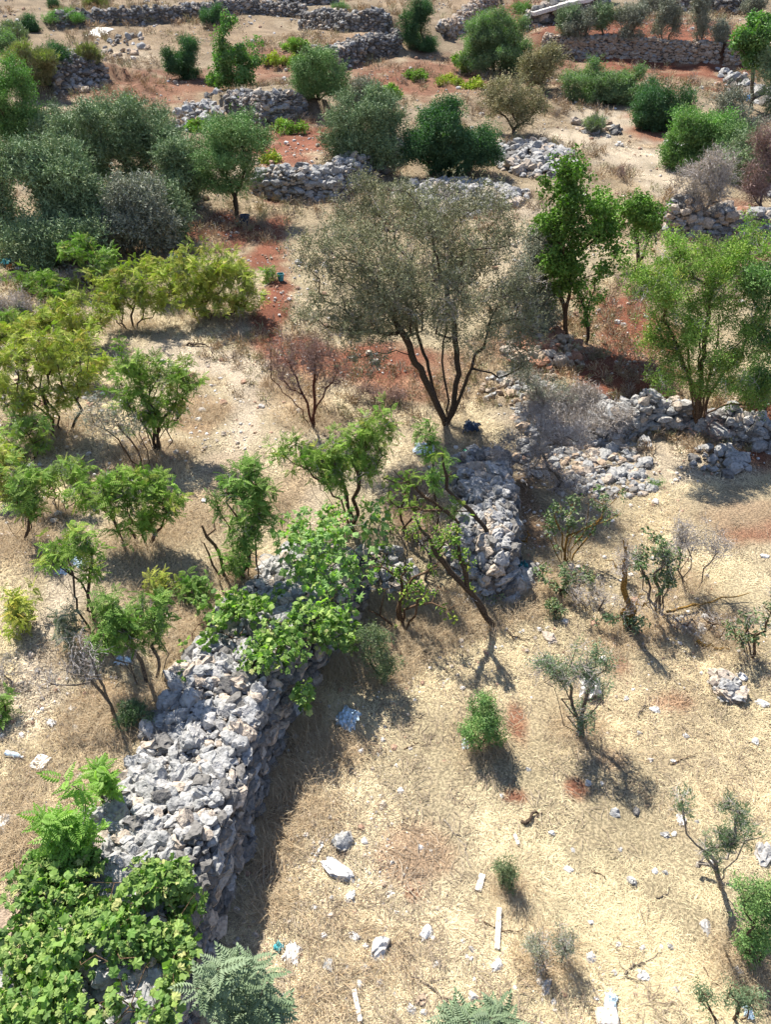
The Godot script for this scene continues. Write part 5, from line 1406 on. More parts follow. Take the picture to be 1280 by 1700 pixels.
	plant("low_vine", "yellow weeds beside the big dark thicket", "vine", Vector2(5.98, -57.61), [[-0.01, 0.15, 0, 0.8, 0.26, 0.72]], {"kind": "broad", "pal": "yellow", "tips": 18, "k": 18, "spread": 0.22, "size": 1.7, "r": 0.006})

	# far bushes along the top left
	plant("far_bush", "dark bush behind the heaped wall on the far left", "bush", Vector2(-21.85, -58.15), [[0.15, 0.58, 0, 0.88, 0.8, 0.79], [0.55, 0.41, 0, 0.55, 0.54, 0.5], [-0.34, 0.41, 0, 0.55, 0.54, 0.5], [-0.27, 0.31, 0, 0.5, 0.38, 0.45], [0.43, 0.31, 0, 0.5, 0.38, 0.45]], {"kind": "fine", "pal": "dark", "tips": 57, "k": 18, "spread": 0.36, "size": 2.2, "r": 0.009})
	plant("far_bush", "yellow brown upright shrub beside the heaped wall", "bush", Vector2(-20.33, -59.93), [[0.12, 0.5, 0, 0.84, 0.68, 0.76], [0.5, 0.35, 0, 0.53, 0.46, 0.48], [-0.34, 0.35, 0, 0.53, 0.46, 0.48], [-0.27, 0.26, 0, 0.48, 0.32, 0.43], [0.39, 0.26, 0, 0.48, 0.32, 0.43]], {"kind": "needle", "pal": "brownish", "tips": 57, "k": 18, "spread": 0.36, "size": 2.2, "r": 0.009})
	plant("far_bush", "grey bush at the far left corner", "bush", Vector2(-31.08, -74.97), [[0.11, 0.38, 0, 1.2, 0.53, 1.08], [0.68, 0.27, 0, 0.75, 0.36, 0.67], [-0.52, 0.27, 0, 0.75, 0.36, 0.67], [-0.41, 0.2, 0, 0.68, 0.25, 0.61], [0.53, 0.2, 0, 0.68, 0.25, 0.61]], {"kind": "needle", "pal": "olive_grey", "tips": 57, "k": 18, "spread": 0.36, "size": 2.2, "r": 0.009})
	plant("far_bush", "dark bushes on the upper left border", "bush", Vector2(-30.56, -77.51), [[0.15, 0.52, 0, 0.58, 0.74, 0.52], [0.39, 0.37, 0, 0.36, 0.49, 0.32], [-0.19, 0.37, 0, 0.36, 0.49, 0.32], [-0.15, 0.28, 0, 0.32, 0.35, 0.29], [0.3, 0.28, 0, 0.32, 0.35, 0.29]], {"kind": "fine", "pal": "dark", "tips": 57, "k": 18, "spread": 0.36, "size": 2.2, "r": 0.009})
	plant("far_bush", "low green hedge before the far field wall", "bush", Vector2(-27.89, -79.23), [[0.08, 0.31, 0, 1.84, 0.42, 1.66], [0.98, 0.22, 0, 1.15, 0.28, 1.04], [-0.87, 0.22, 0, 1.15, 0.28, 1.04], [-0.68, 0.16, 0, 1.04, 0.2, 0.93], [0.77, 0.16, 0, 1.04, 0.2, 0.93]], {"kind": "fine", "pal": "mid", "tips": 57, "k": 18, "spread": 0.36, "size": 2.2, "r": 0.009})
	plant("far_bush", "small cypress on the top edge, left", "bush", Vector2(-32.21, -88.95), [[0.1, 0.39, 0, 0.37, 0.56, 0.34], [0.26, 0.27, 0, 0.23, 0.37, 0.21], [-0.12, 0.27, 0, 0.23, 0.37, 0.21], [-0.09, 0.21, 0, 0.21, 0.27, 0.19], [0.2, 0.21, 0, 0.21, 0.27, 0.19]], {"kind": "fine", "pal": "dark", "tips": 57, "k": 18, "spread": 0.36, "size": 2.2, "r": 0.009})
	plant("far_bush", "bush on the top edge, upper left", "bush", Vector2(-27.53, -87.37), [[0.08, 0.34, 0, 0.92, 0.48, 0.82], [0.51, 0.24, 0, 0.57, 0.32, 0.52], [-0.4, 0.24, 0, 0.57, 0.32, 0.52], [-0.32, 0.18, 0, 0.52, 0.23, 0.46], [0.4, 0.18, 0, 0.52, 0.23, 0.46]], {"kind": "needle", "pal": "brownish", "tips": 57, "k": 18, "spread": 0.36, "size": 2.2, "r": 0.009})
	plant("far_bush", "small dark bush at the top edge left of centre", "bush", Vector2(-4.28, -86.75), [[0.01, 0.33, 0, 0.64, 0.48, 0.57], [0.33, 0.23, 0, 0.4, 0.32, 0.36], [-0.31, 0.23, 0, 0.4, 0.32, 0.36], [-0.24, 0.18, 0, 0.36, 0.23, 0.32], [0.26, 0.18, 0, 0.36, 0.23, 0.32]], {"kind": "fine", "pal": "deep", "tips": 57, "k": 18, "spread": 0.36, "size": 2.2, "r": 0.009})
	plant("far_bush", "green shrubs on the red field at the top", "bush", Vector2(12.95, -85.57), [[-0.04, 0.33, 0, 0.9, 0.47, 0.81], [0.42, 0.23, 0, 0.56, 0.31, 0.51], [-0.47, 0.23, 0, 0.56, 0.31, 0.51], [-0.37, 0.17, 0, 0.51, 0.22, 0.46], [0.34, 0.17, 0, 0.51, 0.22, 0.46]], {"kind": "fine", "pal": "mid", "tips": 57, "k": 18, "spread": 0.36, "size": 2.2, "r": 0.009})
	plant("far_bush", "brown scrub on the bank at the upper left", "bush", Vector2(-25.97, -62.59), [[0.08, 0.3, 0, 0.88, 0.4, 0.79], [0.5, 0.21, 0, 0.55, 0.27, 0.5], [-0.38, 0.21, 0, 0.55, 0.27, 0.5], [-0.3, 0.16, 0, 0.5, 0.19, 0.45], [0.39, 0.16, 0, 0.5, 0.19, 0.45]], {"kind": "needle", "pal": "brownish", "tips": 57, "k": 18, "spread": 0.36, "size": 2.2, "r": 0.009})
	plant("far_bush", "dark hedge by the left border under the far wall", "bush", Vector2(-29.64, -69.53), [[0.14, 0.48, 0, 0.97, 0.67, 0.87], [0.59, 0.34, 0, 0.61, 0.45, 0.55], [-0.39, 0.34, 0, 0.61, 0.45, 0.55], [-0.31, 0.26, 0, 0.55, 0.32, 0.49], [0.46, 0.26, 0, 0.55, 0.32, 0.49]], {"kind": "fine", "pal": "deep", "tips": 57, "k": 18, "spread": 0.36, "size": 2.2, "r": 0.009})

	# sumac shrubs on the left terrace
	plant("sumac_shrub", "tall crooked sumac with an open bright green crown on the left terrace", "shrub", Vector2(-5.5, -15.6), [[-0.48, 1.73, 0, 0.65, 0.46, 0.59], [0.28, 1.43, 0, 0.69, 0.6, 0.62], [1.02, 1.73, 0, 0.38, 0.58, 0.34], [-0.15, 2.33, 0, 0.53, 0.31, 0.48], [-0.43, 2.61, 0, 0.34, 0.22, 0.31], [0.54, 2.11, 0, 0.54, 0.27, 0.48], [0, 0.97, 0.3, 0.55, 0.26, 0.5]], {"kind": "sumac", "spread": 0.17, "run": 0.16, "bark": "bark_dark", "direct": 0.5, "multi": 5, "thick": 0.75, "wiggle": 0.75, "group": "sumac shrubs on the left terrace", "pal": "sumac", "tips": 192, "k": 3, "size": 0.935, "twigs": 1, "stems": [[Vector3(0.14, 0.8, 0), Vector3(0.17, 1.58, 0)], [Vector3(0.2, 0.8, 0), Vector3(0.81, 1.27, 0)], [Vector3(0.04, 0.47, 0), Vector3(-0.34, 2.08, -0.5)]], "r": 0.007})
	plant("sumac_shrub", "grey half bare sumac leaning left of the tall crooked sumac", "shrub", Vector2(-5.55, -14.74), [[-0.65, 1.46, 0, 0.58, 0.2, 0.5], [-0.84, 1.76, 0, 0.31, 0.22, 0.28], [-0.22, 1.31, 0, 0.4, 0.19, 0.36]], {"kind": "olive", "spread": 0.17, "run": 0.16, "bark": "bark_brown", "direct": 0.5, "multi": 5, "thick": 0.75, "wiggle": 0.75, "group": "sumac shrubs on the left terrace", "pal": "olive_grey", "tips": 41, "k": 3, "size": 0.935, "twigs": 4, "stems": [[Vector3(-0.09, 0.61, 0), Vector3(-0.3, 1.23, 0)], [Vector3(-0.31, 0.53, 0), Vector3(-0.58, 1.16, 0)]]})
	plant("sumac_shrub", "dense low sumac with a flat green top below the tall crooked sumac", "shrub", Vector2(-4.79, -11.84), [[-0.66, 1.32, 0, 0.48, 0.3, 0.43], [0.08, 1.32, 0, 0.57, 0.32, 0.51], [0.58, 1.25, 0, 0.41, 0.4, 0.37], [0.09, 0.83, 0.2, 0.41, 0.33, 0.37], [-0.16, 1.53, 0, 0.45, 0.16, 0.33]], {"kind": "sumac", "spread": 0.17, "run": 0.16, "bark": "bark_brown", "direct": 0.5, "multi": 5, "thick": 0.75, "wiggle": 0.75, "group": "sumac shrubs on the left terrace", "pal": "sumac", "tips": 176, "k": 3, "size": 0.9775, "twigs": 1})
	plant("sumac_shrub", "round green sumac with bare lower stems beside the path", "shrub", Vector2(-2.71, -11), [[0.36, 2.27, 0, 0.42, 0.44, 0.38], [0.51, 1.75, 0, 0.28, 0.44, 0.25], [0.08, 1.2, 0, 0.44, 0.36, 0.39], [-0.37, 1.95, 0, 0.15, 0.21, 0.13], [-0.1, 0.63, 0, 0.29, 0.27, 0.26]], {"kind": "sumac", "spread": 0.17, "run": 0.16, "bark": "bark_brown", "direct": 0.5, "multi": 5, "thick": 0.75, "wiggle": 0.75, "group": "sumac shrubs on the left terrace", "pal": "lush", "tips": 144, "k": 3, "size": 0.935, "twigs": 1, "stems": [[Vector3(0.18, 0.92, 0), Vector3(0.45, 1.62, 0)]]})
	plant("sumac_shrub", "two armed sumac leaning left with small leaf tufts", "shrub", Vector2(-5.14, -9.75), [[-0.32, 1.66, 0, 0.3, 0.19, 0.27], [0.24, 1.91, 0, 0.2, 0.31, 0.18], [0.18, 1.26, 0, 0.18, 0.22, 0.16], [-0.05, 1.53, 0, 0.2, 0.15, 0.18]], {"kind": "sumac", "spread": 0.17, "run": 0.16, "bark": "bark_dark", "direct": 0.5, "multi": 5, "thick": 0.75, "wiggle": 0.75, "group": "sumac shrubs on the left terrace", "pal": "sumac", "tips": 73, "k": 3, "size": 0.935, "twigs": 1, "stems": [[Vector3(-0.06, 0.64, 0), Vector3(-0.27, 1.46, 0)], [Vector3(0.04, 0.64, 0), Vector3(0.25, 1.85, 0)]]})
	plant("sumac_shrub", "sumac with a dark leaning trunk beside the upper vine", "shrub", Vector2(-3.99, -8.51), [[-0.14, 1.68, 0, 0.28, 0.23, 0.25], [0.32, 1.68, 0, 0.31, 0.24, 0.28], [-0.04, 1.3, 0, 0.32, 0.2, 0.29], [0.42, 1.23, 0, 0.15, 0.31, 0.14], [-0.44, 0.96, 0, 0.13, 0.29, 0.12]], {"kind": "sumac", "spread": 0.17, "run": 0.16, "bark": "bark_grey", "direct": 0.5, "multi": 5, "thick": 0.75, "wiggle": 0.75, "group": "sumac shrubs on the left terrace", "pal": "lush", "tips": 112, "k": 3, "size": 0.935, "twigs": 1, "stems": [[Vector3(0.01, 0.68, 0), Vector3(-0.06, 1.16, 0)]]})
	plant("sumac_shrub", "sparse yellow green sumac near the left border", "shrub", Vector2(-7.42, -12), [[0.61, 1.32, 0, 0.41, 0.27, 0.37], [0.39, 1.53, 0, 0.34, 0.35, 0.31], [0.8, 0.97, 0, 0.3, 0.21, 0.27]], {"kind": "sumac", "spread": 0.17, "run": 0.16, "bark": "bark_dark", "direct": 0.5, "multi": 5, "thick": 0.75, "wiggle": 0.75, "group": "sumac shrubs on the left terrace", "pal": "lime", "tips": 70, "k": 3, "size": 0.935, "twigs": 1})
	plant("sumac_shrub", "thin sumac with one dark stem and a white bag at its foot", "shrub", Vector2(-6.93, -13.07), [[-0.12, 0.9, 0, 0.32, 0.23, 0.29], [0.37, 1.12, 0, 0.22, 0.16, 0.2], [0.56, 0.9, 0, 0.17, 0.15, 0.16]], {"kind": "sumac", "spread": 0.17, "run": 0.16, "bark": "bark_dark", "direct": 0.5, "multi": 5, "thick": 0.75, "wiggle": 0.75, "group": "sumac shrubs on the left terrace", "pal": "lime", "tips": 35, "k": 3, "size": 0.935, "twigs": 1})
	plant("sumac_shrub", "small orange green sumac in the grass at the left border", "shrub", Vector2(-6.47, -9.6), [[0.09, 0.48, 0, 0.29, 0.2, 0.26]], {"kind": "sumac", "spread": 0.17, "run": 0.16, "bark": "bark_dark", "direct": 0.5, "multi": 5, "thick": 0.75, "wiggle": 0.75, "group": "sumac shrubs on the left terrace", "pal": "yellow", "tips": 35, "k": 3, "size": 0.935, "twigs": 1})
	plant("sumac_shrub", "little green shoot cut by the left border above the white board", "shrub", Vector2(-6.1, -7.74), [[0.11, 0.29, 0, 0.11, 0.27, 0.1]], {"kind": "sumac", "spread": 0.17, "run": 0.16, "bark": "bark_dark", "direct": 0.5, "multi": 5, "thick": 0.75, "wiggle": 0.75, "group": "sumac shrubs on the left terrace", "pal": "lush", "tips": 19, "k": 3, "size": 0.935, "twigs": 1})
	plant("sumac_shrub", "yellow sumac with spreading dark stems at the left border", "shrub", Vector2(-8.02, -16.52), [[-0.33, 2.03, 0, 0.93, 0.57, 0.83], [0.56, 2.48, 0, 0.75, 0.41, 0.67], [-0.76, 1.25, 0, 0.68, 0.44, 0.61], [0.47, 1.57, 0, 0.61, 0.53, 0.54], [-0.12, 1.09, 0.3, 0.67, 0.35, 0.61]], {"kind": "sumac", "spread": 0.17, "run": 0.16, "bark": "bark_dark", "direct": 0.5, "multi": 5, "thick": 0.75, "wiggle": 0.75, "group": "sumac shrubs on the left terrace", "pal": "yellow", "tips": 192, "k": 3, "size": 1.02, "twigs": 1, "stems": [[Vector3(-0.14, 0.6, 0), Vector3(-0.43, 1.41, 0)]]})
	plant("sumac_shrub", "yellow sumac cut by the left border below the grey bush", "shrub", Vector2(-9.63, -17.22), [[0.63, 2.14, 0, 0.68, 0.56, 0.61], [0.18, 0.86, 0, 0.46, 0.7, 0.41]], {"kind": "sumac", "spread": 0.17, "run": 0.16, "bark": "bark_dark", "direct": 0.5, "multi": 5, "thick": 0.75, "wiggle": 0.75, "group": "sumac shrubs on the left terrace", "pal": "yellow", "tips": 96, "k": 3, "size": 1.02, "twigs": 1})
	plant("sumac_shrub", "small sumac with dull leaves beneath the spreading yellow one", "shrub", Vector2(-8.51, -15.38), [[0.21, 0.99, 0, 0.5, 0.25, 0.45], [-0.24, 0.42, 0, 0.34, 0.28, 0.3], [0.35, 0.5, 0, 0.28, 0.25, 0.25]], {"kind": "sumac", "spread": 0.17, "run": 0.16, "bark": "bark_dark", "direct": 0.5, "multi": 5, "thick": 0.75, "wiggle": 0.75, "group": "sumac shrubs on the left terrace", "pal": "lime", "tips": 57, "k": 3, "size": 0.935, "twigs": 1})
	plant("sumac_shrub", "yellow green sumac with bare dark stems below the dry bank", "shrub", Vector2(-8.08, -23.06), [[-0.04, 1.47, 0, 1, 0.56, 0.9], [0.68, 1.84, 0, 0.86, 0.48, 0.78], [-0.49, 1.09, 0, 0.79, 0.45, 0.71], [0.81, 1.09, 0, 0.62, 0.58, 0.55]], {"kind": "sumac", "spread": 0.17, "run": 0.16, "bark": "bark_dark", "direct": 0.5, "multi": 5, "thick": 0.75, "wiggle": 0.75, "group": "sumac shrubs on the left terrace", "pal": "yellow", "tips": 144, "k": 3, "size": 1.0625, "twigs": 1, "stems": [[Vector3(0.12, 0.8, 0), Vector3(0.01, 1.28, 0)]]})
	plant("sumac_shrub", "broad golden green sumac at the corner of the path", "shrub", Vector2(-5.75, -23.68), [[-0.1, 1.35, 0, 1.16, 0.8, 1.04], [0.82, 1.16, 0, 1.07, 0.72, 0.97], [0.27, 1.92, 0, 1.1, 0.45, 0.99], [-0.63, 1.54, 0, 0.53, 0.72, 0.48], [1.45, 0.77, 0, 0.54, 0.56, 0.49], [0.25, 0.69, 0.3, 1.34, 0.3, 1.02]], {"kind": "sumac", "spread": 0.17, "run": 0.16, "bark": "bark_dark", "direct": 0.5, "multi": 5, "thick": 0.75, "wiggle": 0.75, "group": "sumac shrubs on the left terrace", "pal": "yellow", "tips": 272, "k": 3, "size": 1.105, "twigs": 1})
	plant("sumac_shrub", "yellow sumac clump left of the one with bare dark stems", "shrub", Vector2(-9.36, -21.58), [[-0.01, 1.05, 0, 1.04, 0.46, 0.94], [0.74, 1.23, 0, 0.83, 0.46, 0.75], [-0.72, 1.05, 0, 0.75, 0.43, 0.68], [0.23, 0.58, 0, 0.85, 0.35, 0.76]], {"kind": "sumac", "spread": 0.17, "run": 0.16, "bark": "bark_dark", "direct": 0.5, "multi": 5, "thick": 0.75, "wiggle": 0.75, "group": "sumac shrubs on the left terrace", "pal": "yellow", "tips": 144, "k": 3, "size": 1.0625, "twigs": 1})
	plant("sumac_shrub", "yellow feathered sumac under the wide olive crown", "shrub", Vector2(-10.36, -26.36), [[0.19, 1.26, 0, 0.94, 0.44, 0.85], [0.48, 0.75, 0, 0.75, 0.48, 0.67], [-0.3, 1.37, 0, 0.53, 0.36, 0.48]], {"kind": "sumac", "spread": 0.17, "run": 0.16, "bark": "bark_dark", "direct": 0.5, "multi": 5, "thick": 0.75, "wiggle": 0.75, "group": "sumac shrubs on the left terrace", "pal": "lime", "tips": 112, "k": 3, "size": 1.105, "twigs": 1})
	plant("sumac_shrub", "low green sumac by the rubbish at the left border", "shrub", Vector2(-11.89, -25.38), [[-0.06, 0.52, 0, 0.93, 0.32, 0.84], [0.67, 0.21, 0, 0.82, 0.35, 0.73]], {"kind": "sumac", "spread": 0.17, "run": 0.16, "bark": "bark_dark", "direct": 0.5, "multi": 5, "thick": 0.75, "wiggle": 0.75, "group": "sumac shrubs on the left terrace", "pal": "sumac", "tips": 96, "k": 3, "size": 1.105, "twigs": 1})
	plant("sumac_shrub", "yellow sumac behind the white bag on the dry bank", "shrub", Vector2(-7.67, -25.21), [[0.1, 1.14, 0, 0.56, 0.48, 0.51], [0.41, 0.63, 0, 0.48, 0.45, 0.43]], {"kind": "sumac", "spread": 0.17, "run": 0.16, "bark": "bark_dark", "direct": 0.5, "multi": 5, "thick": 0.75, "wiggle": 0.75, "group": "sumac shrubs on the left terrace", "pal": "yellow", "tips": 57, "k": 3, "size": 1.105, "twigs": 1})
	plant("sumac_shrub", "small yellow green plant beside the blue can on the red track", "shrub", Vector2(-4.1, -26.59), [[0.03, 0.28, 0, 0.27, 0.23, 0.25]], {"kind": "sumac", "spread": 0.17, "run": 0.16, "bark": "bark_dark", "direct": 0.5, "multi": 5, "thick": 0.75, "wiggle": 0.75, "group": "sumac shrubs on the left terrace", "pal": "lime", "tips": 22, "k": 3, "size": 0.935, "twigs": 1})
	plant("sumac_shrub", "green seedling in the rust grass beside the upper vine", "shrub", Vector2(-3.51, -10.44), [[0.04, 0.3, 0, 0.22, 0.16, 0.2]], {"kind": "sumac", "spread": 0.17, "run": 0.16, "bark": "bark_dark", "direct": 0.5, "multi": 5, "thick": 0.75, "wiggle": 0.75, "group": "sumac shrubs on the left terrace", "pal": "lush", "tips": 28, "k": 3, "size": 0.935, "twigs": 1})
	plant("sumac_shrub", "yellowing seedling left of the green seedling", "shrub", Vector2(-4.14, -10.44), [[0.07, 0.27, 0, 0.18, 0.13, 0.16]], {"kind": "sumac", "spread": 0.17, "run": 0.16, "bark": "bark_dark", "direct": 0.5, "multi": 5, "thick": 0.75, "wiggle": 0.75, "group": "sumac shrubs on the left terrace", "pal": "yellow", "tips": 16, "k": 3, "size": 0.935, "twigs": 1})
	plant("sumac_shrub", "orange green sumac low between the yellow shrubs", "shrub", Vector2(-8.43, -18.98), [[0.34, 0.72, 0, 0.69, 0.38, 0.62], [-0.17, 0.63, 0, 0.46, 0.34, 0.41]], {"kind": "sumac", "spread": 0.17, "run": 0.16, "bark": "bark_dark", "direct": 0.5, "multi": 5, "thick": 0.75, "wiggle": 0.75, "group": "sumac shrubs on the left terrace", "pal": "yellow", "tips": 57, "k": 3, "size": 1.02, "twigs": 1})
	plant("sumac_shrub", "grey stemmed sumac low at the left border beside the pale track", "shrub", Vector2(-8.47, -13.47), [[0.41, 0.93, 0, 0.39, 0.43, 0.35], [0.36, 0.32, 0, 0.3, 0.29, 0.27]], {"kind": "sumac", "spread": 0.17, "run": 0.16, "bark": "bark_dark", "direct": 0.5, "multi": 5, "thick": 0.75, "wiggle": 0.75, "group": "sumac shrubs on the left terrace", "pal": "yellow", "tips": 48, "k": 3, "size": 1.02, "twigs": 1})
	plant("sumac_shrub", "small faded sumac right of the spreading yellow shrubs", "shrub", Vector2(-11, -22.86), [[-0.35, 0.1, 0, 0.76, 0.31, 0.68], [-0.61, 0.5, 0, 0.56, 0.44, 0.51]], {"kind": "sumac", "spread": 0.17, "run": 0.16, "bark": "bark_dark", "direct": 0.5, "multi": 5, "thick": 0.75, "wiggle": 0.75, "group": "sumac shrubs on the left terrace", "pal": "lime", "tips": 80, "k": 3, "size": 1.105, "twigs": 1})
	plant("sumac_shrub", "sumac sprig on a pale stem above the sumac with the leaning trunk", "shrub", Vector2(-5.43, -9.13), [[0.09, 0.65, 0, 0.14, 0.18, 0.13], [0.14, 0.37, 0, 0.16, 0.14, 0.15]], {"kind": "sumac", "spread": 0.17, "run": 0.16, "bark": "bark_silver", "direct": 0.5, "multi": 5, "thick": 0.75, "wiggle": 0.75, "group": "sumac shrubs on the left terrace", "pal": "olive_grey", "tips": 22, "k": 3, "size": 0.935, "twigs": 1})
	plant("sumac_shrub", "tiny sprout in the gravel above the dense low sumac", "shrub", Vector2(-7.06, -14.41), [[0.06, 0.41, 0, 0.22, 0.19, 0.19]], {"kind": "sumac", "spread": 0.17, "run": 0.16, "bark": "bark_dark", "direct": 0.5, "multi": 5, "thick": 0.75, "wiggle": 0.75, "group": "sumac shrubs on the left terrace", "pal": "lime", "tips": 16, "k": 3, "size": 0.935, "twigs": 1})
	plant("bare_shrub", "leafless reddish shrub with curved stems left of the almond trunk", "shrub", Vector2(-1.87, -16.93), [[-0.16, 1.72, 0, 0.73, 0.67, 0.65], [0.48, 1.56, 0, 0.58, 0.6, 0.53], [-0.5, 2.03, 0, 0.49, 0.5, 0.44], [0.15, 2.19, 0, 0.71, 0.44, 0.64]], {"stems": [[Vector3(-0.05, 0.73, 0), Vector3(-0.44, 1.87, 0)], [Vector3(0.1, 0.73, 0), Vector3(0.14, 1.87, 0)], [Vector3(-0.24, 0.56, 0), Vector3(-0.92, 1.39, 0), Vector3(-0.85, 2.19, 0)], [Vector3(0.15, 0.73, 0), Vector3(0.7, 1.56, 0)]], "kind": "twig", "pal": "twig_red", "tips": 150, "k": 6, "spread": 0.12, "size": 1.2, "r": 0.0042, "bark": "bark_red", "direct": 0.45, "thick": 1.1})
	plant("bare_shrub", "fallen looking grey leafless shrub in the lower left grass", "shrub", Vector2(-4.22, -7.78), [[-0.46, 1.16, 0, 0.36, 0.2, 0.27], [-0.77, 1.02, 0, 0.31, 0.17, 0.23], [-0.04, 1.42, 0, 0.23, 0.31, 0.21], [-0.22, 1.8, 0, 0.31, 0.24, 0.28], [-0.98, 0.89, 0, 0.37, 0.11, 0.15]], {"stems": [[Vector3(-0.13, 0.61, 0), Vector3(-0.37, 1.16, 0)], [Vector3(-0.1, 0.54, 0), Vector3(-0.12, 1.48, 0)]], "kind": "twig", "pal": "twig", "tips": 60, "k": 2, "spread": 0.12, "size": 1.0, "r": 0.004, "bark": "bark_grey", "direct": 0.4})
	plant("low_shrub", "small grey green cushion beside the fallen looking shrub", "shrub", Vector2(-3.95, -7.64), [[0.07, 0.28, 0, 0.22, 0.14, 0.17]], {"kind": "needle", "pal": "silver", "tips": 30, "k": 14, "spread": 0.1, "size": 0.7, "r": 0.003})
	plant("bare_shrub", "dead forked stem standing left of the round green sumac", "shrub", Vector2(-3.01, -10.98), [[-0.27, 1.2, 0, 0.15, 0.16, 0.14], [-0.12, 1.34, 0, 0.09, 0.15, 0.08], [-0.43, 0.85, 0, 0.09, 0.13, 0.08]], {"stems": [[Vector3(-0.11, 0.7, 0), Vector3(-0.34, 1.31, 0)], [Vector3(-0.25, 0.33, 0), Vector3(-0.33, 0.92, 0)]], "kind": "twig", "tips": 6, "k": 0, "r": 0.012, "bark": "bark_brown"})
	plant("sumac_shrub", "bright green many tufted sumac in the centre below the leafless shrub", "shrub", Vector2(-0.64, -12.9), [[-1.26, 2.05, 0, 0.33, 0.17, 0.3], [-0.68, 1.83, 0, 0.48, 0.29, 0.43], [-0.13, 2.12, 0, 0.47, 0.39, 0.43], [0.41, 2.53, 0, 0.4, 0.41, 0.36], [0.28, 1.83, 0, 0.36, 0.37, 0.32], [-0.33, 1.55, 0, 0.49, 0.21, 0.42], [0.64, 2.93, 0, 0.14, 0.28, 0.12]], {"kind": "sumac", "spread": 0.17, "run": 0.16, "bark": "bark_brown", "direct": 0.5, "multi": 5, "thick": 0.75, "wiggle": 0.75, "group": "", "pal": "sumac", "tips": 208, "k": 3, "size": 0.935, "twigs": 1, "stems": [[Vector3(-0.23, 0.95, 0), Vector3(-0.57, 1.55, 0)], [Vector3(0.02, 0.8, 0), Vector3(0.16, 1.83, 0)], [Vector3(-0.36, 0.8, 0), Vector3(-1.17, 1.69, 0)]]})
	plant("sumac_shrub", "tall sprig with leaf tufts beside the short thick wall", "shrub", Vector2(1.07, -13.04), [[-0.26, 2.5, 0, 0.17, 0.23, 0.15], [-0.06, 1.65, 0, 0.22, 0.23, 0.2], [-0.16, 2.08, 0, 0.12, 0.13, 0.11]], {"kind": "sumac", "spread": 0.17, "run": 0.16, "bark": "bark_dark", "direct": 0.5, "multi": 5, "thick": 0.75, "wiggle": 0.75, "group": "", "pal": "lush", "tips": 25, "k": 3, "size": 0.935, "twigs": 1, "stems": [[Vector3(-0.03, 0.89, 0), Vector3(-0.21, 2.22, 0)]]})
	plant("dead_tree", "thin dead tree bending over the collapsed gap, left", "tree", Vector2(1.93, -12.82), [[-1.93, 1.41, 0, 0.24, 0.25, 0.22], [-1.32, 1.55, 0, 0.36, 0.19, 0.33], [-1.68, 0.95, 0, 0.25, 0.33, 0.22], [-1.18, 0.64, 0, 0.25, 0.26, 0.23]], {"tree": true, "stems": [[Vector3(-0.54, 0.49, 0), Vector3(-1.32, 1.26, 0), Vector3(-1.81, 1.7, 0)], [Vector3(-0.67, 0.64, 0), Vector3(-1.18, 0.64, 0)]], "kind": "sumac", "pal": "sumac", "tips": 20, "k": 2, "spread": 0.15, "size": 0.9, "r": 0.009, "bark": "bark_brown"})
	plant("dead_tree", "crooked nearly bare tree rooted at the foot of the short thick wall", "tree", Vector2(2.2, -12.41), [[-1.02, 2.19, 0, 0.16, 0.33, 0.15], [-0.81, 1.46, 0, 0.19, 0.17, 0.17], [-1.16, 2.61, 0, 0.12, 0.21, 0.1]], {"tree": true, "stems": [[Vector3(-0.11, 0.78, 0), Vector3(-0.49, 1.31, 0), Vector3(-1, 1.92, 0), Vector3(-1.08, 2.68, 0)]], "kind": "sumac", "pal": "sumac", "tips": 10, "k": 2, "spread": 0.15, "size": 0.9, "r": 0.014, "bark": "bark_dark"})
	plant("dead_tree", "leaning dark tree with bare forked limbs in front of the short thick wall", "tree", Vector2(2.21, -10.81), [[-0.99, 2.19, 0, 0.24, 0.38, 0.22], [-1.31, 2.12, 0, 0.18, 0.25, 0.16], [-0.72, 1.9, 0, 0.11, 0.28, 0.1], [-1.67, 2.46, 0, 0.22, 0.23, 0.19]], {"tree": true, "stems": [[Vector3(-0.67, 1.1, 0), Vector3(-1.3, 1.94, 0), Vector3(-1.68, 2.74, 0)], [Vector3(-0.67, 1.1, 0), Vector3(-0.78, 1.61, 0), Vector3(-0.89, 2.07, 0)], [Vector3(-0.47, 0.69, 0), Vector3(-0.67, 1.1, 0)]], "kind": "broad", "pal": "sumac", "tips": 34, "k": 3, "spread": 0.12, "size": 0.9, "r": 0.012, "bark": "bark_dark", "sides": 6, "twigs": 2})
	plant("dead_tree", "tangle of bare brown limbs below the fig, over its shadow", "tree", Vector2(0.33, -10.75), [[0.23, 1.35, 0, 0.56, 0.49, 0.51], [-0.33, 1.5, 0, 0.49, 0.37, 0.44], [0.7, 0.89, 0, 0.5, 0.28, 0.4], [-0.56, 0.89, 0, 0.34, 0.37, 0.31]], {"tree": true, "stems": [[Vector3(-0.06, 0.73, 0), Vector3(0.23, 1.35, 0), Vector3(0.77, 1.8, 0)], [Vector3(0.04, 0.58, 0), Vector3(0.59, 0.73, 0)]], "kind": "broad", "pal": "sumac", "tips": 60, "k": 1, "spread": 0.12, "size": 0.9, "r": 0.008, "bark": "bark_brown", "multi": 3})
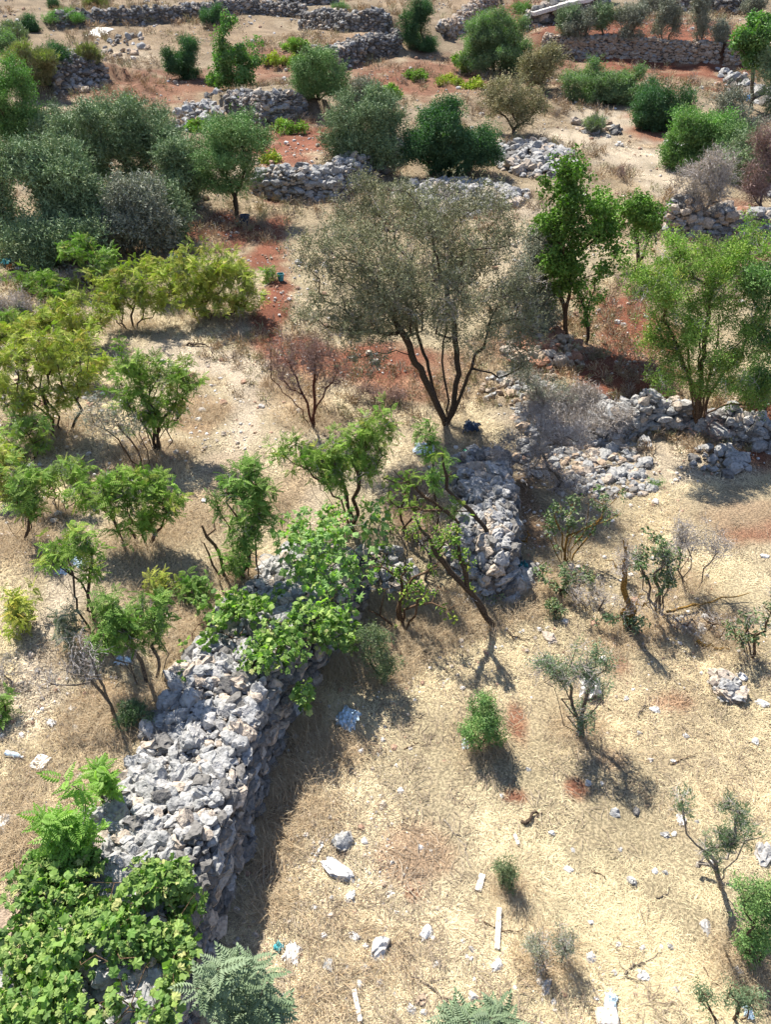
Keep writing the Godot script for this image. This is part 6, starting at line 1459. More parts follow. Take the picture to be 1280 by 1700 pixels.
	plant("small_shrub", "shrub with yellow lichened stems right of the short thick wall", "shrub", Vector2(3.96, -12.83), [[-0.48, 1.2, 0, 0.3, 0.36, 0.27], [0.06, 1.36, 0, 0.38, 0.32, 0.34], [-0.06, 0.87, 0, 0.43, 0.19, 0.34], [0.52, 1.59, 0, 0.3, 0.24, 0.27]], {"stems": [[Vector3(-0.04, 0.71, 0), Vector3(0.59, 1.2, 0), Vector3(1.02, 2.12, 0)], [Vector3(-0.16, 0.71, 0), Vector3(-0.44, 1.36, 0)], [Vector3(0.04, 0.63, 0), Vector3(0.43, 1.04, 0), Vector3(0.93, 1.28, 0)]], "kind": "broad", "pal": "olive", "tips": 60, "k": 3, "spread": 0.14, "size": 0.95, "r": 0.006, "bark": "bark_yellow", "multi": 4, "twigs": 1})
	plant("small_shrub", "low spreading shrub in front of the one with yellow stems", "shrub", Vector2(3.64, -11.69), [[-0.35, 0.58, 0, 0.32, 0.15, 0.24], [0.21, 0.5, 0, 0.37, 0.15, 0.24], [0.44, 0.58, 0, 0.22, 0.15, 0.2]], {"kind": "broad", "pal": "olive", "tips": 40, "k": 3, "spread": 0.12, "size": 0.9, "r": 0.006, "bark": "bark_brown", "twigs": 1})
	plant("crooked_tree", "zigzag dark trunk with dead grey twigs, left of the drooping leafy crown", "tree", Vector2(4.76, -10.78), [[-0.46, 1.75, 0, 0.29, 0.23, 0.26], [-0.45, 2.11, 0, 0.15, 0.16, 0.14], [0.1, 0.69, 0, 0.28, 0.17, 0.25]], {"tree": true, "stems": [[Vector3(0.04, 0.53, 0), Vector3(-0.25, 1.08, 0), Vector3(-0.31, 1.75, 0), Vector3(-0.5, 2.25, 0)], [Vector3(-0.2, 0.45, 0), Vector3(-0.07, 0.77, 0)]], "kind": "twig", "pal": "twig", "tips": 40, "k": 6, "spread": 0.12, "size": 0.9, "r": 0.011, "bark": "bark_yellow", "sides": 6})
	plant("crooked_tree", "drooping leafy crown on a dark stem right of the zigzag trunk", "tree", Vector2(5.57, -11.15), [[-0.52, 1.63, 0, 0.39, 0.26, 0.35], [-0.16, 1.55, 0, 0.27, 0.32, 0.25], [-0.76, 1.4, 0, 0.23, 0.24, 0.21], [-0.25, 1.17, 0, 0.35, 0.18, 0.3]], {"tree": true, "stems": [[Vector3(-0.16, 0.62, 0), Vector3(-0.41, 1.1, 0)], [Vector3(-0.12, 0.54, 0), Vector3(-0.01, 1.1, 0)]], "kind": "broad", "pal": "olive", "tips": 60, "k": 4, "spread": 0.14, "size": 0.95, "r": 0.007, "bark": "bark_grey", "twigs": 4, "multi": 4})
	plant("low_shrub", "grey green leaves at the foot of the zigzag trunk", "shrub", Vector2(4.84, -10.71), [[0.02, 0.33, 0, 0.3, 0.15, 0.22], [-0.51, 0.35, 0, 0.19, 0.16, 0.17]], {"kind": "broad", "pal": "silver", "tips": 26, "k": 7, "spread": 0.1, "size": 0.8})
	plant("bare_shrub", "thin upright leafless shrub right of the drooping crown", "shrub", Vector2(6.39, -11.87), [[-0.28, 1.26, 0, 0.43, 0.52, 0.39], [0.04, 1.42, 0, 0.36, 0.44, 0.32], [-0.59, 1.57, 0, 0.28, 0.4, 0.26]], {"kind": "twig", "pal": "twig", "tips": 90, "k": 4, "spread": 0.1, "size": 1.1, "r": 0.003, "bark": "bark_grey", "direct": 0.7, "multi": 6})
	plant("small_shrub", "sparse shrub with a bent stem at the right border", "shrub", Vector2(6.97, -9.95), [[-0.42, 0.66, 0, 0.31, 0.17, 0.27], [-0.19, 0.89, 0, 0.26, 0.28, 0.24], [-0.14, 1.19, 0, 0.15, 0.4, 0.14]], {"kind": "broad", "pal": "olive", "tips": 40, "k": 3, "spread": 0.12, "size": 0.9, "r": 0.006, "bark": "bark_brown", "twigs": 3, "multi": 4})
	plant("small_shrub", "bushy bright green shrub alone in the straw", "shrub", Vector2(1.64, -7.97), [[-0.09, 0.95, 0, 0.31, 0.35, 0.28], [-0.17, 0.64, 0, 0.29, 0.29, 0.27], [0.12, 0.56, 0, 0.24, 0.31, 0.21]], {"kind": "fine", "pal": "mid", "tips": 110, "k": 11, "spread": 0.09, "size": 0.85, "r": 0.003, "bark": "bark_brown", "direct": 0.7, "multi": 4})
	plant("browsed_shrub", "grey stemmed shrub with a plastic bag caught in it, casting long branch shadows", "shrub", Vector2(3.36, -8.24), [[-0.54, 1.64, 0, 0.44, 0.3, 0.38], [-0.26, 1.99, 0, 0.38, 0.34, 0.34], [0.11, 1.5, 0, 0.31, 0.41, 0.28], [-0.76, 1.92, 0, 0.28, 0.2, 0.25], [-0.17, 0.64, 0.1, 0.3, 0.24, 0.27]], {"stems": [[Vector3(-0.2, 0.67, 0), Vector3(-0.48, 1.57, 0)], [Vector3(-0.03, 0.67, 0), Vector3(-0.05, 1.57, 0)]], "kind": "fine", "pal": "silver", "tips": 130, "k": 5, "spread": 0.1, "size": 0.9, "r": 0.0045, "bark": "bark_grey", "twigs": 5, "wiggle": 0.6, "multi": 4})
	plant("browsed_shrub", "bent grey shrub with a bleached branch and bare twigs at the lower right", "shrub", Vector2(4.78, -5.5), [[-0.46, 1.31, 0, 0.17, 0.28, 0.16], [-0.49, 1.09, 0, 0.16, 0.19, 0.14], [-0.13, 1.38, 0, 0.21, 0.31, 0.18], [-1, 2.07, 0, 0.12, 0.26, 0.11], [-0.36, 1.94, 0, 0.23, 0.26, 0.21]], {"stems": [[Vector3(-0.18, 0.54, 0), Vector3(-0.41, 0.93, 0)], [Vector3(-0.25, 0.62, 0), Vector3(-0.81, 1.45, 0), Vector3(-1.11, 2.21, 0), Vector3(-1.15, 2.44, 0)], [Vector3(-0.16, 0.62, 0), Vector3(-0.01, 1.23, 0), Vector3(0.21, 1.45, 0)]], "kind": "needle", "pal": "silver", "tips": 90, "k": 5, "spread": 0.07, "size": 0.6, "r": 0.004, "bark": "bark_silver", "twigs": 5})
	plant("small_shrub", "dense green shrub at the lower right border", "shrub", Vector2(5.02, -4.54), [[-0.45, 1.47, 0, 0.28, 0.53, 0.25], [-0.36, 0.69, 0, 0.2, 0.39, 0.18], [-0.49, 1.9, 0, 0.2, 0.33, 0.18], [-0.84, 2.11, 0, 0.15, 0.15, 0.14]], {"kind": "fine", "pal": "mid", "tips": 130, "k": 12, "spread": 0.09, "size": 0.85, "r": 0.003, "direct": 0.6, "multi": 4})
	plant("small_shrub", "little pointed green tuft in the middle of the lower straw", "shrub", Vector2(1.76, -5.58), [[-0.1, 0.6, 0, 0.18, 0.29, 0.17], [-0.02, 0.35, 0, 0.17, 0.17, 0.12]], {"kind": "fine", "pal": "olive", "tips": 50, "k": 9, "spread": 0.06, "size": 0.6, "r": 0.0025, "direct": 0.8, "multi": 4})
	plant("bare_shrub", "low scrubby grey shrub with few leaves between the plank and the lower stones", "shrub", Vector2(2.22, -4.56), [[-0.12, 0.77, 0, 0.27, 0.27, 0.18], [-0.25, 0.52, 0, 0.2, 0.26, 0.16], [0.09, 0.61, 0, 0.18, 0.23, 0.15]], {"kind": "fine", "pal": "olive_grey", "tips": 60, "k": 4, "spread": 0.08, "size": 0.65, "r": 0.003, "bark": "bark_grey", "direct": 0.7, "twigs": 4, "multi": 4})
	plant("small_shrub", "half dead sprig with a dark bent stem in the lower right corner", "shrub", Vector2(4.28, -3.87), [[-0.07, 0.72, 0, 0.22, 0.18, 0.13], [0.2, 0.55, 0, 0.15, 0.14, 0.11], [-0.45, 0.8, 0, 0.1, 0.13, 0.09]], {"kind": "fine", "pal": "silver", "tips": 40, "k": 7, "spread": 0.08, "size": 0.7, "r": 0.005, "bark": "bark_brown", "multi": 4})
	plant("small_shrub", "green shrub growing in the shade at the foot of the long wall", "shrub", Vector2(-0.09, -9.26), [[-0.07, 1.07, 0, 0.27, 0.38, 0.24], [0.03, 0.53, 0, 0.3, 0.29, 0.27], [-0.22, 1.36, 0, 0.16, 0.25, 0.15]], {"kind": "fine", "pal": "olive", "tips": 80, "k": 9, "spread": 0.1, "size": 0.85, "r": 0.003})
	plant("small_shrub", "little green weed in the rust grass below the leaning dark tree", "shrub", Vector2(2.16, -11.48), [[-0.02, 0.25, 0, 0.22, 0.12, 0.17]], {"kind": "broad", "pal": "olive", "tips": 14, "k": 6, "spread": 0.08, "size": 0.8})
	plant("small_shrub", "green sprig in the straw left of the zigzag trunk", "shrub", Vector2(3.4, -11.14), [[-0.01, 0.28, 0, 0.22, 0.14, 0.19]], {"kind": "broad", "pal": "olive", "tips": 14, "k": 6, "spread": 0.08, "size": 0.8})
	plant("low_shrub", "small bright green weed in the tree shade on the right", "shrub", Vector2(6.69, -15.57), [[-0.02, 0.11, 0, 0.21, 0.07, 0.15]], {"kind": "fine", "pal": "mid", "tips": 16, "k": 10, "spread": 0.08, "size": 0.8})
	plant("small_shrub", "greyish shrub at the far bare clearing", "bush", Vector2(11.64, -46.54), [[-0.07, 0.42, 0, 0.6, 0.39, 0.54]], {"kind": "needle", "pal": "olive_grey", "tips": 20, "k": 12, "spread": 0.2, "size": 1.8})
	plant("small_shrub", "grey weeds among the stones of the far clearing", "bush", Vector2(10.76, -36.94), [[-0.07, 0.36, 0, 0.24, 0.36, 0.22]], {"kind": "twig", "pal": "twig_red", "tips": 14, "k": 7, "spread": 0.12, "size": 1.6})
	plant("brush_pile", "heap of cut grey branches lying on the stone edge right of the almond tree", "brush pile", Vector2(5.86, -17.99), [[-0.35, 0.63, 0, 1.2, 0.39, 0.97], [0.49, 0.41, 0, 0.58, 0.29, 0.52], [-1.22, 0.59, 0, 0.8, 0.53, 0.72], [-1.66, 0.22, 0, 0.65, 0.45, 0.58]], {"kind": "twig", "pal": "twig", "tips": 360, "k": 10, "spread": 0.16, "size": 1.6, "r": 0.01, "bark": "bark_silver", "direct": 0.1, "wiggle": 0.6})
	plant("brush_pile", "tangle of dead grey twigs hanging over the end of the short thick wall", "brush pile", Vector2(3.9, -15.34), [[-0.48, 0.96, 0, 0.57, 0.29, 0.51], [-0.02, 1.3, 0, 0.56, 0.39, 0.51], [-0.52, 1.95, 0, 0.61, 0.36, 0.55], [0.31, 0.44, 0, 0.44, 0.37, 0.39], [-1.14, 1.21, 0, 0.51, 0.33, 0.46], [0.43, 1.63, 0, 0.56, 0.3, 0.5]], {"kind": "twig", "pal": "twig", "tips": 170, "k": 7, "spread": 0.14, "size": 1.3, "r": 0.004, "bark": "bark_grey", "direct": 0.15, "wiggle": 0.6})
	plant("brush_pile", "dead brush under the right limbs of the almond tree", "brush pile", Vector2(4.31, -18.27), [[-0.17, 0.72, 0, 0.64, 0.36, 0.57], [-0.82, 0.9, 0, 0.48, 0.33, 0.43], [0.26, 0.46, 0, 0.48, 0.23, 0.43]], {"kind": "olive", "pal": "olive_grey", "tips": 70, "k": 5, "spread": 0.16, "size": 1.0, "r": 0.004, "bark": "bark_grey", "twigs": 5})
	plant("brush_pile", "small heap of grey twigs behind the leafless reddish shrub", "brush pile", Vector2(-0.24, -18.2), [[-0.08, 0.23, 0, 0.7, 0.14, 0.35], [0.56, 0.23, 0, 0.32, 0.15, 0.29]], {"kind": "twig", "pal": "twig_red", "tips": 60, "k": 8, "spread": 0.12, "size": 1.2, "r": 0.003, "bark": "bark_grey", "direct": 0.1})
	plant("brush_pile", "grey brush heap at the left border between the yellow shrubs", "brush pile", Vector2(-12.02, -23.59), [[0.12, 0.4, 0, 0.58, 0.32, 0.52]], {"kind": "twig", "pal": "twig", "tips": 50, "k": 10, "spread": 0.16, "size": 1.6, "r": 0.004, "bark": "bark_silver", "direct": 0.1})
	plant("brush_pile", "grey cut twigs under the yellow feathered sumac", "brush pile", Vector2(-10.92, -26.48), [[-0.05, 0.22, 0, 0.76, 0.12, 0.47]], {"kind": "twig", "pal": "twig", "tips": 36, "k": 8, "spread": 0.14, "size": 1.4, "r": 0.004, "bark": "bark_silver", "direct": 0.1})
	plant("brush_pile", "pale dead branches lying below the feathery tree at the right border", "brush pile", Vector2(10.13, -18.7), [[-0.19, 0.37, 0, 0.49, 0.2, 0.44]], {"kind": "twig", "pal": "twig", "tips": 40, "k": 8, "spread": 0.14, "size": 1.4, "r": 0.004, "bark": "bark_silver", "direct": 0.1})
	plant("brush_pile", "dark dead brush on the stone edge at the right border", "brush pile", Vector2(9.14, -17.75), [[0.06, 0.37, 0, 0.74, 0.2, 0.5], [-0.45, 0.19, 0, 0.42, 0.21, 0.38]], {"kind": "twig", "pal": "twig_red", "tips": 70, "k": 8, "spread": 0.14, "size": 1.3, "r": 0.004, "bark": "bark_dark", "direct": 0.1})
	plant("brush_pile", "grey dead twigs at the lower left border beside the pale track", "brush pile", Vector2(-6.11, -8.47), [[-0.01, 0.29, 0, 0.35, 0.11, 0.16]], {"kind": "twig", "pal": "twig", "tips": 30, "k": 6, "spread": 0.1, "size": 1.0, "r": 0.003, "bark": "bark_silver", "direct": 0.1})
	plant("dead_tree", "low sprawling bare limbs crossing the gap between the two broken walls", "tree", Vector2(0.76, -12.12), [[-0.64, 1.07, 0, 0.61, 0.28, 0.46], [0.2, 1.38, 0, 0.48, 0.31, 0.43], [-0.14, 0.59, 0, 0.75, 0.24, 0.37], [-1.14, 0.42, 0, 0.5, 0.2, 0.31]], {"tree": true, "kind": "broad", "pal": "sumac", "tips": 60, "k": 1, "spread": 0.12, "size": 0.9, "r": 0.007, "bark": "bark_grey", "multi": 4, "wiggle": 0.6, "twigs": 1})
	plant("dead_tree", "bare forked limbs leaning left over the pale ground beside the tall sprig", "tree", Vector2(0.37, -13.13), [[-0.24, 0.97, 0, 0.51, 0.22, 0.42], [0.27, 0.65, 0, 0.38, 0.28, 0.35], [-0.5, 0.49, 0, 0.33, 0.23, 0.3]], {"tree": true, "kind": "broad", "pal": "sumac", "tips": 40, "k": 1, "spread": 0.12, "size": 0.9, "r": 0.007, "bark": "bark_brown", "multi": 4, "wiggle": 0.6, "twigs": 1})
	plant("bare_shrub", "half dead scrub on the straw between the low spreading shrub and the zigzag trunk", "shrub", Vector2(4.21, -11.25), [[-0.23, 0.66, 0, 0.48, 0.23, 0.35], [0.22, 0.5, 0, 0.36, 0.19, 0.29]], {"kind": "twig", "pal": "twig", "tips": 50, "k": 3, "spread": 0.1, "size": 1.0, "r": 0.004, "bark": "bark_grey", "multi": 5})
	plant("bare_shrub", "sprawling bare twigs on the ground left of the sparse shrub with the bent stem", "shrub", Vector2(6.15, -10.56), [[-0.29, 0.49, 0, 0.57, 0.2, 0.31], [0.27, 0.33, 0, 0.42, 0.16, 0.26]], {"kind": "twig", "pal": "twig", "tips": 60, "k": 3, "spread": 0.1, "size": 1.0, "r": 0.005, "bark": "bark_brown", "multi": 5})

	# creepers with leaves built one by one
	creeper("grape_vine", "grape vine smothering the near end of the long wall in the bottom left corner", "vine", Vector2(-3.49, -3.89), [[-0.48, 0.6, -0.83, 0.59, 0.26, 0.4], [0.41, 0.81, -0.73, 0.54, 0.26, 0.38], [0.88, 0.78, -0.85, 0.29, 0.26, 0.26], [-0.51, 0.53, -0.23, 0.5, 0.26, 0.38], [0.29, 0.83, -0.16, 0.55, 0.26, 0.36], [0.77, 0.66, -0.31, 0.32, 0.26, 0.36], [-0.5, 0.46, 0.32, 0.41, 0.26, 0.34], [0.28, 0.75, 0.43, 0.59, 0.26, 0.29], [0.73, 0.33, 0.21, 0.23, 0.26, 0.31], [-1.01, 0.42, -1.23, 0.31, 0.26, 0.21], [1, 0.43, -0.55, 0.25, 0.26, 0.33], [0.99, 0.7, -0.02, 0.3, 0.26, 0.31], [0.87, 0.76, 0.55, 0.36, 0.26, 0.31], [0.63, 0.98, 0.21, 0.36, 0.26, 0.27], [0.91, 0.83, 0.28, 0.26, 0.26, 0.26], [0.96, 0.78, -0.67, 0.32, 0.26, 0.25], [-0.41, 0.61, -1.21, 0.31, 0.26, 0.17], [-0.67, 0.34, 0.57, 0.27, 0.26, 0.3]], {"leaves": 8200, "leaf": 0.105, "tips": 150, "pal": "vine", "r": 0.004})
	creeper("grape_vine", "grape vine spreading over the middle of the long wall below the fig", "vine", Vector2(-2.05, -9.47), [[0.11, 1.15, 0.12, 0.56, 0.26, 0.38], [0.78, 1.12, 0.24, 0.46, 0.26, 0.43], [-0.61, 0.98, 0.24, 0.51, 0.26, 0.44], [-1.23, 0.75, 0.51, 0.24, 0.26, 0.57], [-0.5, 0.98, -0.35, 0.42, 0.26, 0.25], [0.39, 1.12, 0.85, 0.49, 0.26, 0.38], [1.12, 0.77, 0.18, 0.33, 0.26, 0.37], [0.72, 0.43, 1.26, 0.14, 0.26, 0.26], [0.03, 1.1, 1.15, 0.29, 0.26, 0.23], [-1.03, 0.87, 0.27, 0.31, 0.26, 0.38], [0.35, 1.03, -0.45, 0.32, 0.26, 0.22], [1.2, 0.89, -0.28, 0.32, 0.26, 0.45], [1.47, 0.51, 0.01, 0.15, 0.26, 0.29], [-0.04, 1.15, 0.54, 0.6, 0.26, 0.42], [-1.41, 0.54, 0.65, 0.14, 0.26, 0.39], [-0.92, 0.88, -0.3, 0.43, 0.26, 0.31]], {"leaves": 3400, "leaf": 0.105, "tips": 80, "pal": "vine"})
	creeper("fig_tree", "young fig with large pale leaves rooted in the collapsed part of the long wall", "fig tree", Vector2(-1.14, -11.17), [[-0.2, 1.96, -0.1, 0.45, 0.26, 0.44], [0.45, 1.86, -0.59, 0.53, 0.26, 0.46], [0.9, 1.4, -1.2, 0.32, 0.26, 0.52], [-0.4, 1.78, 0.39, 0.46, 0.26, 0.41], [0.16, 1.89, 0.43, 0.5, 0.26, 0.41], [-0.75, 1.56, -0.15, 0.27, 0.26, 0.44], [-0.04, 1.63, 0.95, 0.49, 0.26, 0.42], [0.56, 1.37, -0.19, 0.42, 0.26, 0.43], [0.68, 0.88, 0.13, 0.3, 0.26, 0.45], [0.28, 1.14, 1.14, 0.37, 0.26, 0.34], [0.13, 1.28, 0.32, 0.68, 0.26, 0.68], [-0.44, 1.18, 0.38, 0.45, 0.26, 0.44], [0.9, 1.09, -0.81, 0.31, 0.26, 0.5], [-0.02, 1.55, -0.43, 0.7, 0.26, 0.48]], {"leaves": 1100, "leaf": 0.15, "tips": 60, "pal": "fig", "depth": 0.4, "r": 0.006, "bark": "bark_silver", "direct": 0.4})
	feather_plant("feather_plant", "silvery plant with long feathered leaves at the foot of the wall, bottom centre left", "plant", Vector2(-1.79, -3.45), [[0.18, 2.62, 0, 0.18, 0.21, 0.13], [0.53, 2.75, 0, 0.2, 0.23, 0.14], [0.27, 2.05, 0, 0.32, 0.33, 0.19], [0.49, 1.75, 0, 0.23, 0.31, 0.17], [-0.05, 2.05, 0, 0.16, 0.33, 0.15], [0.11, 1.26, 0, 0.4, 0.28, 0.15]], {"tips": 20, "k": 14, "leaf": 0.22})
	feather_plant("feather_plant", "dark green feathered plant cut by the bottom edge, centre", "plant", Vector2(1.16, -3.38), [[-0.17, 1.43, 0, 0.2, 0.25, 0.12], [0.16, 1.35, 0, 0.2, 0.22, 0.11], [-0.36, 1.18, 0, 0.16, 0.19, 0.09], [0, 0.93, 0, 0.34, 0.24, 0.12]], {"tips": 14, "k": 13, "leaf": 0.21})
	feather_plant("feather_plant", "green feathered shoot beside the near end of the long wall, left", "plant", Vector2(-4.13, -5.3), [[0.22, 1.77, 0, 0.21, 0.18, 0.19], [0.34, 1.4, 0, 0.26, 0.22, 0.22], [0.02, 1.27, 0, 0.19, 0.28, 0.17], [0.36, 0.87, 0, 0.27, 0.22, 0.21], [0.03, 0.73, 0, 0.33, 0.2, 0.2]], {"tips": 21, "k": 14, "leaf": 0.19, "pal": "lush"})
	feather_plant("feather_plant", "smaller feathered shoot right behind the left feathered one", "plant", Vector2(-3.97, -6.13), [[0.15, 0.92, 0, 0.16, 0.14, 0.14], [0.14, 0.65, 0, 0.18, 0.17, 0.16]], {"tips": 12, "k": 13, "leaf": 0.17, "pal": "lush"})

	# loose stones
	rock("pitted grey boulder in the straw beside the long wall shadow", Vector2(-0.65, -6.23), Vector3(0.33, 0.26, 0.29), "stone_grey")
	rock("flat chalk white slab below the pitted grey boulder", Vector2(-0.72, -5.81), Vector3(0.51, 0.2, 0.28), "stone_white")
	rock("white block with a shaded face right of the round white stone", Vector2(-0.08, -4.76), Vector3(0.32, 0.23, 0.26), "stone_white")
	rock("round white stone left of the white block", Vector2(-0.41, -4.88), Vector3(0.14, 0.11, 0.14), "stone_white")
	rock("small flat stone touching the white block", Vector2(-0.27, -4.77), Vector3(0.11, 0.07, 0.09), "stone_white")
	rock("dark topped grey stone below the flat chalk slab", Vector2(-0.5, -5.43), Vector3(0.15, 0.1, 0.13), "stone_white")
	rock("small rounded pebble beside the white paper scrap", Vector2(-0.02, -5.64), Vector3(0.1, 0.08, 0.1), "stone_tan")
	rock("bluish grey stone near the turquoise rag", Vector2(-0.75, -4.51), Vector3(0.16, 0.13, 0.14), "stone_grey")
	rock("upright white broken block in the middle of the lower straw", Vector2(0.57, -4.94), Vector3(0.16, 0.16, 0.22), "stone_white")
	rock("grey white stone beside the thin stick at the bottom", Vector2(0.7, -4.56), Vector3(0.14, 0.08, 0.11), "stone_pale")
	rock("pair forming white lump below the plank", Vector2(1.48, -4.52), Vector3(0.14, 0.11, 0.18), "stone_white")
	rock("pale yellow boulder under the scrubby grey shrub", Vector2(2.08, -4.48), Vector3(0.19, 0.15, 0.19), "stone_tan")
	rock("long white stone below the pale yellow boulder", Vector2(2.08, -4.27), Vector3(0.22, 0.11, 0.13), "stone_white")
	rock("white stone right of the scrubby grey shrub", Vector2(2.73, -4.61), Vector3(0.16, 0.11, 0.13), "stone_white")
	rock("egg shaped stone with a dark shadow in the lower straw", Vector2(3.55, -5.64), Vector3(0.13, 0.12, 0.14), "stone_pale")
	rock("white rough stone above the bottom sticks", Vector2(3.37, -4.39), Vector3(0.13, 0.09, 0.13), "stone_white")
	rock("grey stone lying at the tip of the long branch shadows", Vector2(3.54, -6.7), Vector3(0.2, 0.14, 0.16), "stone_grey")
	rock("dark lump at the tip of the branch shadow", Vector2(3.88, -6.73), Vector3(0.15, 0.13, 0.12), "stone_dark")
	rock("white stone beneath the bare arching twig", Vector2(4.54, -6.57), Vector3(0.16, 0.11, 0.13), "stone_white")
	rock("pale angular stone at the lower right border", Vector2(5.57, -6.01), Vector3(0.3, 0.18, 0.21), "stone_pale")
	rock("flat pale stone near the shrub at the lower right border", Vector2(4.38, -4.99), Vector3(0.26, 0.09, 0.16), "stone_pale")
	rock("brown tan stone pair in the straw in front of the leaning tree", Vector2(3.2, -10.54), Vector3(0.26, 0.16, 0.18), "stone_warm")
	rock("white stone in the straw at the right edge of the red patch", Vector2(8.24, -12.77), Vector3(0.2, 0.14, 0.16), "stone_white")
	rock("pinkish boulder at the left border behind the grape vine", Vector2(-4.74, -4.52), Vector3(0.42, 0.31, 0.68), "stone_tan")
	rock("pale flat rock below the pinkish boulder at the left border", Vector2(-4.59, -3.97), Vector3(0.39, 0.21, 0.39), "stone_pale")
	rock("rusty brown stone at the bottom edge under the silvery plant", Vector2(-2.48, -3.83), Vector3(0.36, 0.18, 0.24), "stone_red")
	rock("pale rock in the gap between the two broken walls", Vector2(2.6, -11.58), Vector3(0.35, 0.1, 0.17), "stone_white")
	rock("blunt boulder on the bright slope above the tree shade", Vector2(6.88, -17.51), Vector3(0.42, 0.29, 0.38), "stone_pale")
	rock("pale stone at the bottom edge right of the white strip", Vector2(0.33, -3.99), Vector3(0.09, 0.08, 0.13), "stone_white")
	rock("reddish stone above the bottom edge stone", Vector2(0.46, -4.11), Vector3(0.14, 0.1, 0.12), "stone_tan")
	rock("grey stone left of the bottom strip", Vector2(-0.27, -4.48), Vector3(0.12, 0.07, 0.12), "stone_grey")
	rock("stone half hidden by the green weed at the bottom", Vector2(1.13, -4.15), Vector3(0.14, 0.1, 0.11), "stone_white")
	rock("white pebble lying on the faint red patch", Vector2(0.52, -6.2), Vector3(0.1, 0.06, 0.08), "stone_white")
	rock("pale stone in front of the bushy bright green shrub", Vector2(2.34, -7.51), Vector3(0.13, 0.1, 0.12), "stone_pale")
	rock("white stone by the browsed grey shrub", Vector2(4.77, -8.77), Vector3(0.15, 0.07, 0.12), "stone_white")
	rock("whitish stone far right below the stone cluster", Vector2(6.66, -8.84), Vector3(0.19, 0.1, 0.13), "stone_white")
	rock("white stone at the right above the arching twig", Vector2(6.25, -8.06), Vector3(0.14, 0.09, 0.11), "stone_white")
	rock("small pale stone below and left of the white block", Vector2(-0.5, -4.48), Vector3(0.08, 0.06, 0.07), "stone_white", "small stones in the straw")
	rock("fist sized pale stone above the bottom white strip", Vector2(-0.34, -4.29), Vector3(0.11, 0.08, 0.09), "stone_white", "small stones in the straw")
	rock("small pale stone above and right of the bottom white strip", Vector2(-0.08, -4.3), Vector3(0.09, 0.06, 0.07), "stone_white", "small stones in the straw")
	rock("fist sized pale stone left of the bottom white strip", Vector2(-0.87, -4.24), Vector3(0.09, 0.07, 0.08), "stone_white", "small stones in the straw")
	rock("tiny pale stone below the flat chalk slab", Vector2(-0.77, -5.17), Vector3(0.05, 0.04, 0.04), "stone_white", "small stones in the straw")
	rock("tiny pale stone above and left of the upright broken block", Vector2(0.15, -5.23), Vector3(0.07, 0.05, 0.06), "stone_white", "small stones in the straw")
	rock("tiny pale stone right of the upright broken block", Vector2(1.05, -4.84), Vector3(0.07, 0.05, 0.06), "stone_white", "small stones in the straw")
	rock("fist sized pale stone below and left of the white plank", Vector2(1.17, -4.74), Vector3(0.1, 0.07, 0.08), "stone_pale", "small stones in the straw")
	rock("small pale stone below and left of the white plank", Vector2(1.14, -4.62), Vector3(0.08, 0.06, 0.07), "stone_white", "small stones in the straw")
	rock("tiny pale stone right of the curved pale stick", Vector2(1.16, -4.36), Vector3(0.06, 0.04, 0.05), "stone_white", "small stones in the straw")
	rock("fist sized pale stone below and left of the curved pale stick", Vector2(0.49, -3.97), Vector3(0.09, 0.06, 0.08), "stone_white", "small stones in the straw")
	rock("small pale stone below and right of the dark charred stick", Vector2(2.53, -6.41), Vector3(0.08, 0.06, 0.07), "stone_white", "small stones in the straw")
	rock("small pale stone above the egg shaped stone", Vector2(3.49, -6.11), Vector3(0.1, 0.07, 0.08), "stone_pale", "small stones in the straw")
	rock("small pale stone above the egg shaped stone, towards the arching twig stone", Vector2(3.55, -6.36), Vector3(0.08, 0.06, 0.07), "stone_white", "small stones in the straw")
	rock("small pale stone below and right of the dark charred stick, towards the red spot", Vector2(2.8, -6.13), Vector3(0.08, 0.06, 0.07), "stone_pale", "small stones in the straw")
	rock("fist sized pale stone right of the pointed green tuft", Vector2(2.68, -5.85), Vector3(0.11, 0.07, 0.09), "stone_white", "small stones in the straw")
	rock("small pale stone above and right of the forked dry stick", Vector2(3.45, -4.73), Vector3(0.08, 0.06, 0.07), "stone_white", "small stones in the straw")
	rock("small pale stone above and right of the forked dry stick, towards the egg shaped stone", Vector2(3.71, -4.74), Vector3(0.07, 0.05, 0.06), "stone_white", "small stones in the straw")
	rock("small pale stone right of the forked dry stick", Vector2(3.83, -4.75), Vector3(0.08, 0.06, 0.07), "stone_pale", "small stones in the straw")
	rock("small pale stone above and right of the scrubby grey shrub", Vector2(2.83, -5.08), Vector3(0.08, 0.06, 0.07), "stone_white", "small stones in the straw")
	rock("tiny pale stone above and left of the forked dry stick", Vector2(3.15, -4.79), Vector3(0.07, 0.05, 0.06), "stone_white", "small stones in the straw")
	rock("small pale stone below and right of the scrubby grey shrub", Vector2(2.44, -4.39), Vector3(0.07, 0.05, 0.06), "stone_white", "small stones in the straw")
	rock("small pale stone above the white box lid", Vector2(2.91, -4.21), Vector3(0.07, 0.05, 0.06), "stone_white", "small stones in the straw")
	rock("small pale stone below and right of the forked dry stick", Vector2(3.74, -4.22), Vector3(0.09, 0.06, 0.07), "stone_pale", "small stones in the straw")
	rock("fist sized pale stone above the half dead corner sprig", Vector2(4.63, -4.45), Vector3(0.13, 0.09, 0.11), "stone_white", "small stones in the straw")
	rock("small pale stone above the half dead corner sprig", Vector2(4.73, -4.53), Vector3(0.08, 0.06, 0.07), "stone_white", "small stones in the straw")
	rock("fist sized pale stone left of the white box lid", Vector2(2.15, -4.07), Vector3(0.09, 0.06, 0.08), "stone_white", "small stones in the straw")
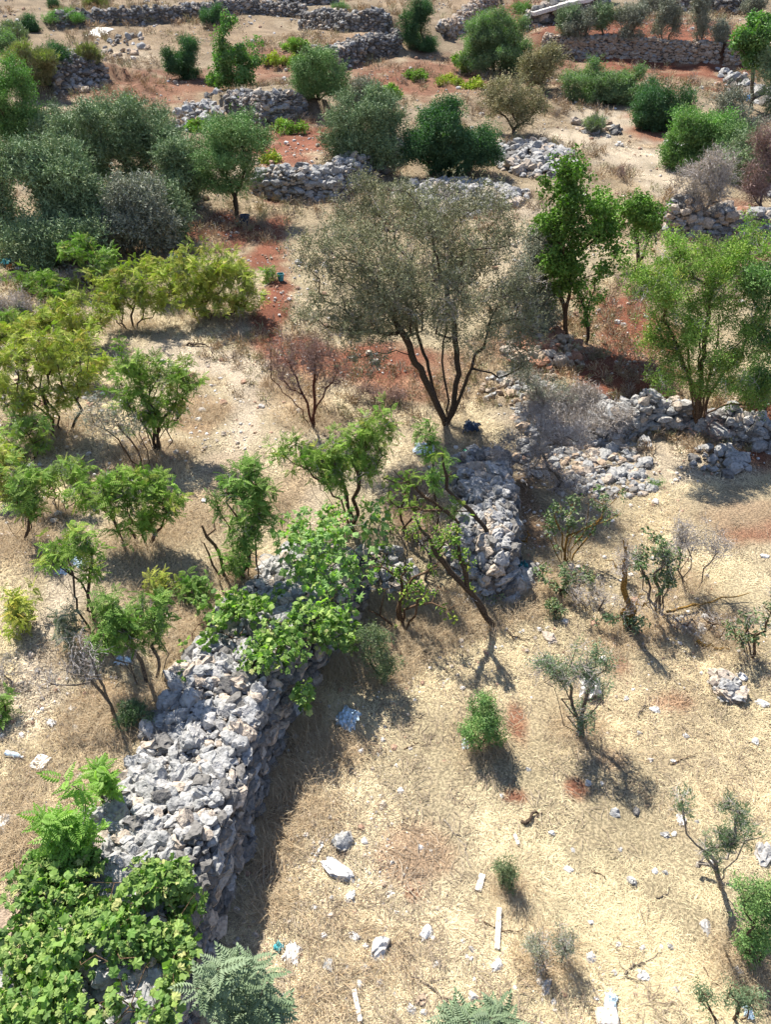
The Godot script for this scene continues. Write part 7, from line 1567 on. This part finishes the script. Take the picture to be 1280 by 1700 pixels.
	rock("small pale stone above the white box lid, towards the forked dry stick", Vector2(2.69, -4.11), Vector3(0.07, 0.05, 0.06), "stone_white", "small stones in the straw")
	rock("tiny pale stone above and left of the dark charred stick", Vector2(1.85, -7.05), Vector3(0.07, 0.05, 0.06), "stone_white", "small stones in the straw")
	rock("small pale stone right of the red spot", Vector2(3.48, -7.25), Vector3(0.09, 0.06, 0.07), "stone_white", "small stones in the straw")
	rock("fist sized pale stone below and left of the arching twig stone", Vector2(4.21, -6.32), Vector3(0.12, 0.08, 0.1), "stone_pale", "small stones in the straw")
	rock("small pale stone below and left of the arching twig stone", Vector2(4.35, -6.34), Vector3(0.1, 0.07, 0.08), "stone_white", "small stones in the straw")
	rock("fist sized pale stone right of the egg shaped stone", Vector2(3.91, -5.77), Vector3(0.1, 0.07, 0.09), "stone_white", "small stones in the straw")
	rock("fist sized pale stone right of the egg shaped stone, towards the arching twig stone", Vector2(4.06, -5.75), Vector3(0.1, 0.07, 0.09), "stone_pale", "small stones in the straw")
	rock("tiny pale stone below and left of the bright green bushy shrub", Vector2(1.04, -7.63), Vector3(0.08, 0.06, 0.07), "stone_pale", "small stones in the straw")
	rock("small pale stone right of the scrubby grey shrub", Vector2(2.44, -4.79), Vector3(0.08, 0.06, 0.07), "stone_white", "small stones in the straw")
	rock("small pale stone left of the bent grey shrub", Vector2(4.76, -5.9), Vector3(0.08, 0.06, 0.07), "stone_white", "small stones in the straw")
	rock("tiny pale stone right of the arching twig stone", Vector2(4.76, -6.54), Vector3(0.07, 0.05, 0.06), "stone_pale", "small stones in the straw")
	rock("fist sized pale stone above and right of the bent grey shrub", Vector2(5.47, -6.54), Vector3(0.13, 0.09, 0.11), "stone_pale", "small stones in the straw")
	rock("small pale stone above and left of the arching twig stone", Vector2(4.39, -7.71), Vector3(0.1, 0.07, 0.08), "stone_white", "small stones in the straw")
	rock("small pale stone above the arching twig stone", Vector2(4.75, -7.67), Vector3(0.11, 0.08, 0.09), "stone_white", "small stones in the straw")
	rock("small pale stone right of the browsed grey shrub", Vector2(4.34, -9.06), Vector3(0.11, 0.08, 0.09), "stone_white", "small stones in the straw")
	rock("fist sized pale stone above and right of the white stone cluster", Vector2(6.53, -9.41), Vector3(0.18, 0.12, 0.15), "stone_white", "small stones in the straw")
	rock("small pale stone right of the browsed grey shrub, towards the red spot", Vector2(4.37, -8.28), Vector3(0.09, 0.07, 0.08), "stone_pale", "small stones in the straw")
	rock("tiny pale stone left of the bright green bushy shrub", Vector2(0.62, -8.24), Vector3(0.08, 0.06, 0.07), "stone_white", "small stones in the straw")
	rock("small pale stone below and left of the white stone cluster", Vector2(5.14, -8.2), Vector3(0.09, 0.06, 0.08), "stone_white", "small stones in the straw")
	rock("tiny pale stone above and left of the bottom white strip", Vector2(-0.5, -4.11), Vector3(0.06, 0.04, 0.05), "stone_pale", "small stones in the straw")
	rock("tiny pale stone right of the bottom white strip", Vector2(0.12, -4.18), Vector3(0.06, 0.04, 0.05), "stone_white", "small stones in the straw")
	rock("tiny pale stone below the turquoise rag", Vector2(-1.06, -4.14), Vector3(0.05, 0.04, 0.05), "stone_white", "small stones in the straw")
	rock("tiny pale stone below the turquoise rag, towards the bottom white strip", Vector2(-1.31, -4.17), Vector3(0.05, 0.04, 0.05), "stone_white", "small stones in the straw")

	# fallen branches
	branch("fallen_branch", "thin bleached stick pointing at the short white strip", [[Vector3(0.91, 0.02, -6.63), Vector3(1.05, 0.02, -6.41), Vector3(1.19, 0.02, -6.22), Vector3(1.25, 0.02, -5.87)], [Vector3(1.05, 0.02, -6.41), Vector3(1.23, 0.02, -6.31)]], 0.015, "bark_silver")
	branch("fallen_branch", "curved pale stick near the bottom edge", [[Vector3(0.33, 0.02, -4.4), Vector3(0.51, 0.02, -4.31), Vector3(0.73, 0.02, -4.14), Vector3(1.01, 0.02, -4.07)], [Vector3(0.56, 0.02, -4.31), Vector3(0.83, 0.02, -4.36)]], 0.016, "bark_grey")
	branch("fallen_branch", "dark charred stick in the straw below the red spot", [[Vector3(2.09, 0.02, -6.57), Vector3(2.25, 0.02, -6.66), Vector3(2.44, 0.02, -6.74)]], 0.039, "bark_dark")
	branch("fallen_branch", "forked dry stick right of the white stone in the lower straw", [[Vector3(3.11, 0.02, -4.4), Vector3(3.26, 0.02, -4.52), Vector3(3.43, 0.02, -4.56), Vector3(3.7, 0.02, -4.67)], [Vector3(3.26, 0.02, -4.52), Vector3(3.1, 0.02, -4.35)], [Vector3(3.12, 0.02, -4.4), Vector3(3.29, 0.02, -4.3)]], 0.017, "bark_grey")
	branch("fallen_branch", "thin stick lying beside the white plank", [[Vector3(1.34, 0.02, -5.11), Vector3(1.57, 0.02, -4.99), Vector3(1.82, 0.02, -4.96), Vector3(1.96, 0.02, -5.06)]], 0.012, "bark_brown")
	branch("fallen_branch", "long bare branch on the ground right of the zigzag trunk", [[Vector3(5.64, 0.1, -11.04), Vector3(6.15, 0.15, -11.19), Vector3(6.58, 0.1, -11.36), Vector3(7.37, 0.2, -11.45)], [Vector3(6.15, 0.15, -11.19), Vector3(6.6, 0.02, -11.04)]], 0.031, "bark_yellow")
	branch("fallen_branch", "yellow lichened branch lying at the right", [[Vector3(5.98, 0.05, -10.24), Vector3(6.16, 0.08, -10.13), Vector3(6.51, 0.02, -10.05)]], 0.037, "bark_yellow")
	branch("fallen_branch", "bleached forked branch leaning on the bent grey shrub", [[Vector3(4.45, 0.15, -5.77), Vector3(4.66, 0.25, -5.71), Vector3(4.85, 0.45, -5.78), Vector3(4.94, 0.5, -5.8)], [Vector3(4.48, 0.15, -5.78), Vector3(4.55, 0.3, -5.84)]], 0.032, "bark_silver")
	branch("fallen_branch", "thin forked twig below the wall shadow", [[Vector3(0.38, 0.02, -8.34), Vector3(0.57, 0.02, -8.48), Vector3(0.73, 0.02, -8.63)], [Vector3(0.57, 0.02, -8.48), Vector3(0.71, 0.02, -8.55)]], 0.016, "bark_dark")
	branch("fallen_branch", "crooked twig in the straw under the wall shadow", [[Vector3(0.32, 0.02, -7.87), Vector3(0.5, 0.02, -7.95), Vector3(0.46, 0.02, -8.1)], [Vector3(0.5, 0.02, -7.95), Vector3(0.61, 0.02, -8.02)]], 0.015, "bark_brown")
	branch("fallen_branch", "short curled stick below the browsed grey shrub", [[Vector3(4.42, 0.02, -8.63), Vector3(4.58, 0.02, -8.83), Vector3(4.69, 0.02, -9.03)], [Vector3(4.58, 0.02, -8.83), Vector3(4.76, 0.02, -8.86)]], 0.017, "bark_grey")
	branch("fallen_branch", "thin twig in the straw above the egg shaped stone", [[Vector3(2.98, 0.02, -5.81), Vector3(3.14, 0.02, -5.75), Vector3(3.19, 0.02, -5.67)]], 0.012, "bark_brown")
	branch("fallen_branch", "curved twig lying left of the bent shrub", [[Vector3(3.81, 0.02, -5.38), Vector3(3.98, 0.02, -5.44), Vector3(4.08, 0.02, -5.58)]], 0.012, "bark_grey")
	branch("fallen_branch", "broken grey pole across the rubble slope", [[Vector3(4.74, 0.1, -15.99), Vector3(5.59, 0.15, -16.12), Vector3(6.25, 0.1, -16.54)]], 0.033, "bark_silver")
	branch("fallen_branch", "yellow branch reaching out of the shaded wall foot", [[Vector3(2.72, 0.15, -13.14), Vector3(2.96, 0.2, -13.2), Vector3(3.12, 0.3, -13.13), Vector3(3.11, 0.6, -13.09)], [Vector3(2.96, 0.2, -13.2), Vector3(2.88, 0.5, -13.25)]], 0.035, "bark_yellow")
	branch("fallen_branch", "fallen twig on the pale path by the tall crooked sumac", [[Vector3(-6.02, 0.02, -21.68), Vector3(-5.64, 0.02, -21.62), Vector3(-4.99, 0.02, -21.51)], [Vector3(-5.86, 0.02, -21.6), Vector3(-5.75, 0.02, -21.79)]], 0.037, "bark_dark")
	branch("fallen_branch", "dark twig on the straw right of the leaning tree", [[Vector3(2.35, 0.02, -10.75), Vector3(2.48, 0.02, -10.58), Vector3(2.82, 0.02, -10.49)], [Vector3(2.48, 0.02, -10.58), Vector3(2.53, 0.02, -10.43)]], 0.026, "bark_dark")
	branch("fallen_branch", "thin stick crossing the straw at the right of the lower stones", [[Vector3(4.69, 0.02, -7.59), Vector3(4.87, 0.02, -7.69), Vector3(5.22, 0.02, -7.83)]], 0.013, "bark_brown")
	branch("fallen_branch", "thin dry stalk by the pale shrub at bottom right", [[Vector3(4.18, 0.02, -4.48), Vector3(4.23, 0.02, -4.35), Vector3(4.35, 0.02, -4.24)]], 0.010, "bark_brown")

	# litter
	board("white_board", "square white board lying on the pale ground at the left", "board", Vector2(-5.15, -6.92), Vector3(0.23, 0.02, 0.24), -0.35, "board_white", 0.03)
	board("white_plank", "long narrow white plank in the lower straw", "plank", Vector2(1.55, -5.01), Vector3(0.07, 0.04, 0.55), -0.17, "board_white", 0.03)
	board("white_strip", "short white strip above the plank", "strip", Vector2(1.37, -5.66), Vector3(0.09, 0.03, 0.25), -0.35, "board_white", 0.05)
	board("white_strip", "white strip by the bottom edge", "strip", Vector2(-0.36, -4.03), Vector3(0.06, 0.03, 0.37), 0.25, "board_white", 0.05)
	board("white_strip", "slim white strip right of the red spot", "strip", Vector2(1.98, -6.31), Vector3(0.05, 0.02, 0.16), 0.25, "board_white", 0.05)
	board("white_strip", "small white strip pointing to the pitted boulder", "strip", Vector2(-0.99, -6.11), Vector3(0.04, 0.02, 0.2), -0.5, "plastic_white", 0.05)
	board("white_box", "white box lid cut by the bottom edge", "box", Vector2(2.76, -3.87), Vector3(0.26, 0.12, 0.2), -0.03, "board_white", 0.02)
	crumpled("white_bag", "crumpled pale bag lying against the white box lid", "bag", Vector2(2.86, -4.05), 0.153, 0.229, 0.08, "film_blue", 0.3)
	crumpled("plastic_sheet", "pale blue crumpled sheet in the shade at the foot of the long wall", "plastic sheet", Vector2(-0.64, -8.46), 0.374, 0.416, 0.1, "film_blue", 0.5)
	crumpled("turquoise_rag", "turquoise rag beside the silvery feathered plant", "rag", Vector2(-1.43, -4.72), 0.129, 0.113, 0.05, "plastic_turquoise", 0.7)
	crumpled("paper_scrap", "torn white wrapping right of the turquoise rag", "paper", Vector2(-1.24, -4.65), 0.208, 0.241, 0.05, "plastic_white", 0.3)
	crumpled("paper_scrap", "square paper scrap by the small rounded pebble", "paper", Vector2(0.06, -5.49), 0.094, 0.112, 0.015, "board_white", 0.6)
	crumpled("plastic_bag", "white bag snagged low in the browsed grey shrub", "bag", Vector2(3.71, -9.22), 0.329, 0.395, 0.3, "plastic_white", 0.2)
	crumpled("plastic_bag", "pale blue white bag in the lower right corner", "bag", Vector2(4.56, -3.95), 0.122, 0.137, 0.1, "film_blue", 0.2)
	crumpled("plastic_bag", "white bag at the foot of the thin sumac", "bag", Vector2(-6.83, -12.82), 0.151, 0.202, 0.1, "plastic_white", 0.1)
	crumpled("plastic_sheet", "bluish film lying behind the two armed sumac, upper piece", "plastic sheet", Vector2(-5.9, -11.23), 0.324, 0.231, 0.06, "film_blue", 0.6)
	crumpled("plastic_sheet", "bluish film lying behind the two armed sumac, lower piece", "plastic sheet", Vector2(-6.11, -10.96), 0.205, 0.183, 0.05, "film_blue", 0.2)
	crumpled("plastic_bag", "white bag at the left border beside the rust grass", "bag", Vector2(-5.3, -5.91), 0.217, 0.284, 0.1, "plastic_white", 0.2)
	crumpled("paper_scrap", "white scrap with a blue print above the white board", "paper", Vector2(-5.24, -7.65), 0.151, 0.113, 0.04, "plastic_white", 0.4)
	crumpled("paper_scrap", "pale scrap on the ground below the fallen looking shrub", "paper", Vector2(-4.84, -7.57), 0.094, 0.188, 0.03, "board_white", -0.3)
	crumpled("paper_scrap", "scrap of paper under the grey leafless shrub", "paper", Vector2(-5.01, -7.94), 0.116, 0.087, 0.03, "plastic_white", 0.2)
	crumpled("plastic_bag", "crumpled pale bag by the bushy bright green shrub", "bag", Vector2(1.34, -7.99), 0.101, 0.223, 0.06, "film_blue", 0.1)
	crumpled("plastic_bag", "white bag on the dry bank under the olives", "bag", Vector2(-7.97, -28.93), 0.363, 0.318, 0.15, "plastic_white", 0.1)
	crumpled("white_sheet", "white slab of sheet lying on the far upper left slope", "sheet", Vector2(-24.28, -76.9), 1.537, 2.561, 0.1, "board_white", 0.1)
	crumpled("plastic_sheet", "dark blue sheet behind the trunk foot of the almond tree", "plastic sheet", Vector2(2.19, -16.88), 0.398, 0.459, 0.2, "plastic_navy", 0.2)
	crumpled("plastic_sheet", "crumpled pale plastic left of the green bottle", "plastic sheet", Vector2(0.95, -16.09), 0.475, 0.446, 0.1, "film_blue", 0.2)
	crumpled("plastic_scrap", "small bright blue scrap at the trunk of the tall thin tree", "plastic scrap", Vector2(22.9, -54.38), 0.342, 0.608, 0.3, "plastic_blue", 0.2)
	crumpled("plastic_scrap", "turquoise rubbish at the left border by the low green sumac", "plastic scrap", Vector2(-14.14, -28.38), 0.403, 0.358, 0.2, "plastic_turquoise", 0.2)
	crumpled("plastic_scrap", "orange rubbish at the left border beside the turquoise piece", "plastic scrap", Vector2(-13.78, -28), 0.266, 0.31, 0.15, "orange", 0.2)
	crumpled("plastic_scrap", "white rubbish at the left border beside the orange piece", "plastic scrap", Vector2(-13.41, -27.86), 0.199, 0.265, 0.15, "plastic_white", 0.2)
	crumpled("plastic_scrap", "blue plastic among the spilled blocks below the short thick wall", "plastic scrap", Vector2(2.93, -12.31), 0.231, 0.206, 0.3, "plastic_turquoise", 0.2)
	crumpled("plastic_scrap", "pale plastic among the spilled blocks below the short thick wall", "plastic scrap", Vector2(2.75, -11.93), 0.303, 0.277, 0.3, "film_blue", 0.2)
	crumpled("plastic_scrap", "tiny white scrap beside the dead forked stem", "plastic scrap", Vector2(-3.98, -13.62), 0.106, 0.106, 0.03, "plastic_white", 0.2)
	crumpled("plastic_scrap", "white scrap in the rust grass near the dense low sumac", "plastic scrap", Vector2(-4.05, -12.42), 0.174, 0.099, 0.03, "plastic_white", 0.2)
	crumpled("plastic_scrap", "pale debris under the sumac with the leaning trunk", "plastic scrap", Vector2(-4.45, -8.9), 0.266, 0.164, 0.08, "film_blue", 0.2)
	bucket("dark blue barrel under the light green willow like tree", Vector2(-5.8, -32.58), 0.42, "plastic_navy")
	bucket("blue can lying by the small yellow green plant on the red track", Vector2(-3.73, -26.86), 0.26, "plastic_turquoise")
	bottle("green bottle on the near end of the rubble by the almond tree", Vector2(1.92, -16), 0.35, "plastic_green", 0.8)
	bottle("clear bluish bottle at the left border above the white board", Vector2(-5.71, -7.07), 0.3, "film_blue", 1.3)
